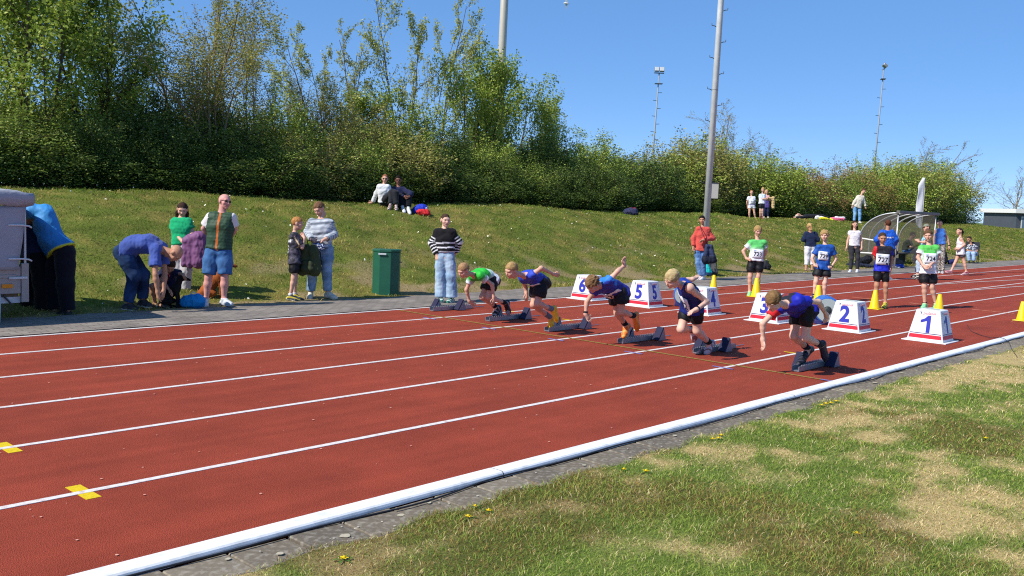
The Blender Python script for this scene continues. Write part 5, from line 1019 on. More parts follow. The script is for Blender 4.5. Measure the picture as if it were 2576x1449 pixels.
# joints of every figure in metres (world axes)
PE = {
 'runA': dict(hd=(-0.271,5.420,0.764), nk=(-0.093,5.420,0.739), sl=(-0.086,5.270,0.702), sr=(0.004,5.570,0.661), el=(0.114,5.220,0.569), wl=(0.157,5.220,0.387), fl=(0.156,5.220,0.290), er=(-0.003,5.620,0.461), wr=(0.062,5.620,0.293), fr=(0.185,5.580,0.195), hl=(0.229,5.330,0.619), hr=(0.353,5.510,0.613), kr=(0.216,5.510,0.356), ar=(0.519,5.510,0.192), tr=(0.449,5.490,0.061), kl=(0.173,5.330,0.376), al=(0.522,5.330,0.271), tl=(0.600,5.330,0.095), face=(-0.917,0.034,-0.398)),
 'runB': dict(hd=(-0.589,4.200,0.870), nk=(-0.419,4.200,0.817), sl=(-0.360,4.050,0.828), sr=(-0.235,4.350,0.747), el=(-0.279,3.960,0.910), wl=(-0.014,3.980,0.824), fl=(0.091,3.980,0.806), er=(-0.066,4.420,0.614), wr=(-0.060,4.400,0.535), fr=(-0.066,4.380,0.457), hl=(-0.072,4.110,0.702), hr=(0.053,4.290,0.690), kr=(-0.031,4.290,0.380), ar=(0.344,4.290,0.181), tr=(0.317,4.270,0.059), kl=(-0.145,4.120,0.419), al=(0.172,4.120,0.326), tl=(0.271,4.120,0.158), face=(-0.991,0.065,-0.120)),
 'runC': dict(hd=(-0.452,2.970,0.791), nk=(-0.296,2.970,0.806), sl=(-0.316,2.820,0.864), sr=(-0.261,3.120,0.696), el=(-0.223,2.770,0.959), wl=(-0.093,2.770,1.025), fl=(-0.110,2.770,1.107), er=(-0.305,3.160,0.545), wr=(-0.331,3.150,0.398), fr=(-0.284,3.110,0.312), hl=(0.030,2.880,0.682), hr=(0.142,3.050,0.661), kr=(0.193,3.050,0.390), ar=(0.393,3.050,0.219), tr=(0.327,3.030,0.074), kl=(0.051,2.890,0.433), al=(0.348,2.890,0.360), tl=(0.422,2.890,0.175), face=(-0.731,0.101,-0.675)),
 'runD': dict(hd=(-0.346,1.900,0.943), nk=(-0.188,1.900,0.858), sl=(-0.199,1.750,0.868), sr=(0.032,2.050,0.894), el=(0.076,1.680,0.680), wl=(-0.177,1.660,0.604), fl=(-0.303,1.700,0.555), er=(0.369,2.150,0.882), wr=(0.411,2.100,0.898), fr=(0.494,2.100,0.916), hl=(0.090,1.820,0.572), hr=(0.135,1.980,0.560), kr=(0.026,1.980,0.325), ar=(0.299,1.980,0.301), tr=(0.324,1.980,0.174), kl=(0.157,1.840,0.312), al=(0.487,1.860,0.135), tl=(0.421,1.860,0.019), face=(-0.870,0.208,-0.447)),
 'runE': dict(hd=(-0.439,0.580,0.823), nk=(-0.201,0.580,0.804), sl=(-0.163,0.430,0.839), sr=(-0.113,0.730,0.710), el=(0.163,0.360,0.808), wl=(0.426,0.380,0.649), fl=(0.522,0.400,0.534), er=(-0.254,0.780,0.549), wr=(-0.226,0.780,0.376), fr=(-0.212,0.760,0.213), hl=(0.188,0.490,0.711), hr=(0.323,0.670,0.692), kr=(0.276,0.670,0.389), ar=(0.656,0.670,0.210), tr=(0.398,0.650,0.068), kl=(0.207,0.500,0.397), al=(0.614,0.500,0.283), tl=(0.759,0.500,0.094), face=(-0.826,0.067,-0.560)),
 'b723': dict(hd=(8.492,5.628,1.362), nk=(8.493,5.608,1.218), sr=(8.369,5.730,1.137), sl=(8.591,5.493,1.150), er=(8.290,5.832,0.927), wr=(8.278,5.737,0.775), fr=(8.276,5.663,0.762), el=(8.647,5.494,0.945), wl=(8.662,5.546,0.792), fl=(8.647,5.586,0.742), hr=(8.381,5.661,0.705), hl=(8.492,5.542,0.711), kr=(8.325,5.650,0.399), kl=(8.442,5.526,0.406), ar=(8.342,5.647,0.072), al=(8.463,5.519,0.085), tr=(8.202,5.584,0.010), tl=(8.344,5.434,0.031), face=(-0.609,-0.706,-0.361)),
 'b729': dict(hd=(8.791,4.296,1.334), nk=(8.798,4.270,1.201), sr=(8.685,4.381,1.114), sl=(8.897,4.155,1.127), er=(8.628,4.453,0.859), wr=(8.614,4.376,0.721), fr=(8.574,4.301,0.722), el=(8.961,4.095,0.869), wl=(8.810,4.118,0.700), fl=(8.707,4.155,0.699), hr=(8.679,4.326,0.651), hl=(8.793,4.204,0.658), kr=(8.616,4.330,0.392), kl=(8.737,4.198,0.381), ar=(8.616,4.350,0.093), al=(8.758,4.193,0.065), tr=(8.511,4.278,0.041), tl=(8.578,4.144,0.012), face=(-0.954,-0.255,-0.154)),
 'b727': dict(hd=(8.760,3.107,1.348), nk=(8.766,3.083,1.218), sr=(8.665,3.185,1.156), sl=(8.866,2.969,1.168), er=(8.726,3.212,0.973), wr=(8.818,3.179,0.797), fr=(8.852,3.151,0.748), el=(8.910,2.954,0.962), wl=(8.843,2.944,0.789), fl=(8.806,2.931,0.729), hr=(8.676,3.112,0.693), hl=(8.772,3.009,0.699), kr=(8.629,3.097,0.427), kl=(8.750,2.967,0.427), ar=(8.635,3.106,0.100), al=(8.771,2.959,0.095), tr=(8.434,3.107,0.035), tl=(8.579,2.919,0.018), face=(-0.763,-0.565,-0.314)),
 'b724': dict(hd=(9.546,2.524,1.430), nk=(9.553,2.498,1.293), sr=(9.434,2.614,1.205), sl=(9.662,2.371,1.218), er=(9.389,2.635,0.996), wr=(9.310,2.494,0.850), fr=(9.293,2.418,0.800), el=(9.673,2.332,1.013), wl=(9.413,2.386,0.869), fl=(9.274,2.423,0.794), hr=(9.460,2.514,0.656), hl=(9.568,2.399,0.663), kr=(9.435,2.482,0.439), kl=(9.535,2.373,0.426), ar=(9.469,2.459,0.092), al=(9.618,2.300,0.107), tr=(9.290,2.436,0.022), tl=(9.436,2.251,0.033), face=(-0.946,-0.253,-0.204)),
 'wgreen': dict(hd=(-2.144,9.923,1.427), nk=(-2.158,9.923,1.315), sr=(-2.250,10.016,1.261), sl=(-2.074,9.827,1.271), er=(-2.255,9.995,1.066), wr=(-2.241,9.743,0.943), fr=(-2.230,9.652,0.911), el=(-2.048,9.773,1.078), wl=(-2.156,9.693,0.929), fl=(-2.221,9.640,0.891), hr=(-2.219,9.925,0.832), hl=(-2.124,9.823,0.838), kr=(-2.258,9.873,0.458), kl=(-2.153,9.761,0.464), ar=(-2.238,9.849,0.101), al=(-2.162,9.766,0.092), tr=(-2.319,9.706,0.035), tl=(-2.221,9.598,0.020), face=(-0.426,-0.745,-0.512)),
 'bald': dict(hd=(-2.039,8.823,1.586), nk=(-2.044,8.809,1.433), sr=(-2.206,8.975,1.378), sl=(-1.951,8.701,1.379), er=(-2.244,9.077,1.166), wr=(-2.132,9.086,1.031), fr=(-2.062,9.066,1.005), el=(-1.908,8.745,1.171), wl=(-1.900,8.895,1.028), fl=(-1.956,8.951,0.998), hr=(-2.195,8.892,0.835), hl=(-2.067,8.755,0.842), kr=(-2.262,8.881,0.436), kl=(-2.093,8.701,0.445), ar=(-2.277,8.912,0.105), al=(-2.094,8.717,0.118), tr=(-2.383,8.750,0.026), tl=(-2.093,8.502,0.063), face=(0.073,-0.996,-0.052)),
 'bent': dict(hd=(-3.004,8.473,0.837), nk=(-3.064,8.577,0.908), sr=(-3.250,8.525,0.895), sl=(-3.011,8.772,0.913), er=(-3.302,8.461,0.546), wr=(-3.270,8.452,0.300), fr=(-3.251,8.461,0.184), el=(-3.035,8.719,0.544), wl=(-3.081,8.661,0.290), fl=(-3.127,8.621,0.175), hr=(-3.536,8.941,0.821), hl=(-3.426,9.087,0.810), kr=(-3.442,8.814,0.513), kl=(-3.272,8.896,0.510), ar=(-3.512,8.849,0.106), al=(-3.278,8.898,0.141), tr=(-3.422,8.743,0.031), tl=(-3.213,8.773,0.068), face=(0.241,-0.411,-0.879)),
 'crouch': dict(hd=(-2.842,8.947,0.618), nk=(-2.843,8.982,0.535), sr=(-2.883,9.097,0.523), sl=(-2.758,8.937,0.550), er=(-2.955,8.968,0.407), wr=(-2.911,8.797,0.262), fr=(-2.915,8.754,0.239), el=(-2.723,8.804,0.502), wl=(-2.758,8.694,0.503), fl=(-2.775,8.633,0.464), hr=(-2.921,9.203,0.233), hl=(-2.836,9.111,0.229), kr=(-3.102,8.967,0.324), kl=(-3.041,8.832,0.360), ar=(-3.012,9.055,0.051), al=(-2.963,8.930,0.057), tr=(-3.034,8.898,0.019), tl=(-2.967,8.738,0.028), face=(-0.293,-0.643,-0.707)),
 'trailA': dict(hd=(-4.618,9.456,1.323), nk=(-4.566,9.331,1.365), sr=(-4.525,9.067,1.375), sl=(-4.466,9.449,1.392), er=(-4.645,9.227,1.374), wr=(-4.734,9.403,1.322), fr=(-4.797,9.497,1.289), el=(-4.568,9.555,1.364), wl=(-4.661,9.649,1.315), fl=(-4.723,9.711,1.282), hr=(-4.369,8.859,0.842), hl=(-4.347,9.096,0.812), kr=(-4.389,8.795,0.425), kl=(-4.443,9.146,0.411), ar=(-4.367,8.782,0.060), al=(-4.435,9.059,0.034), tr=(-4.453,8.868,0.012), tl=(-4.527,9.151,-0.015), face=(-0.358,0.873,-0.331)),
 'trailB': dict(hd=(-4.612,9.534,1.276), nk=(-4.590,9.499,1.189), sr=(-4.611,9.365,1.121), sl=(-4.561,9.678,1.106), er=(-4.668,9.402,0.943), wr=(-4.729,9.501,0.967), fr=(-4.767,9.590,0.991), el=(-4.592,9.692,0.956), wl=(-4.642,9.749,0.982), fl=(-4.693,9.805,0.994), hr=(-4.570,9.273,0.759), hl=(-4.578,9.501,0.743), kr=(-4.549,9.202,0.395), kl=(-4.617,9.494,0.372), ar=(-4.552,9.159,0.045), al=(-4.653,9.440,0.006), tr=(-4.625,9.229,-0.018), tl=(-4.711,9.495,-0.049), face=(-0.298,0.834,-0.465)),
 'stripeM': dict(hd=(-0.176,9.024,1.511), nk=(-0.168,9.000,1.397), sr=(-0.297,9.128,1.314), sl=(-0.045,8.857,1.316), er=(-0.319,9.155,1.115), wr=(-0.367,8.940,0.996), fr=(-0.357,8.825,0.986), el=(-0.007,8.816,1.095), wl=(-0.207,8.771,1.027), fl=(-0.319,8.783,0.982), hr=(-0.216,8.976,0.824), hl=(-0.107,8.860,0.831), kr=(-0.325,8.971,0.463), kl=(-0.134,8.841,0.468), ar=(-0.329,9.003,0.115), al=(-0.103,8.835,0.128), tr=(-0.434,8.885,0.035), tl=(-0.054,8.669,0.045), face=(-0.740,-0.265,-0.619)),
 'blackB': dict(hd=(-0.657,8.938,1.267), nk=(-0.705,8.972,1.134), sr=(-0.768,8.844,1.103), sl=(-0.636,9.083,1.085), er=(-0.691,8.747,0.886), wr=(-0.619,8.792,1.032), fr=(-0.620,8.879,1.121), el=(-0.566,8.994,0.870), wl=(-0.552,8.912,1.038), fl=(-0.583,8.912,1.113), hr=(-0.762,8.849,0.633), hl=(-0.666,8.980,0.622), kr=(-0.774,8.844,0.385), kl=(-0.675,8.957,0.373), ar=(-0.817,8.867,0.099), al=(-0.679,8.954,0.097), tr=(-0.736,8.769,0.023), tl=(-0.592,8.851,0.027), face=(0.756,-0.644,-0.116)),
 'girl': dict(hd=(1.463,7.691,1.397), nk=(1.456,7.685,1.293), sr=(1.347,7.793,1.222), sl=(1.552,7.574,1.234), er=(1.319,7.838,1.005), wr=(1.307,7.709,0.818), fr=(1.302,7.691,0.754), el=(1.632,7.535,1.034), wl=(1.628,7.588,0.848), fl=(1.613,7.628,0.806), hr=(1.383,7.693,0.759), hl=(1.489,7.579,0.766), kr=(1.352,7.653,0.431), kl=(1.476,7.521,0.438), ar=(1.356,7.632,0.086), al=(1.483,7.496,0.087), tr=(1.273,7.510,0.044), tl=(1.338,7.438,0.028), face=(-0.371,-0.922,-0.106)),
 'red': dict(hd=(11.134,8.618,1.508), nk=(11.140,8.594,1.372), sr=(11.047,8.684,1.301), sl=(11.240,8.477,1.306), er=(10.989,8.755,1.027), wr=(10.932,8.703,0.833), fr=(10.912,8.686,0.768), el=(11.316,8.393,1.060), wl=(10.995,8.466,1.010), fl=(10.892,8.512,0.969), hr=(11.039,8.618,0.732), hl=(11.129,8.522,0.737), kr=(11.009,8.579,0.418), kl=(11.068,8.487,0.424), ar=(11.056,8.515,0.099), al=(11.117,8.479,0.093), tr=(10.889,8.507,0.012), tl=(10.938,8.454,0.015), face=(-0.883,-0.457,-0.106)),
 'navyW': dict(hd=(17.906,8.973,1.380), nk=(17.915,8.949,1.273), sl=(17.806,9.055,1.186), sr=(18.034,8.811,1.199), el=(17.742,9.067,0.981), wl=(18.028,9.095,1.061), fl=(18.104,9.090,1.089), er=(18.044,8.744,0.999), wr=(18.177,8.935,1.070), fr=(18.198,8.990,1.095), hl=(17.841,8.960,0.756), hr=(17.969,8.823,0.763), kl=(17.837,8.947,0.403), kr=(17.952,8.824,0.409), al=(17.757,8.925,0.038), ar=(17.888,8.788,0.059), tl=(17.901,9.014,-0.014), tr=(18.051,8.855,-0.005), face=(0.683,0.634,-0.362)),
 'whiteW': dict(hd=(19.439,8.205,1.503), nk=(19.426,8.201,1.367), sr=(19.311,8.312,1.270), sl=(19.530,8.078,1.282), er=(19.285,8.333,0.990), wr=(19.203,8.318,0.770), fr=(19.175,8.311,0.711), el=(19.584,8.013,1.008), wl=(19.526,7.972,0.789), fl=(19.500,7.963,0.730), hr=(19.329,8.229,0.790), hl=(19.464,8.085,0.798), kr=(19.306,8.177,0.430), kl=(19.434,8.040,0.438), ar=(19.307,8.187,0.071), al=(19.456,8.029,0.089), tr=(19.140,8.151,0.006), tl=(19.305,7.976,0.027), face=(-0.796,-0.597,-0.104)),
 'blueJ': dict(hd=(17.428,6.391,1.569), nk=(17.418,6.385,1.433), sl=(17.283,6.518,1.346), sr=(17.524,6.260,1.360), el=(17.183,6.565,1.119), wl=(17.331,6.565,0.974), fl=(17.401,6.557,0.926), er=(17.533,6.191,1.139), wr=(17.587,6.216,0.977), fr=(17.603,6.232,0.896), hl=(17.314,6.422,0.870), hr=(17.456,6.270,0.878), kl=(17.329,6.382,0.471), kr=(17.449,6.251,0.462), al=(17.285,6.318,0.075), ar=(17.366,6.229,0.064), tl=(17.453,6.362,-0.006), tr=(17.514,6.210,0.005), face=(0.803,0.595,0.000)),
 'seatM': dict(hd=(27.444,9.297,1.130), nk=(27.365,9.364,0.997), sr=(27.121,9.362,0.890), sl=(27.542,9.411,0.897), er=(27.156,9.253,0.681), wr=(27.381,9.079,0.647), fr=(27.470,9.026,0.639), el=(27.609,9.354,0.672), wl=(27.704,9.173,0.639), fl=(27.697,9.106,0.632), hr=(27.130,9.422,0.520), hl=(27.328,9.473,0.514), kr=(27.407,9.078,0.517), kl=(27.683,9.136,0.522), ar=(27.309,9.159,0.103), al=(27.578,9.192,0.096), tr=(27.424,9.026,0.035), tl=(27.694,9.059,0.027), face=(0.488,-0.833,-0.262)),
 'capM': dict(hd=(18.550,5.712,1.506), nk=(18.566,5.675,1.362), sr=(18.376,5.618,1.283), sl=(18.717,5.753,1.285), er=(18.309,5.650,1.088), wr=(18.230,5.780,1.097), fr=(18.229,5.830,1.134), el=(18.670,5.794,1.095), wl=(18.561,5.866,1.091), fl=(18.487,5.907,1.130), hr=(18.375,5.675,0.811), hl=(18.555,5.746,0.804), kr=(18.270,5.733,0.500), kl=(18.464,5.817,0.490), ar=(18.254,5.731,0.143), al=(18.433,5.836,0.154), tr=(18.189,5.786,0.027), tl=(18.324,5.942,0.075), face=(-0.818,0.564,-0.108)),
 'blueW': dict(hd=(22.808,6.784,1.639), nk=(22.807,6.769,1.510), sr=(22.706,6.864,1.412), sl=(22.898,6.660,1.433), er=(22.691,6.888,1.133), wr=(22.649,6.854,0.875), fr=(22.615,6.835,0.784), el=(22.984,6.559,1.151), wl=(22.988,6.491,0.895), fl=(22.958,6.467,0.804), hr=(22.728,6.779,0.953), hl=(22.842,6.658,0.960), kr=(22.703,6.719,0.512), kl=(22.791,6.624,0.517), ar=(22.784,6.676,0.067), al=(22.829,6.584,0.073), tr=(22.625,6.618,0.011), tl=(22.680,6.529,0.007), face=(-0.858,-0.502,-0.108)),
 'whiteG': dict(hd=(22.550,6.071,1.404), nk=(22.563,6.038,1.261), sr=(22.668,6.092,1.185), sl=(22.457,5.966,1.192), el=(22.481,5.854,0.991), wl=(22.367,5.986,0.839), fl=(22.348,6.067,0.852), er=(22.665,6.126,0.974), wr=(22.559,6.135,0.846), fr=(22.504,6.133,0.829), hr=(22.597,6.032,0.707), hl=(22.504,5.926,0.715), kr=(22.505,6.093,0.430), kl=(22.548,5.838,0.412), ar=(22.394,6.172,0.126), al=(22.580,5.765,0.117), tr=(22.275,6.295,0.083), tl=(22.465,5.876,0.020), face=(-0.822,0.567,0.054)),
 'floralM': dict(hd=(32.317,8.752,0.993), nk=(32.366,8.678,0.836), sr=(32.240,8.726,0.733), sl=(32.566,8.598,0.739), er=(32.138,8.736,0.531), wr=(32.234,8.555,0.502), fr=(32.288,8.494,0.485), el=(32.670,8.467,0.604), wl=(32.465,8.455,0.506), fl=(32.356,8.496,0.484), hr=(32.416,8.640,0.393), hl=(32.580,8.538,0.398), kr=(31.948,8.630,0.420), kl=(32.098,8.468,0.408), ar=(31.941,8.564,0.083), al=(32.064,8.433,0.091), tr=(31.819,8.540,0.019), tl=(31.941,8.408,0.015), face=(-0.928,0.373,0.000)),
 'kid1': dict(hd=(29.657,17.494,2.793), nk=(29.651,17.479,2.635), sr=(29.540,17.589,2.568), sl=(29.748,17.367,2.580), er=(29.490,17.614,2.344), wr=(29.504,17.572,2.143), fr=(29.508,17.560,2.083), el=(29.756,17.329,2.359), wl=(29.735,17.327,2.169), fl=(29.727,17.328,2.116), hr=(29.580,17.493,2.160), hl=(29.690,17.374,2.166), kr=(29.521,17.470,1.843), kl=(29.681,17.298,1.853), ar=(29.547,17.454,1.601), al=(29.733,17.256,1.612), tr=(29.501,17.349,1.552), tl=(29.694,17.141,1.555), face=(-0.729,-0.677,-0.105)),
 'kid2': dict(hd=(29.109,16.633,2.765), nk=(29.087,16.636,2.606), sr=(29.006,16.715,2.538), sl=(29.147,16.564,2.547), er=(28.991,16.707,2.364), wr=(28.975,16.503,2.357), fr=(29.021,16.411,2.373), el=(29.159,16.528,2.374), wl=(29.065,16.451,2.361), fl=(29.057,16.417,2.374), hr=(29.016,16.654,2.157), hl=(29.086,16.579,2.161), kr=(28.964,16.620,1.821), kl=(29.024,16.556,1.824), ar=(28.972,16.617,1.524), al=(29.045,16.537,1.517), tr=(28.852,16.591,1.464), tl=(28.972,16.459,1.452), face=(-0.891,-0.405,-0.206)),
 'kid3': dict(hd=(31.065,17.493,2.780), nk=(31.062,17.477,2.631), sr=(30.992,17.544,2.569), sl=(31.131,17.396,2.577), er=(30.974,17.540,2.391), wr=(30.944,17.400,2.435), fr=(30.952,17.353,2.477), el=(31.152,17.349,2.401), wl=(31.036,17.306,2.461), fl=(30.990,17.316,2.500), hr=(30.992,17.487,2.144), hl=(31.086,17.387,2.150), kr=(30.934,17.468,1.853), kl=(31.047,17.346,1.860), ar=(30.938,17.475,1.604), al=(31.065,17.338,1.612), tr=(30.843,17.420,1.543), tl=(30.985,17.270,1.563), face=(-0.729,-0.677,-0.105)),
 'walkW': dict(hd=(36.174,14.993,2.829), nk=(36.092,15.059,2.660), sr=(35.964,15.184,2.566), sl=(36.163,14.969,2.562), er=(35.803,15.248,2.292), wr=(35.725,15.305,2.092), fr=(35.706,15.315,2.012), el=(36.218,14.946,2.273), wl=(36.234,14.873,2.078), fl=(36.241,14.853,1.985), hr=(35.842,15.246,2.041), hl=(35.993,15.085,2.050), kr=(35.809,15.189,1.680), kl=(36.000,15.027,1.674), ar=(35.793,15.205,1.332), al=(35.976,15.007,1.327), tr=(35.735,15.111,1.273), tl=(35.948,14.911,1.268), face=(0.050,-0.932,-0.359)),
 'sitW': dict(hd=(6.188,15.129,2.175), nk=(6.170,15.130,2.029), sr=(6.063,15.240,1.995), sl=(6.252,15.037,1.997), er=(6.092,15.357,1.778), wr=(6.076,15.463,1.558), fr=(6.007,15.532,1.516), el=(6.335,15.073,1.830), wl=(6.210,14.831,1.776), fl=(6.215,14.750,1.759), hr=(6.184,15.202,1.578), hl=(6.268,15.112,1.583), kr=(6.141,14.765,1.831), kl=(6.165,14.664,1.815), ar=(6.033,14.692,1.506), al=(6.133,14.583,1.502), tr=(5.900,14.598,1.395), tl=(6.032,14.456,1.394), face=(-0.654,-0.749,-0.104)),
 'sitM': dict(hd=(6.525,14.995,2.229), nk=(6.513,14.988,2.078), sr=(6.414,15.087,2.021), sl=(6.620,14.866,2.024), er=(6.315,14.873,1.834), wr=(6.421,14.608,1.807), fr=(6.452,14.501,1.801), el=(6.605,14.569,1.888), wl=(6.511,14.513,1.812), fl=(6.439,14.513,1.791), hr=(6.539,15.043,1.592), hl=(6.643,14.932,1.598), kr=(6.371,14.735,1.802), kl=(6.517,14.575,1.773), ar=(6.346,14.578,1.526), al=(6.447,14.468,1.514), tr=(6.275,14.418,1.409), tl=(6.375,14.306,1.378), face=(-0.654,-0.749,-0.104)),
}
DAND = [(-4.431, -0.653, 1.15, 'yellow dandelion alone at the lawn edge in the middle'), (-4.499, -0.526, 0.92, 'small yellow dandelion left of the lone middle one'), (-5.945, -0.538, 1.15, 'leftmost dandelion but one, near the slab edge'), (-5.782, -0.536, 1.03, 'pair dandelion nearer the slabs, upper one'), (-5.782, -0.429, 0.92, 'uppermost of the left dandelions by the slabs'), (-6.810, -0.579, 1.15, 'dandelion farthest left at the bottom lawn edge'), (-4.524, -2.105, 1.15, 'single dandelion in the dry lawn at the bottom right'), (-3.311, -0.479, 1.15, 'dandelion at the lawn edge, left of a close trio'), (-3.252, -0.495, 1.15, 'dandelion at the lawn edge, middle of a close trio'), (-3.144, -0.456, 1.03, 'dandelion at the lawn edge, right of a close trio'), (-1.392, -0.457, 1.26, 'dandelion leftmost of the cluster before the nearest block'), (-1.291, -0.449, 1.26, 'dandelion in the cluster before the nearest block, second'), (-1.218, -0.461, 1.26, 'dandelion in the cluster before the nearest block, third'), (-1.101, -0.462, 1.26, 'dandelion rightmost of the cluster before the nearest block'), (-1.491, -1.870, 1.15, 'dandelion high on the green lawn at the far right')]
# ================================================================== the cast
def L_(hexc): return np.array(lin(hexc))
def grad(stops, key='v'):
    xs_ = [a for a, _ in stops]; cs = np.array([L_(c) for _, c in stops])
    def f(I): return np.stack([np.interp(I[key], xs_, cs[:, i]) for i in range(3)], -1)
    return f
def greenwhite(g1='#3fb24a', w='#dfe3ea', mid=.62):
    tor = grad([(mid - .35, w), (mid - .05, '#b9d9bd'), (mid + .12, g1), (1.1, g1)])
    def f(I):
        c = tor(I); sl = I['g'] > 0; u = np.where(I['g'] == 1, I['ul'], I['ur'])[:, None]; k = np.clip((u - .06) / .16, 0, 1)
        return np.where(sl[:, None], c * (1 - k) + L_(w) * k, c)
    return f
def stripes(base, line, n, w, v0, v1, un=9.0, u0=.22):
    b, l = L_(base), L_(line)
    def f(I):
        sl = I['g'] > 0; u = np.where(I['g'] == 1, I['ul'], I['ur']); on = np.where(sl, (np.mod(u * un, 1) < w) & (u > u0), (np.mod((I['v'] - v0) / (v1 - v0) * n, 1) < w) & (I['v'] > v0) & (I['v'] < v1)); return np.where(on[:, None], l, b)
    return f
def multistripe(I):
    sl = I['g'] > 0; u = np.where(I['g'] == 1, I['ul'], I['ur']) * .9; t = np.where(sl, u, I['v'] * .55); k = np.clip(.5 + 1.2 * np.sin(t * 62), 0, 1); k2 = .5 + .5 * np.sin(t * 23 + 1); a = L_('#bcc3cb'); b = L_('#5a6472'); m = (k * (.4 + .55 * k2))[:, None]; return a * (1 - m) + b * m
def b727col(I):
    sl = I['g']; c = np.tile(L_('#1c2490'), (len(sl), 1)); ch = (I['v'] > .50) & (np.abs(I['l']) < 1.15) & (sl == 0); c[ch] = L_('#26242b'); lf = (I['v'] > .1) & (I['v'] <= .62) & (I['l'] > .2) & (sl == 0) & (I['v'] > .30); c[lf] = L_('#241e46'); red = (sl == 2) | ((sl == 0) & (I['l'] < -1.0) & (I['v'] > .66)); c[red] = L_('#c9242c'); em = (sl == 0) & (np.abs(I['l']) < .45) & (np.abs(I['v'] - .66) < .05); c[em] = c[em] * .5 + L_('#b02028') * .5; c[(sl == 0) & (I['v'] <= .30)] = L_('#1f2bb4'); return c
def runEcol(I):
    sl = I['g']; c = np.tile(L_('#1e27a8'), (len(sl), 1)); bk = (I['f'] < .1) & (I['v'] > .80) & (np.abs(I['l']) < .6) & (sl == 0); c[bk] = L_('#26262e'); em = bk & (np.abs(I['l'] + .1) < .25) & (I['v'] > .84) & (I['v'] < .94); c[em] = L_('#7d3434'); ft = (I['f'] > .55) & (sl == 0); c[ft] = L_('#1a1c3c'); c[sl == 2] = L_('#c9242c'); st = (sl == 0) & (np.abs(I['v'] - .42) < .03); c[st] = L_('#20222e'); return c
def runCcol(I):
    c = np.tile(L_('#2a2f8c'), (len(I['v']), 1)); c[(I['v'] > .62)] = L_('#2f7ad0'); c[(I['v'] > .62) & (I['f'] > .2)] = L_('#2c3fa8'); return c
def runBcol(I):
    c = np.tile(L_('#25348f'), (len(I['v']), 1)); u = (I['v'] > .45); c[u] = L_('#2c46b8'); c[(I['v'] < .2)] = L_('#20242e'); return c
def camo(a, b, sc):
    a, b = L_(a), L_(b); return lambda I: np.where((n3(I['P'], sc, 2) > .05)[:, None], a, b)
def black_shirt(I):
    c = camo('#2a2a33', '#4c4856', 26)(I); sl = I['g'] > 0; u = np.where(I['g'] == 1, I['ul'], I['ur']); c[sl & (u > .40) & (u < .43)] = L_('#c9b08a'); nm = (I['f'] < -.3) & (np.abs(I['v'] - .80) < .05) & (np.abs(np.mod(I['l'] * 3.2, 1) - .5) < .34); c[nm] = L_('#d9d9de'); n1 = (I['f'] < -.3) & (np.abs(I['l']) < .32) & (I['v'] > .34) & (I['v'] < .68) & (np.abs(np.mod((I['v'] - .34) * 9, 1) - .5) < .32); c[n1] = L_('#d9d9de'); return c
def vest(I):
    t = np.abs(np.sin(I['v'] * 34)); c = L_('#2f4a36')[None] * (.65 + .5 * t[:, None]); z = (np.abs(I['l']) < .09) & (I['f'] > 0); c[z] = L_('#c8682c'); return c
def floral(I): return np.where((n3(I['P'], 38, 4) > .1)[:, None], L_('#d6d8de'), L_('#20243a'))
def leopard(I): return np.where((n3(I['P'], 60, 1) > .0)[:, None], L_('#c9c4b8'), L_('#2c2a28'))
def jeans(c1, c2):
    a, b = L_(c1), L_(c2); return lambda I: a + (b - a) * np.clip(.5 + .5 * n3(I['P'], 7, 1) + .25 * n3(I['P'], 22, 3), 0, 1)[:, None]
def ground_to_bank(J):
    q = min(('tl', 'tr', 'al', 'ar'), key=lambda k: J[k][2] - float(emb_h(J[k][0], J[k][1]))); return float(emb_h(J[q][0], J[q][1])) + .03 - J[q][2]
def shifted(k, dz=None, extra=0.0):
    J = {a: np.array(b, float) for a, b in PE[k].items()}
    if dz is None: dz = ground_to_bank(J)
    for a in J:
        if a != 'face': J[a] = J[a] + np.array((0, 0, dz + extra))
    return J
blk = dict(len=.62, col=solid('#17171c'), mat=sportm, loose=.018, inf=.014)
tights = dict(len=.62, col=solid('#141419'), mat=sportm, loose=.0, inf=.008)
# --- runners
RG = 'boys leaving the starting blocks'
person(PE['runA'], 1.38, 'boy in a green and white shirt crouched at his starting block, farthest runner', .011, 'fair', 0.86, 0.97, ('short', '#8a6648', '#b8946c'), dict(sleeve=.52, hem=-.02, col=greenwhite('#2fb03a', '#d3d6e4', .5), mat=sportm, loose=.016, bag=.010), blk, ('#16161c', '#22222a', '#8d9098'), ('#16161c', .22), curve=.05, group=RG, seed=1)
person(PE['runB'], 1.40, 'boy in a blue shirt and yellow spikes with one arm swung behind', .011, 'fair', 0.88, 0.98, ('short', '#8a6a44', '#bfa06e'), dict(sleeve=.30, hem=.0, col=runBcol, mat=sportm, loose=.014, bag=.012), dict(blk, len=.70, loose=.03), ('#f0b012', '#d89010', '#f5c640'), ('#6f7480', .32), curve=.02, bib=('730', .28, .0, .95), group=RG, seed=2)
person(PE['runC'], 1.40, 'curly haired boy in a two tone blue shirt and orange shoes with one arm raised', .011, 'fair', 0.88, 0.98, ('mop', '#5d442e', '#9a7a54'), dict(sleeve=.30, hem=-.02, col=runCcol, mat=sportm, loose=.014, bag=.014), dict(blk, len=.55, loose=.035), ('#e87a28', '#cfc4c0', '#f2a050'), ('#16161c', .30), curve=.04, bib=('731', .30, .0, .95), watch='r', group=RG, seed=3)
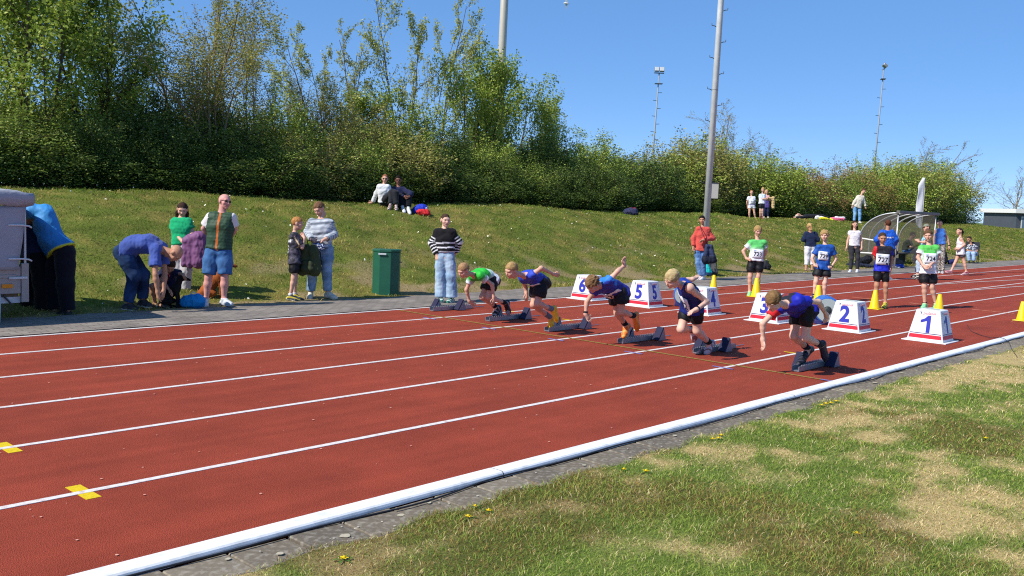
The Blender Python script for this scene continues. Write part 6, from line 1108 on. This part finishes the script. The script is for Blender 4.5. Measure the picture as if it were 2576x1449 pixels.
person(PE['runD'], 1.55, 'blond boy in a sleeveless navy vest rising from his block', .010, 'light', 0.88, 0.95, ('fringe', '#9a8258', '#cdb98c'), dict(sleeve=0, hem=-.06, col=grad([(0, '#1d2f7c'), (.6, '#1b2558'), (1.1, '#1f3a96')]), mat=sportm, bag=.010), tights, ('#b9b4bc', '#d8d8dc', '#8d5a5a'), ('#141418', .25), curve=.03, bib=('732', .38, .0, .95), watch='l', group=RG, seed=4)
person(PE['runE'], 1.48, 'brown haired boy with one red sleeve leaning out of the nearest starting block', .010, 'light', 0.88, 0.97, ('fringe', '#5f4630', '#94744c'), dict(sleeve=.52, hem=-.05, col=runEcol, mat=sportm, loose=.016, bag=.014), dict(tights, len=.60), ('#17171d', '#1e1e26', '#3c3c48'), ('#131318', .30), curve=.05, group=RG, seed=5)
# --- waiting boys
WG = 'boys waiting with numbers on their shirts'
person(PE['b723'], 1.5, 'boy in a green and white shirt with number 723', .012, 'fair', 0.91, 0.98, ('fringe', '#8f7048', '#b99a66'), dict(sleeve=.62, hem=.05, col=greenwhite('#5cbf68', '#dfe3ea', .66), mat=sportm, loose=.02, bag=.016), dict(blk, len=.70), ('#8fdc8a', '#b8ecb0', '#7ac8a0'), None, bib=('723', .42, .0, .85), group=WG, seed=6)
person(PE['b729'], 1.46, 'boy in a plain blue shirt with number 729 and hands on hips', .012, 'light', 0.88, 0.99, ('mop', '#8f7048', '#c2a470'), dict(sleeve=.62, hem=-.04, col=solid('#1d4fa0'), mat=sportm, loose=.02, bag=.012), dict(blk, len=.55, loose=.03), ('#232634', '#d8d8de', '#3a3c4c'), ('#23264a', .2), bib=('729', .60, -.025, .82), watch='l', group=WG, seed=7)
person(PE['b727'], 1.48, 'dark haired boy with a red right sleeve and number 727', .011, 'tan', 0.88, 0.98, ('crop', '#33261f', '#54402f'), dict(sleeve=.66, hem=.0, col=b727col, mat=sportm, loose=.024, bag=.016), dict(tights, len=.74), ('#d6cf3c', '#e0dca0', '#3a3a20'), None, bib=('727', .54, -.022, .95), group=WG, seed=8)
person(PE['b724'], 1.58, 'tallest waiting boy in a green and white shirt with number 724', .011, 'fair', 0.91, 0.98, ('short', '#4c3627', '#7a5a40'), dict(sleeve=.62, hem=.04, col=greenwhite('#5cbf58', '#dfe3ea', .70), mat=sportm, loose=.028, bag=.020), dict(blk, len=.70), ('#8fe0a0', '#c0f0c0', '#7ad09a'), ('#16161c', .12), bib=('724', .62, -.005, .85), group=WG, seed=9)
# --- spectators on the left
person(PE['wgreen'], 1.55, 'dark haired woman in a green t-shirt holding a purple jacket', .013, 'fair', .98, 1.0, ('long', '#2b1f1a', '#4a362c'), dict(sleeve=.66, hem=.08, col=solid('#17a068'), loose=.022, bag=.014), dict(len=1.9, col=solid('#b9b6b8'), name='trousers', loose=.028, inf=.016), ('#8a7460', '#9a8870'), None, seed=10)
person(PE['bald'], 1.75, 'bald man in a dark green quilted vest, denim shorts and sunglasses', .013, 'pink', 1.08, .98, ('bald', '#8a6a5a'), dict(sleeve=0, hem=.05, col=vest, inf=.013, bag=.008, mat=sportm, amp=.003, name='quilted_vest', collar=True), dict(len=.88, col=jeans('#33588a', '#4c74a4'), mat=denim, loose=.026, inf=.014), ('#c9cdd2', '#dcdee2', '#a8b0b8'), ('#d8d8dc', .06), under=dict(sleeve=.72, hem=.16, col=solid('#dcd6d6'), loose=.022, bag=.004, name='tshirt'), glasses='sun', seed=11)
person(PE['bent'], 1.78, 'man in a blue polo shirt bending down low over the dog', .013, 'tan', 1.10, .98, ('bald', '#7a5a48'), dict(sleeve=.68, hem=-.02, col=grad([(-.2, '#3f5294'), (1.1, '#485ca4')]), loose=.024, bag=.02, collar=True), dict(len=1.94, col=jeans('#1c2c48', '#2f4870'), mat=denim, name='trousers', loose=.02, inf=.014), ('#26242a', '#d8d6d2', '#3a3438'), None, curve=.11, belt='#8a5a3a', seed=12)
person(PE['crouch'], 1.25, 'child crouching in a dark blue and red shirt beside the black dog', .013, 'tan', 1.0, 1.05, ('short', '#2a1d18', '#4a3428'), dict(sleeve=.66, hem=-.02, col=lambda I: np.where(((np.abs(I['l']) < .5) & (I['g'] == 0))[:, None], L_('#6a2430'), L_('#1c2040')), loose=.02, bag=.012), dict(len=.8, col=solid('#20244a'), loose=.02), ('#3a3a30', '#d8d4c8'), None, curve=.06, seed=13)
person(PE['trailA'], 1.78, 'person in a bright blue jacket leaning into the trailer', .014, 'tan', 1.18, .95, ('short', '#3a2c24'), dict(sleeve=1.95, hem=.02, col=grad([(-.02, '#c9c832'), (.05, '#c9c832'), (.07, '#2c78b8'), (1.2, '#3f90d0')]), inf=.022, bag=.03, loose=.03, amp=.004, mat=sportm, name='jacket'), dict(len=1.97, col=solid('#15151e'), name='trousers', loose=.03, inf=.02), ('#1c1c20', '#2a2a2e'), None, curve=.06, seed=14)
person(PE['trailB'], 1.72, 'person in dark clothes half hidden behind the trailer and the blue jacket', .015, 'tan', 1.1, .95, ('short', '#2a1f1a'), dict(sleeve=1.9, hem=-.02, col=solid('#1a2340'), inf=.02, bag=.02, loose=.02, name='jacket'), dict(len=1.97, col=solid('#131318'), name='trousers', loose=.03, inf=.02), ('#1c1c20', '#2a2a2e'), None, seed=15)
person(PE['stripeM'], 1.68, 'man in a grey striped sweater and light jeans looking at his hands', .012, 'fair', 1.0, 1.0, ('short', '#5a4030', '#8a684c'), dict(sleeve=1.9, hem=.02, col=multistripe, inf=.010, bag=.006, loose=.012, amp=.004, name='sweater'), dict(len=1.92, col=jeans('#64829f', '#90a9c0'), mat=denim, name='jeans', loose=.022, inf=.014), ('#cfc8ba', '#e0dcd2', '#bdb6a6'), None, glasses='beard', seed=16)
person(PE['blackB'], 1.36, 'red haired boy in a black patterned football shirt seen from the side', .012, 'fair', 0.88, 1.00, ('short', '#9a6438', '#d09a60'), dict(sleeve=.80, hem=-.06, col=black_shirt, mat=sportm, loose=.02, bag=.02), dict(len=.66, col=solid('#131318'), mat=sportm, loose=.02), ('#2a3442', '#e0e0e0', '#c9b63a'), ('#d8d8dc', .14), seed=17)
person(PE['girl'], 1.55, 'young woman in a black sweater with white stripes and wide blue jeans', .012, 'light', .97, 1.0, ('tied', '#33241e', '#5a4236'), dict(sleeve=1.95, hem=.22, col=stripes('#16161a', '#dcdce0', 4, .32, .02, .72, 8.0, .2), inf=.014, bag=.014, loose=.026, amp=.004, name='sweater'), dict(len=1.97, col=jeans('#7c97b2', '#a6bacd'), mat=denim, name='jeans', loose=.034, flare=.022, inf=.012, waist=.3), ('#1c6a54', '#d8dcd8', '#d8dcd8'), None, seed=18)
# --- couple on the bank
person(shifted('sitW'), 1.62, 'woman in a white sweater and sunglasses sitting on the embankment', .014, 'fair', .97, 1.0, ('tied', '#7a4c34', '#a8704c'), dict(sleeve=1.95, hem=-.02, col=solid('#d6d8dc'), inf=.013, bag=.012, loose=.016, amp=.005, name='sweater'), dict(len=1.92, col=solid('#22242a'), name='trousers', loose=.026), ('#6a2c2c', '#d8d4cc', '#e0dcd4'), ('#d8d8d8', .08), glasses='sun', seed=19)
person(shifted('sitM'), 1.68, 'man in a navy hoodie and sunglasses sitting beside the woman in white', .014, 'brown', 1.0, 1.0, ('short', '#17120f', '#2a201a'), dict(sleeve=1.95, hem=-.02, col=solid('#1d2242'), inf=.014, bag=.012, loose=.018, amp=.005, name='hoodie'), dict(len=1.86, col=solid('#14151c'), name='trousers', loose=.028), ('#d8d8dc', '#e2e2e6', '#c0c0c6'), ('#c8c8cc', .15), glasses='sun', seed=20)
# --- middle and right
person(PE['red'], 1.58, 'boy in a coral red hoodie carrying a navy shoulder bag', .012, 'tan', 0.90, 0.95, ('short', '#171210', '#2c221d'), dict(sleeve=1.95, hem=-.02, col=solid('#c65048'), inf=.013, bag=.014, loose=.018, amp=.005, name='hoodie'), dict(len=1.95, col=jeans('#46689c', '#6c8cb8'), mat=denim, name='jeans', loose=.026, inf=.012), ('#dcdce0', '#e4e4e6', '#c8c8cc'), None, seed=21)
person(PE['navyW'], 1.62, 'woman with a blond ponytail seen from behind in a navy jacket and white trousers', .015, 'tan', 1.02, .98, ('pony', '#a07c4c', '#d0b27c'), dict(sleeve=1.9, hem=.06, col=solid('#1c2744'), inf=.016, bag=.012, loose=.016, name='jacket'), dict(len=1.55, col=solid('#d8d6da'), name='trousers', loose=.016, inf=.012), ('#1c1c22', '#2c2c30'), None, seed=22)
person(PE['whiteW'], 1.62, 'dark haired woman in a white top and dark grey trousers', .015, 'fair', .95, 1.0, ('long', '#2c1e1a', '#4a342c'), dict(sleeve=.30, hem=.08, col=solid('#dcd8dc'), loose=.02, bag=.012), dict(len=1.92, col=solid('#34343a'), name='trousers', loose=.008, inf=.010), ('#d8d8dc', '#e2e2e4', '#a8b8c8'), None, seed=23)
person(PE['blueJ'], 1.72, 'person in a bright blue training jacket seen from behind at the shelter', .015, 'tan', 1.08, .98, ('short', '#46291c', '#6a4030'), dict(sleeve=1.95, hem=-.05, col=lambda I: np.where(((I['f'] < -.2) & (np.abs(I['v'] - .70) < .035) & (np.abs(I['l']) < .9) & (np.abs(np.mod(I['l'] * 2.2, 1) - .5) < .36) & (I['g'] == 0))[:, None], L_('#d8dce4'), L_('#1a54b8')), inf=.022, bag=.026, loose=.03, mat=sportm, amp=.008, name='jacket'), dict(len=.8, col=solid('#1a1c24'), mat=sportm, loose=.03), ('#d4d4d8', '#e0e0e0', '#b0b4b8'), None, seed=24)
person(PE['seatM'], 1.72, 'man in a dark green t-shirt and sunglasses sitting in the shelter', .016, 'fair', 1.05, 1.0, ('short', '#3a281f', '#523a2c'), dict(sleeve=.7, hem=-.02, col=solid('#363c34'), loose=.02, bag=.016), dict(len=1.9, col=jeans('#34547c', '#4c70a0'), mat=denim, name='jeans', loose=.02), ('#26262a', '#d0d0d0'), None, glasses='sun', curve=.05, seed=25)
person(PE['capM'], 1.62, 'person in a grey cap and pale blue shirt behind the tallest boy', .014, 'fair', 1.0, 1.0, ('short', '#5a4636'), dict(sleeve=.7, hem=-.08, col=solid('#8fc0d4'), loose=.02, bag=.014), dict(len=1.8, col=jeans('#9ab0c8', '#c0cedc'), mat=denim, name='jeans', loose=.02), ('#2a2622', '#d8d4cc', '#c8c4ba'), None, cap='#7d8272', seed=26)
person(PE['blueW'], 1.74, 'woman in a sleeveless light blue top and patterned trousers', .015, 'fair', 1.0, .95, ('tied', '#33221c', '#4c362c'), dict(sleeve=0, hem=-.04, col=solid('#4a80d0'), inf=.012, bag=.008), dict(len=1.93, col=leopard, name='trousers', loose=.03), ('#d0d0d4', '#e0e0e0', '#404048'), None, watch='l', seed=27)
person(PE['whiteG'], 1.5, 'girl in a white vest walking along the track', .014, 'fair', .93, 1.02, ('pony', '#2a1d19', '#46332b'), dict(sleeve=0, hem=-.14, col=solid('#dcdae0'), inf=.012, bag=.012), dict(len=.4, col=camo('#4c4450', '#2c2a34', 40), mat=sportm, loose=.014), ('#8a3c4c', '#d8d8da', '#d0c0c4'), None, bib=('732', .30, .0, .75), seed=28)
person(PE['floralM'], 1.72, 'man in a black and white flowered shirt seated in a camping chair', .016, 'tan', 1.12, 1.0, ('short', '#2c1f1a', '#44322a'), dict(sleeve=.8, hem=-.02, col=floral, loose=.022, bag=.016), dict(len=1.9, col=jeans('#7f9cc0', '#a4bcd6'), mat=denim, name='jeans', loose=.02), ('#22201e', '#2c2a28'), None, glasses='sun', seed=29)
# --- children on the bank
person(shifted('kid1'), 1.38, 'girl in a white shirt and skirt standing apart on top of the embankment', .016, 'fair', .93, 1.03, ('tied', '#8a5c3c', '#b8845a'), dict(sleeve=.6, hem=-.12, col=lambda I: np.where((np.abs(I['v'] - .16) < .05)[:, None], L_('#2c2f70'), L_('#dadce4')), mat=sportm, loose=.016, bag=.010), dict(len=.3, col=solid('#dadce4'), mat=sportm, loose=.03, name='skirt'), ('#2c7a4c', '#2c4a3c', '#50c080'), ('#d8d8dc', .15), bib=('715', .48, 0, .7), seed=30)
person(shifted('kid2'), 1.42, 'blond boy in a white shirt and black shorts, middle of the three children', .016, 'fair', .93, 1.03, ('short', '#9c7c50', '#c4a670'), dict(sleeve=.6, hem=-.08, col=grad([(-.2, '#d4d8e4'), (.6, '#dfe2ec'), (1, '#c0d4e8')]), mat=sportm, loose=.016, bag=.010), dict(len=.66, col=solid('#18181e'), mat=sportm, loose=.016), ('#6a2c30', '#d8c8c8', '#8a3c40'), ('#5a2028', .2), seed=31)
person(shifted('kid3'), 1.36, 'girl in purple with a cream jacket, rightmost of the three children', .016, 'fair', .93, 1.03, ('long', '#a88858', '#cfae78'), dict(sleeve=1.9, hem=-.3, col=lambda I: np.where((I['v'] > .55)[:, None], L_('#d8a8a8'), L_('#5a4c90')), loose=.016, bag=.010), dict(len=1.92, col=solid('#22264c'), name='leggings', loose=.004), ('#b0a898', '#d0c8b8'), None, seed=32)
person(shifted('walkW'), 1.68, 'woman in a cream jacket walking on top of the embankment', .016, 'fair', 1.0, .98, ('short', '#46291f', '#6a4030'), dict(sleeve=1.95, hem=-.10, col=solid('#cdc6b8'), inf=.02, bag=.02, loose=.022, name='jacket'), dict(len=1.92, col=jeans('#5f94c4', '#84b0d8'), mat=denim, name='jeans', loose=.016), ('#c0c0c0', '#d8d8d8'), None, seed=33)
# person lying on the bank
def lying():
    z = lambda x, y: float(emb_h(x, y)) + .10
    def q(a, b, dz=0.0): X_ = 33.0 + .68 * a + .73 * b; Y_ = 16.0 - .733 * a + .68 * b; return (X_, Y_, z(X_, Y_) + dz)
    J = dict(hd=q(-.72, .1, .06), nk=q(-.52, .1), sl=q(-.50, .28, .0), sr=q(-.48, -.08, .0), el=q(-.72, .42), wl=q(-.85, .2), fl=q(-.9, .1), er=q(-.66, -.22), wr=q(-.88, -.1), fr=q(-.95, 0), hl=q(0, .19, .03), hr=q(0, .03, .03), kl=q(.42, .18, .04), kr=q(.40, -.05, .1), al=q(.80, .15), ar=q(.72, -.2, -.02), tl=q(.98, .17, -.04), tr=q(.86, -.24, -.05), face=(-.3, .2, .6))
    return J
person(lying(), 1.62, 'person in black lying on the embankment with yellow shoes', .017, 'fair', 1.0, 1.0, ('short', '#c9c4b8', '#d8d4cc'), dict(sleeve=1.9, hem=-.05, col=solid('#1c1c24'), loose=.02, name='jacket'), dict(len=1.95, col=solid('#1a1a22'), name='trousers', loose=.014), ('#d8e02c', '#e4ec60'), None, seed=34)
# ================================================================== bags, jackets, dogs
def lumpy(name, groups, h, mat, root, col, k2=.02, amp=.006, sc=16, seed=0):
    return part(name, groups, h, mat, root, solid(col) if isinstance(col, str) else col, lambda V, g: {'P': V, 'g': g, 'v': V[:, 2]}, k2, amp, sc, seed)
def A3(*p): return np.array(p, float)
right = A3(.68, -.733, 0); fwd = A3(.733, .68, 0); UP = A3(0, 0, 1)
def loc(base): return lambda r, u, t=0: np.asarray(base, float) + right * r + UP * u - fwd * t
def backpack(base, s, col, label, name='backpack', lean=.15, strap=True, col2=None, cat='backpack'):
    f = loc(base); root = empty(name, tuple(map(float, base)))
    body = lumpy('pack_body', [([C(f(-.09 * s, .11 * s), f(-.07 * s, .36 * s, -lean * .2), .10 * s, .08 * s), C(f(.09 * s, .11 * s), f(.07 * s, .36 * s, -lean * .2), .10 * s, .08 * s), C(f(-.05 * s, .42 * s, -lean * .3), f(.05 * s, .42 * s, -lean * .3), .06 * s, .06 * s)], [(f(0, .005), -UP, .4)], .06 * s)], .012, bagm, root, col)
    lumpy('front_pocket', [([C(f(-.06 * s, .12 * s, .085 * s), f(.06 * s, .12 * s, .085 * s), .055 * s, .055 * s), C(f(-.05 * s, .2 * s, .08 * s), f(.05 * s, .2 * s, .08 * s), .045 * s, .045 * s)], [], .04 * s)], .011, bagm, root, col2 or col)
    m = MB(); m.tube([f(-.04 * s, .46 * s, -.05), f(-.03 * s, .53 * s, -.05), f(.03 * s, .53 * s, -.05), f(.04 * s, .46 * s, -.05)], .008, 6); m.build('grab_handle', M('strap_black', '#1c1c20', .8, .2), root, smooth=True)
    if strap:
        m = MB(); m.tube([f(.06 * s, .44 * s, -.08), f(.15 * s, .36 * s, -.10), f(.17 * s, .2 * s, -.1), f(.12 * s, .06 * s, -.06)], .010, 6); m.build('shoulder_strap', MATS['strap_black'], root, smooth=True)
    tag(root, label, cat); return root
# backpack held by the man in the striped sweater
b0 = (PE['stripeM']['wr'] + A3(0, 0, 0)) if not isinstance(PE['stripeM']['wr'], tuple) else A3(*PE['stripeM']['wr'])
backpack(A3(*b0) + right * -.02 + UP * -.60 - fwd * .14, 1.12, '#3c4428', 'olive green backpack held up by the man in the striped sweater', lean=.05, col2='#343b24')
backpack((12.45, 9.05, .012), .95, '#4a4b4c', 'grey backpack standing at the foot of the lamp mast', lean=.35)
r_ = empty('swim_bag', (12.1, 9.05, .012)); f = loc((12.13, 8.98, .012)); lumpy('bag_body', [([C(f(0, .1), f(-.02, .30, -.03), .095, .05), C(f(.05, .08), f(.0, .2), .09, .07)], [(f(0, .0), -UP, .4)], .05)], .012, bagm, r_, lambda I: np.where((I['P'][:, 2] > .13)[:, None], L_('#12a8a8'), L_('#1f3a5c'))); m = MB(); m.tube([f(-.04, .33), f(-.01, .39), f(.02, .33)], .008, 6); m.build('drawstring', MATS['strap_black'], r_); tag(r_, 'small turquoise bag leaning against the grey backpack', 'bag')
# navy shoulder bag of the red hoodie boy
Jr = {k: A3(*v) for k, v in PE['red'].items()}; r_ = empty('shoulder_bag', tuple(map(float, Jr['hl'] + UP * -.25))); f = loc(Jr['hl'] + right * .12 - fwd * .14 + UP * -.22)
lumpy('bag_body', [([C(f(-.10, .0), f(-.07, .34), .075, .05), C(f(.10, .02), f(.03, .34), .08, .05), C(f(-.08, -.02), f(.1, -.0), .09, .09)], [], .06)], .012, bagm, r_, lambda I: np.where((I['P'][:, 2] > float((Jr['hl'] + UP * -.12)[2]))[:, None], L_('#2c3654'), L_('#151a2c')))
m = MB(); m.tube([f(-.04, .36), f(-.14, .52, .04), f(-.26, .78, .06), Jr['sr'] + right * .06 + UP * .055 - fwd * .02, Jr['sr'] + right * .08 + UP * .05 + fwd * .06], .014, 6, flat=.4); m.build('strap', M('strap_brown', '#3a2c34', .8, .2), r_, smooth=True); tag(r_, 'navy shoulder bag hanging on the boy in the red hoodie', 'bag')
# purple jacket over the woman's arms
Jg = {k: A3(*v) for k, v in PE['wgreen'].items()}; c = (Jg['wl'] + Jg['fr']) / 2 + right * .12 - fwd * .05; r_ = empty('purple_jacket', tuple(map(float, c))); f = loc(c)
lumpy('jacket_body', [([C(f(-.12, .02), f(-.14, -.34), .05, .05), C(f(-.05, .06), f(-.06, -.36), .07, .05), C(f(.07, .1), f(.08, -.30), .09, .10), C(f(.14, .0), f(.14, -.24), .08, .08), C(f(-.1, .06), f(.12, .1), .06, .08)], [], .04)], .012, sportm, r_, '#7a4f78', .02, .006, 16); m = MB(); m.tube([f(.2, -.02), f(.27, -.04), f(.28, -.12), f(.22, -.14)], .007, 6); m.build('cord', MATS['strap_black'], r_, smooth=True); tag(r_, 'crumpled purple jacket over the arms of the woman in green', 'jacket')
# blue and white bag in the striped man's hands
Js = {k: A3(*v) for k, v in PE['stripeM'].items()}; c = (Js['fl'] + Js['fr']) / 2 + UP * -.08; r_ = empty('blue_pouch', tuple(map(float, c))); f = loc(c); lumpy('pouch_body', [([C(f(-.07, .0), f(.07, -.01), .04, .04), C(f(0, .02), f(.03, -.03), .045, .045)], [], .03)], .009, bagm, r_, lambda I: np.where((n3(I['P'], 60, 1) > .25)[:, None], L_('#d8dce4'), L_('#2c4478')), .02, .008, 40); m = MB(); m.tube([f(-.06, .04), f(0, .07, .01), f(.05, .04)], .006, 6); m.build('cord', MATS['strap_black'], r_); tag(r_, 'blue and white pouch in the hands of the man in the striped sweater', 'pouch')
def groundbag(X_, Y_, s, groups_col, label, cat='bag', name='sports_bag', z=None):
    z = float(emb_h(X_, Y_)) + .012 if z is None else z; r_ = empty(name, (X_, Y_, z)); f = loc((X_, Y_, z))
    for i, (pr, col, nm) in enumerate(groups_col): lumpy(nm, [([C(f(*a), f(*b), ra * s, rb * s) for a, b, ra, rb in pr], [(f(0, -.005), -UP, .8)], .05 * s)], .013, bagm, r_, col, .02, .008, 18, i)
    tag(r_, label, cat); return r_
groundbag(6.78, 14.35, 1.0, [([((-.12, .12), (.06, .16), .11, .12), ((-.05, .2), (.05, .2), .08, .08)], '#1c34b0', 'upper_bag'), ([((-.02, .08, .1), (.16, .07, .1), .09, .09)], '#c4282c', 'lower_bag'), ([((.08, .16, .06), (.14, .17, .06), .045, .04)], '#d8d8dc', 'white_flap')], 'shiny blue and red carrier bags beside the seated couple', 'bags', 'carrier_bag')
groundbag(17.6, 15.5, 1.6, [([((-.14, .06), (.1, .07), .09, .1), ((0, .12), (.1, .12), .07, .05)], '#2c2f4c', 'bag_body'), ([((-.02, .17), (.12, .15), .05, .06)], '#8a2c40', 'bag_lid')], 'navy and dark red bag on the embankment left of the lamp mast')
groundbag(16.0, 9.35, 1.0, [([((-.06, .09), (.06, .08), .10, .10), ((0, .2), (.02, .22), .06, .05)], '#202228', 'bag_body'), ([((-.01, .29), (.01, .29), .012, .012)], '#d8d8d8', 'white_tag')], 'small black bag on the grass behind the boy with number 723')
groundbag(22.2, 9.05, 1.0, [([((-.45, .05), (.2, .05), .07, .06), ((.2, .05), (.62, .04), .06, .05), ((-.3, .08), (0, .09), .06, .05)], '#262b3c', 'clothes_heap'), ([((-.30, .14), (-.28, .14), .025, .02)], '#d8d8d8', 'white_cap')], 'dark heap of clothes on the grass left of the shelter', 'clothes', 'clothes_heap')
groundbag(23.9, 8.55, 1.0, [([((-.2, .12), (.15, .14), .13, .14), ((-.1, .26), (.05, .27), .09, .08)], '#1d2230', 'bag_body'), ([((-.16, .06, .14), (.2, .07, .14), .06, .07)], '#1f3c9c', 'blue_side'), ([((-.22, .03, .18), (.1, .03, .18), .03, .03)], '#d8d8dc', 'white_edge')], 'black and blue sports bag in front of the shelter')
groundbag(24.4, 8.9, 1.0, [([((0, .62), (0, .86), .14, .10), ((-.08, .5), (.1, .5), .12, .12), ((-.1, .2), (.1, .2), .14, .14)], '#211f26', 'bag_body'), ([((-.03, .74, .12), (-.02, .86, .1), .03, .03), ((.04, .74, .12), (.05, .86, .1), .03, .03)], '#b0283a', 'red_stripes')], 'black and red backpack piled beside the seated man in the shelter', 'backpack', 'backpack')
groundbag(29.2, 8.75, 1.0, [([((-.05, .15), (-.03, .5), .17, .12), ((.1, .15), (.07, .42), .14, .1)], '#1b1c22', 'bag_body'), ([((.35, .1), (.5, .13), .1, .1)], '#23285c', 'side_bag')], 'black backpack standing right of the woman in the light blue top', 'backpack', 'backpack')
groundbag(22.7, 9.3, 1.0, [([((-.1, .1), (.25, .22), .1, .14), ((.2, .1), (.3, .2), .1, .1)], '#15171f', 'bag_body'), ([((-.18, .04), (-.1, .05), .05, .04)], '#a8a8a4', 'pale_cloth')], 'black bag leaning at the left foot of the shelter')
groundbag(33.3, 15.6, 1.0, [([((-.35, .1), (-.05, .1), .10, .1)], '#d8d8d8', 'white_cloth'), ([((-.2, .07, .12), (.25, .06, .12), .07, .06)], '#d8d030', 'yellow_cloth')], 'white and yellow jacket beside the lying person on the embankment', 'clothes', 'clothes_heap')
groundbag(34.8, 15.6, 1.0, [([((-.3, .09), (.25, .1), .09, .1)], '#d86a8c', 'pink_cloth'), ([((-.1, .16), (.3, .15), .07, .07)], '#d8d4d8', 'white_cloth')], 'pink and white jackets below the woman in the cream jacket', 'clothes', 'clothes_heap')
# cream jacket carried by the girl
Jk = {k: A3(*v) for k, v in shifted('kid3').items()}; c = Jk['wl'] + right * .12; r_ = empty('cream_jacket', tuple(map(float, c))); f = loc(c); lumpy('jacket_body', [([C(f(-.12, .02), f(.05, .0), .05, .06), C(f(.06, .04), f(.08, -.42), .08, .07)], [], .04)], .016, clothm, r_, '#c4a878', .02, .012, 18); m = MB(); m.tube([f(-.1, .06), f(-.16, .0), f(-.12, -.06)], .03, 8); m.build('sleeve', M('cream_cloth', '#c4a878', .85, .15), r_, smooth=True); tag(r_, 'cream jacket carried by the rightmost of the three children', 'jacket')
# brown dog sitting behind the bald man
def dog(base, s, col, dark, label, turn, head_up=0.0, sit=True):
    b = A3(*base); d = A3(math.cos(turn), math.sin(turn), 0); n_ = A3(-d[1], d[0], 0); q = lambda a, u, l=0: b + (d * a + UP * u + n_ * l) * s; r_ = empty('dog', tuple(map(float, b)))
    trunk = [C(q(-.20, .14), q(-.10, .24), .10 * s, .105 * s), C(q(-.10, .24), q(.10, .46), .105 * s, .115 * s), C(q(.10, .46), q(.16, .58), .10 * s, .065 * s), C(q(.16, .58), q(.20, .70 + head_up), .062 * s, .058 * s)]
    hd = [C(q(.20, .73 + head_up), q(.28, .74 + head_up), .065 * s, .055 * s), C(q(.28, .73 + head_up), q(.42, .69 + head_up), .042 * s, .030 * s)]
    g = [(trunk + hd, [], .06 * s)]
    for l in (-1, 1):
        g.append(([C(q(.12, .40, l * .075), q(.15, .22, l * .07), .045 * s, .030 * s), C(q(.15, .22, l * .07), q(.14, .04, l * .07), .028 * s, .022 * s), C(q(.14, .03, l * .07), q(.20, .022, l * .07), .026 * s, .022 * s)], [], .03 * s))
        g.append(([C(q(-.16, .17, l * .09), q(.02, .16, l * .11), .085 * s, .055 * s), C(q(.02, .15, l * .11), q(-.14, .05, l * .11), .045 * s, .03 * s), C(q(-.14, .035, l * .11), q(.06, .025, l * .11), .03 * s, .024 * s)], [], .03 * s))
    g.append(([C(q(-.26, .08), q(-.42, .03), .025 * s, .018 * s), C(q(-.42, .03), q(-.55, .04), .018 * s, .010 * s)], [], .02))
    c1, c2 = L_(col), L_(dark); lumpy('body', g, .011, furm, r_, lambda I: c1 + (c2 - c1) * np.clip(.4 + .4 * n3(I['P'], 9, 2), 0, 1)[:, None], .03 * s, .002, 30)
    for l in (-1, 1): lumpy('ear', [([C(q(.19, .77 + head_up, l * .05), q(.17, .67 + head_up, l * .085), .028 * s, .034 * s)], [], .01)], .009, furm, r_, dark, .01, 0)
    m = MB(); m.tube([q(.445, .69 + head_up), q(.455, .69 + head_up)], .016 * s, 8); m.build('nose', shiny, r_)
    m = MB(); m.tube([q(.165, .60), q(.185, .625)], .073 * s, 14); m.build('collar', M('dog_collar', '#3a2420', .6, .3), r_); tag(r_, label, 'dog'); return r_
dog((-1.93, 9.33, .02), .80, '#9a5222', '#6e3614', 'reddish brown dog sitting behind the bald man', -.55)
dog((-2.86, 8.86, .014), .62, '#141416', '#0d0d10', 'black dog sitting in front of the crouching child', -.75, -.02)
r_ = empty('blue_bag', (-2.6, 8.72, .012)); f = loc((-2.60, 8.74, .012)); lumpy('bag_body', [([C(f(-.1, .08), f(.1, .09), .085, .095), C(f(-.02, .12), f(.08, .13), .08, .08)], [(f(0, 0), -UP, .5)], .04)], .012, bagm, r_, '#1b86c8', .02, .007, 20); m = MB(); m.tube([f(-.02, .2), f(.02, .235), f(.07, .205)], .007, 6); m.build('cord', M('cord_white', '#d8d8d8', .7, .2), r_); tag(r_, 'bright blue bag lying beside the black dog', 'bag')
# dandelions at the lawn edge
dand = M('dandelion_yellow', '#e8c414', .7, .2, bump=(150, .6, .004)); green = M('dandelion_leaf', '#4d7a2a', .6, .3, trans=.25)
def dandelion(x, y, s, label):
    r_ = empty('dandelion', (x, y, .01)); m = MB(); z = .035 * s
    for k in range(16):
        a = 2 * math.pi * k / 16; rr = (.018 + .006 * (k % 3)) * s; m.add([(x, y, z), (x + rr * math.cos(a - .18), y + rr * math.sin(a - .18), z + .004 * (k % 2)), (x + rr * 1.1 * math.cos(a), y + rr * 1.1 * math.sin(a), z + .002), (x + rr * math.cos(a + .18), y + rr * math.sin(a + .18), z + .004 * (k % 2))], [(0, 1, 2, 3)])
    m.lathe([(.012 * s, z + .001), (.010 * s, z + .007), (.003 * s, z + .010)], 10, (x, y, 0)); m.build('flower_head', dand, r_)
    m = MB(); m.tube([(x, y, 0), (x + .003, y, z)], .002, 5); m.build('stem', green, r_); m = MB()
    for k in range(6):
        a = k * 1.05 + x; m.add([(x, y, .012), (x + .05 * s * math.cos(a - .2), y + .05 * s * math.sin(a - .2), .022), (x + .085 * s * math.cos(a), y + .085 * s * math.sin(a), .014), (x + .05 * s * math.cos(a + .2), y + .05 * s * math.sin(a + .2), .022)], [(0, 1, 2, 3)])
    m.build('leaf_rosette', green, r_); tag(r_, label, 'flower', 'yellow dandelions in the infield grass')
for (x, y, s, lb) in DAND: dandelion(x, y, s * .62, lb)
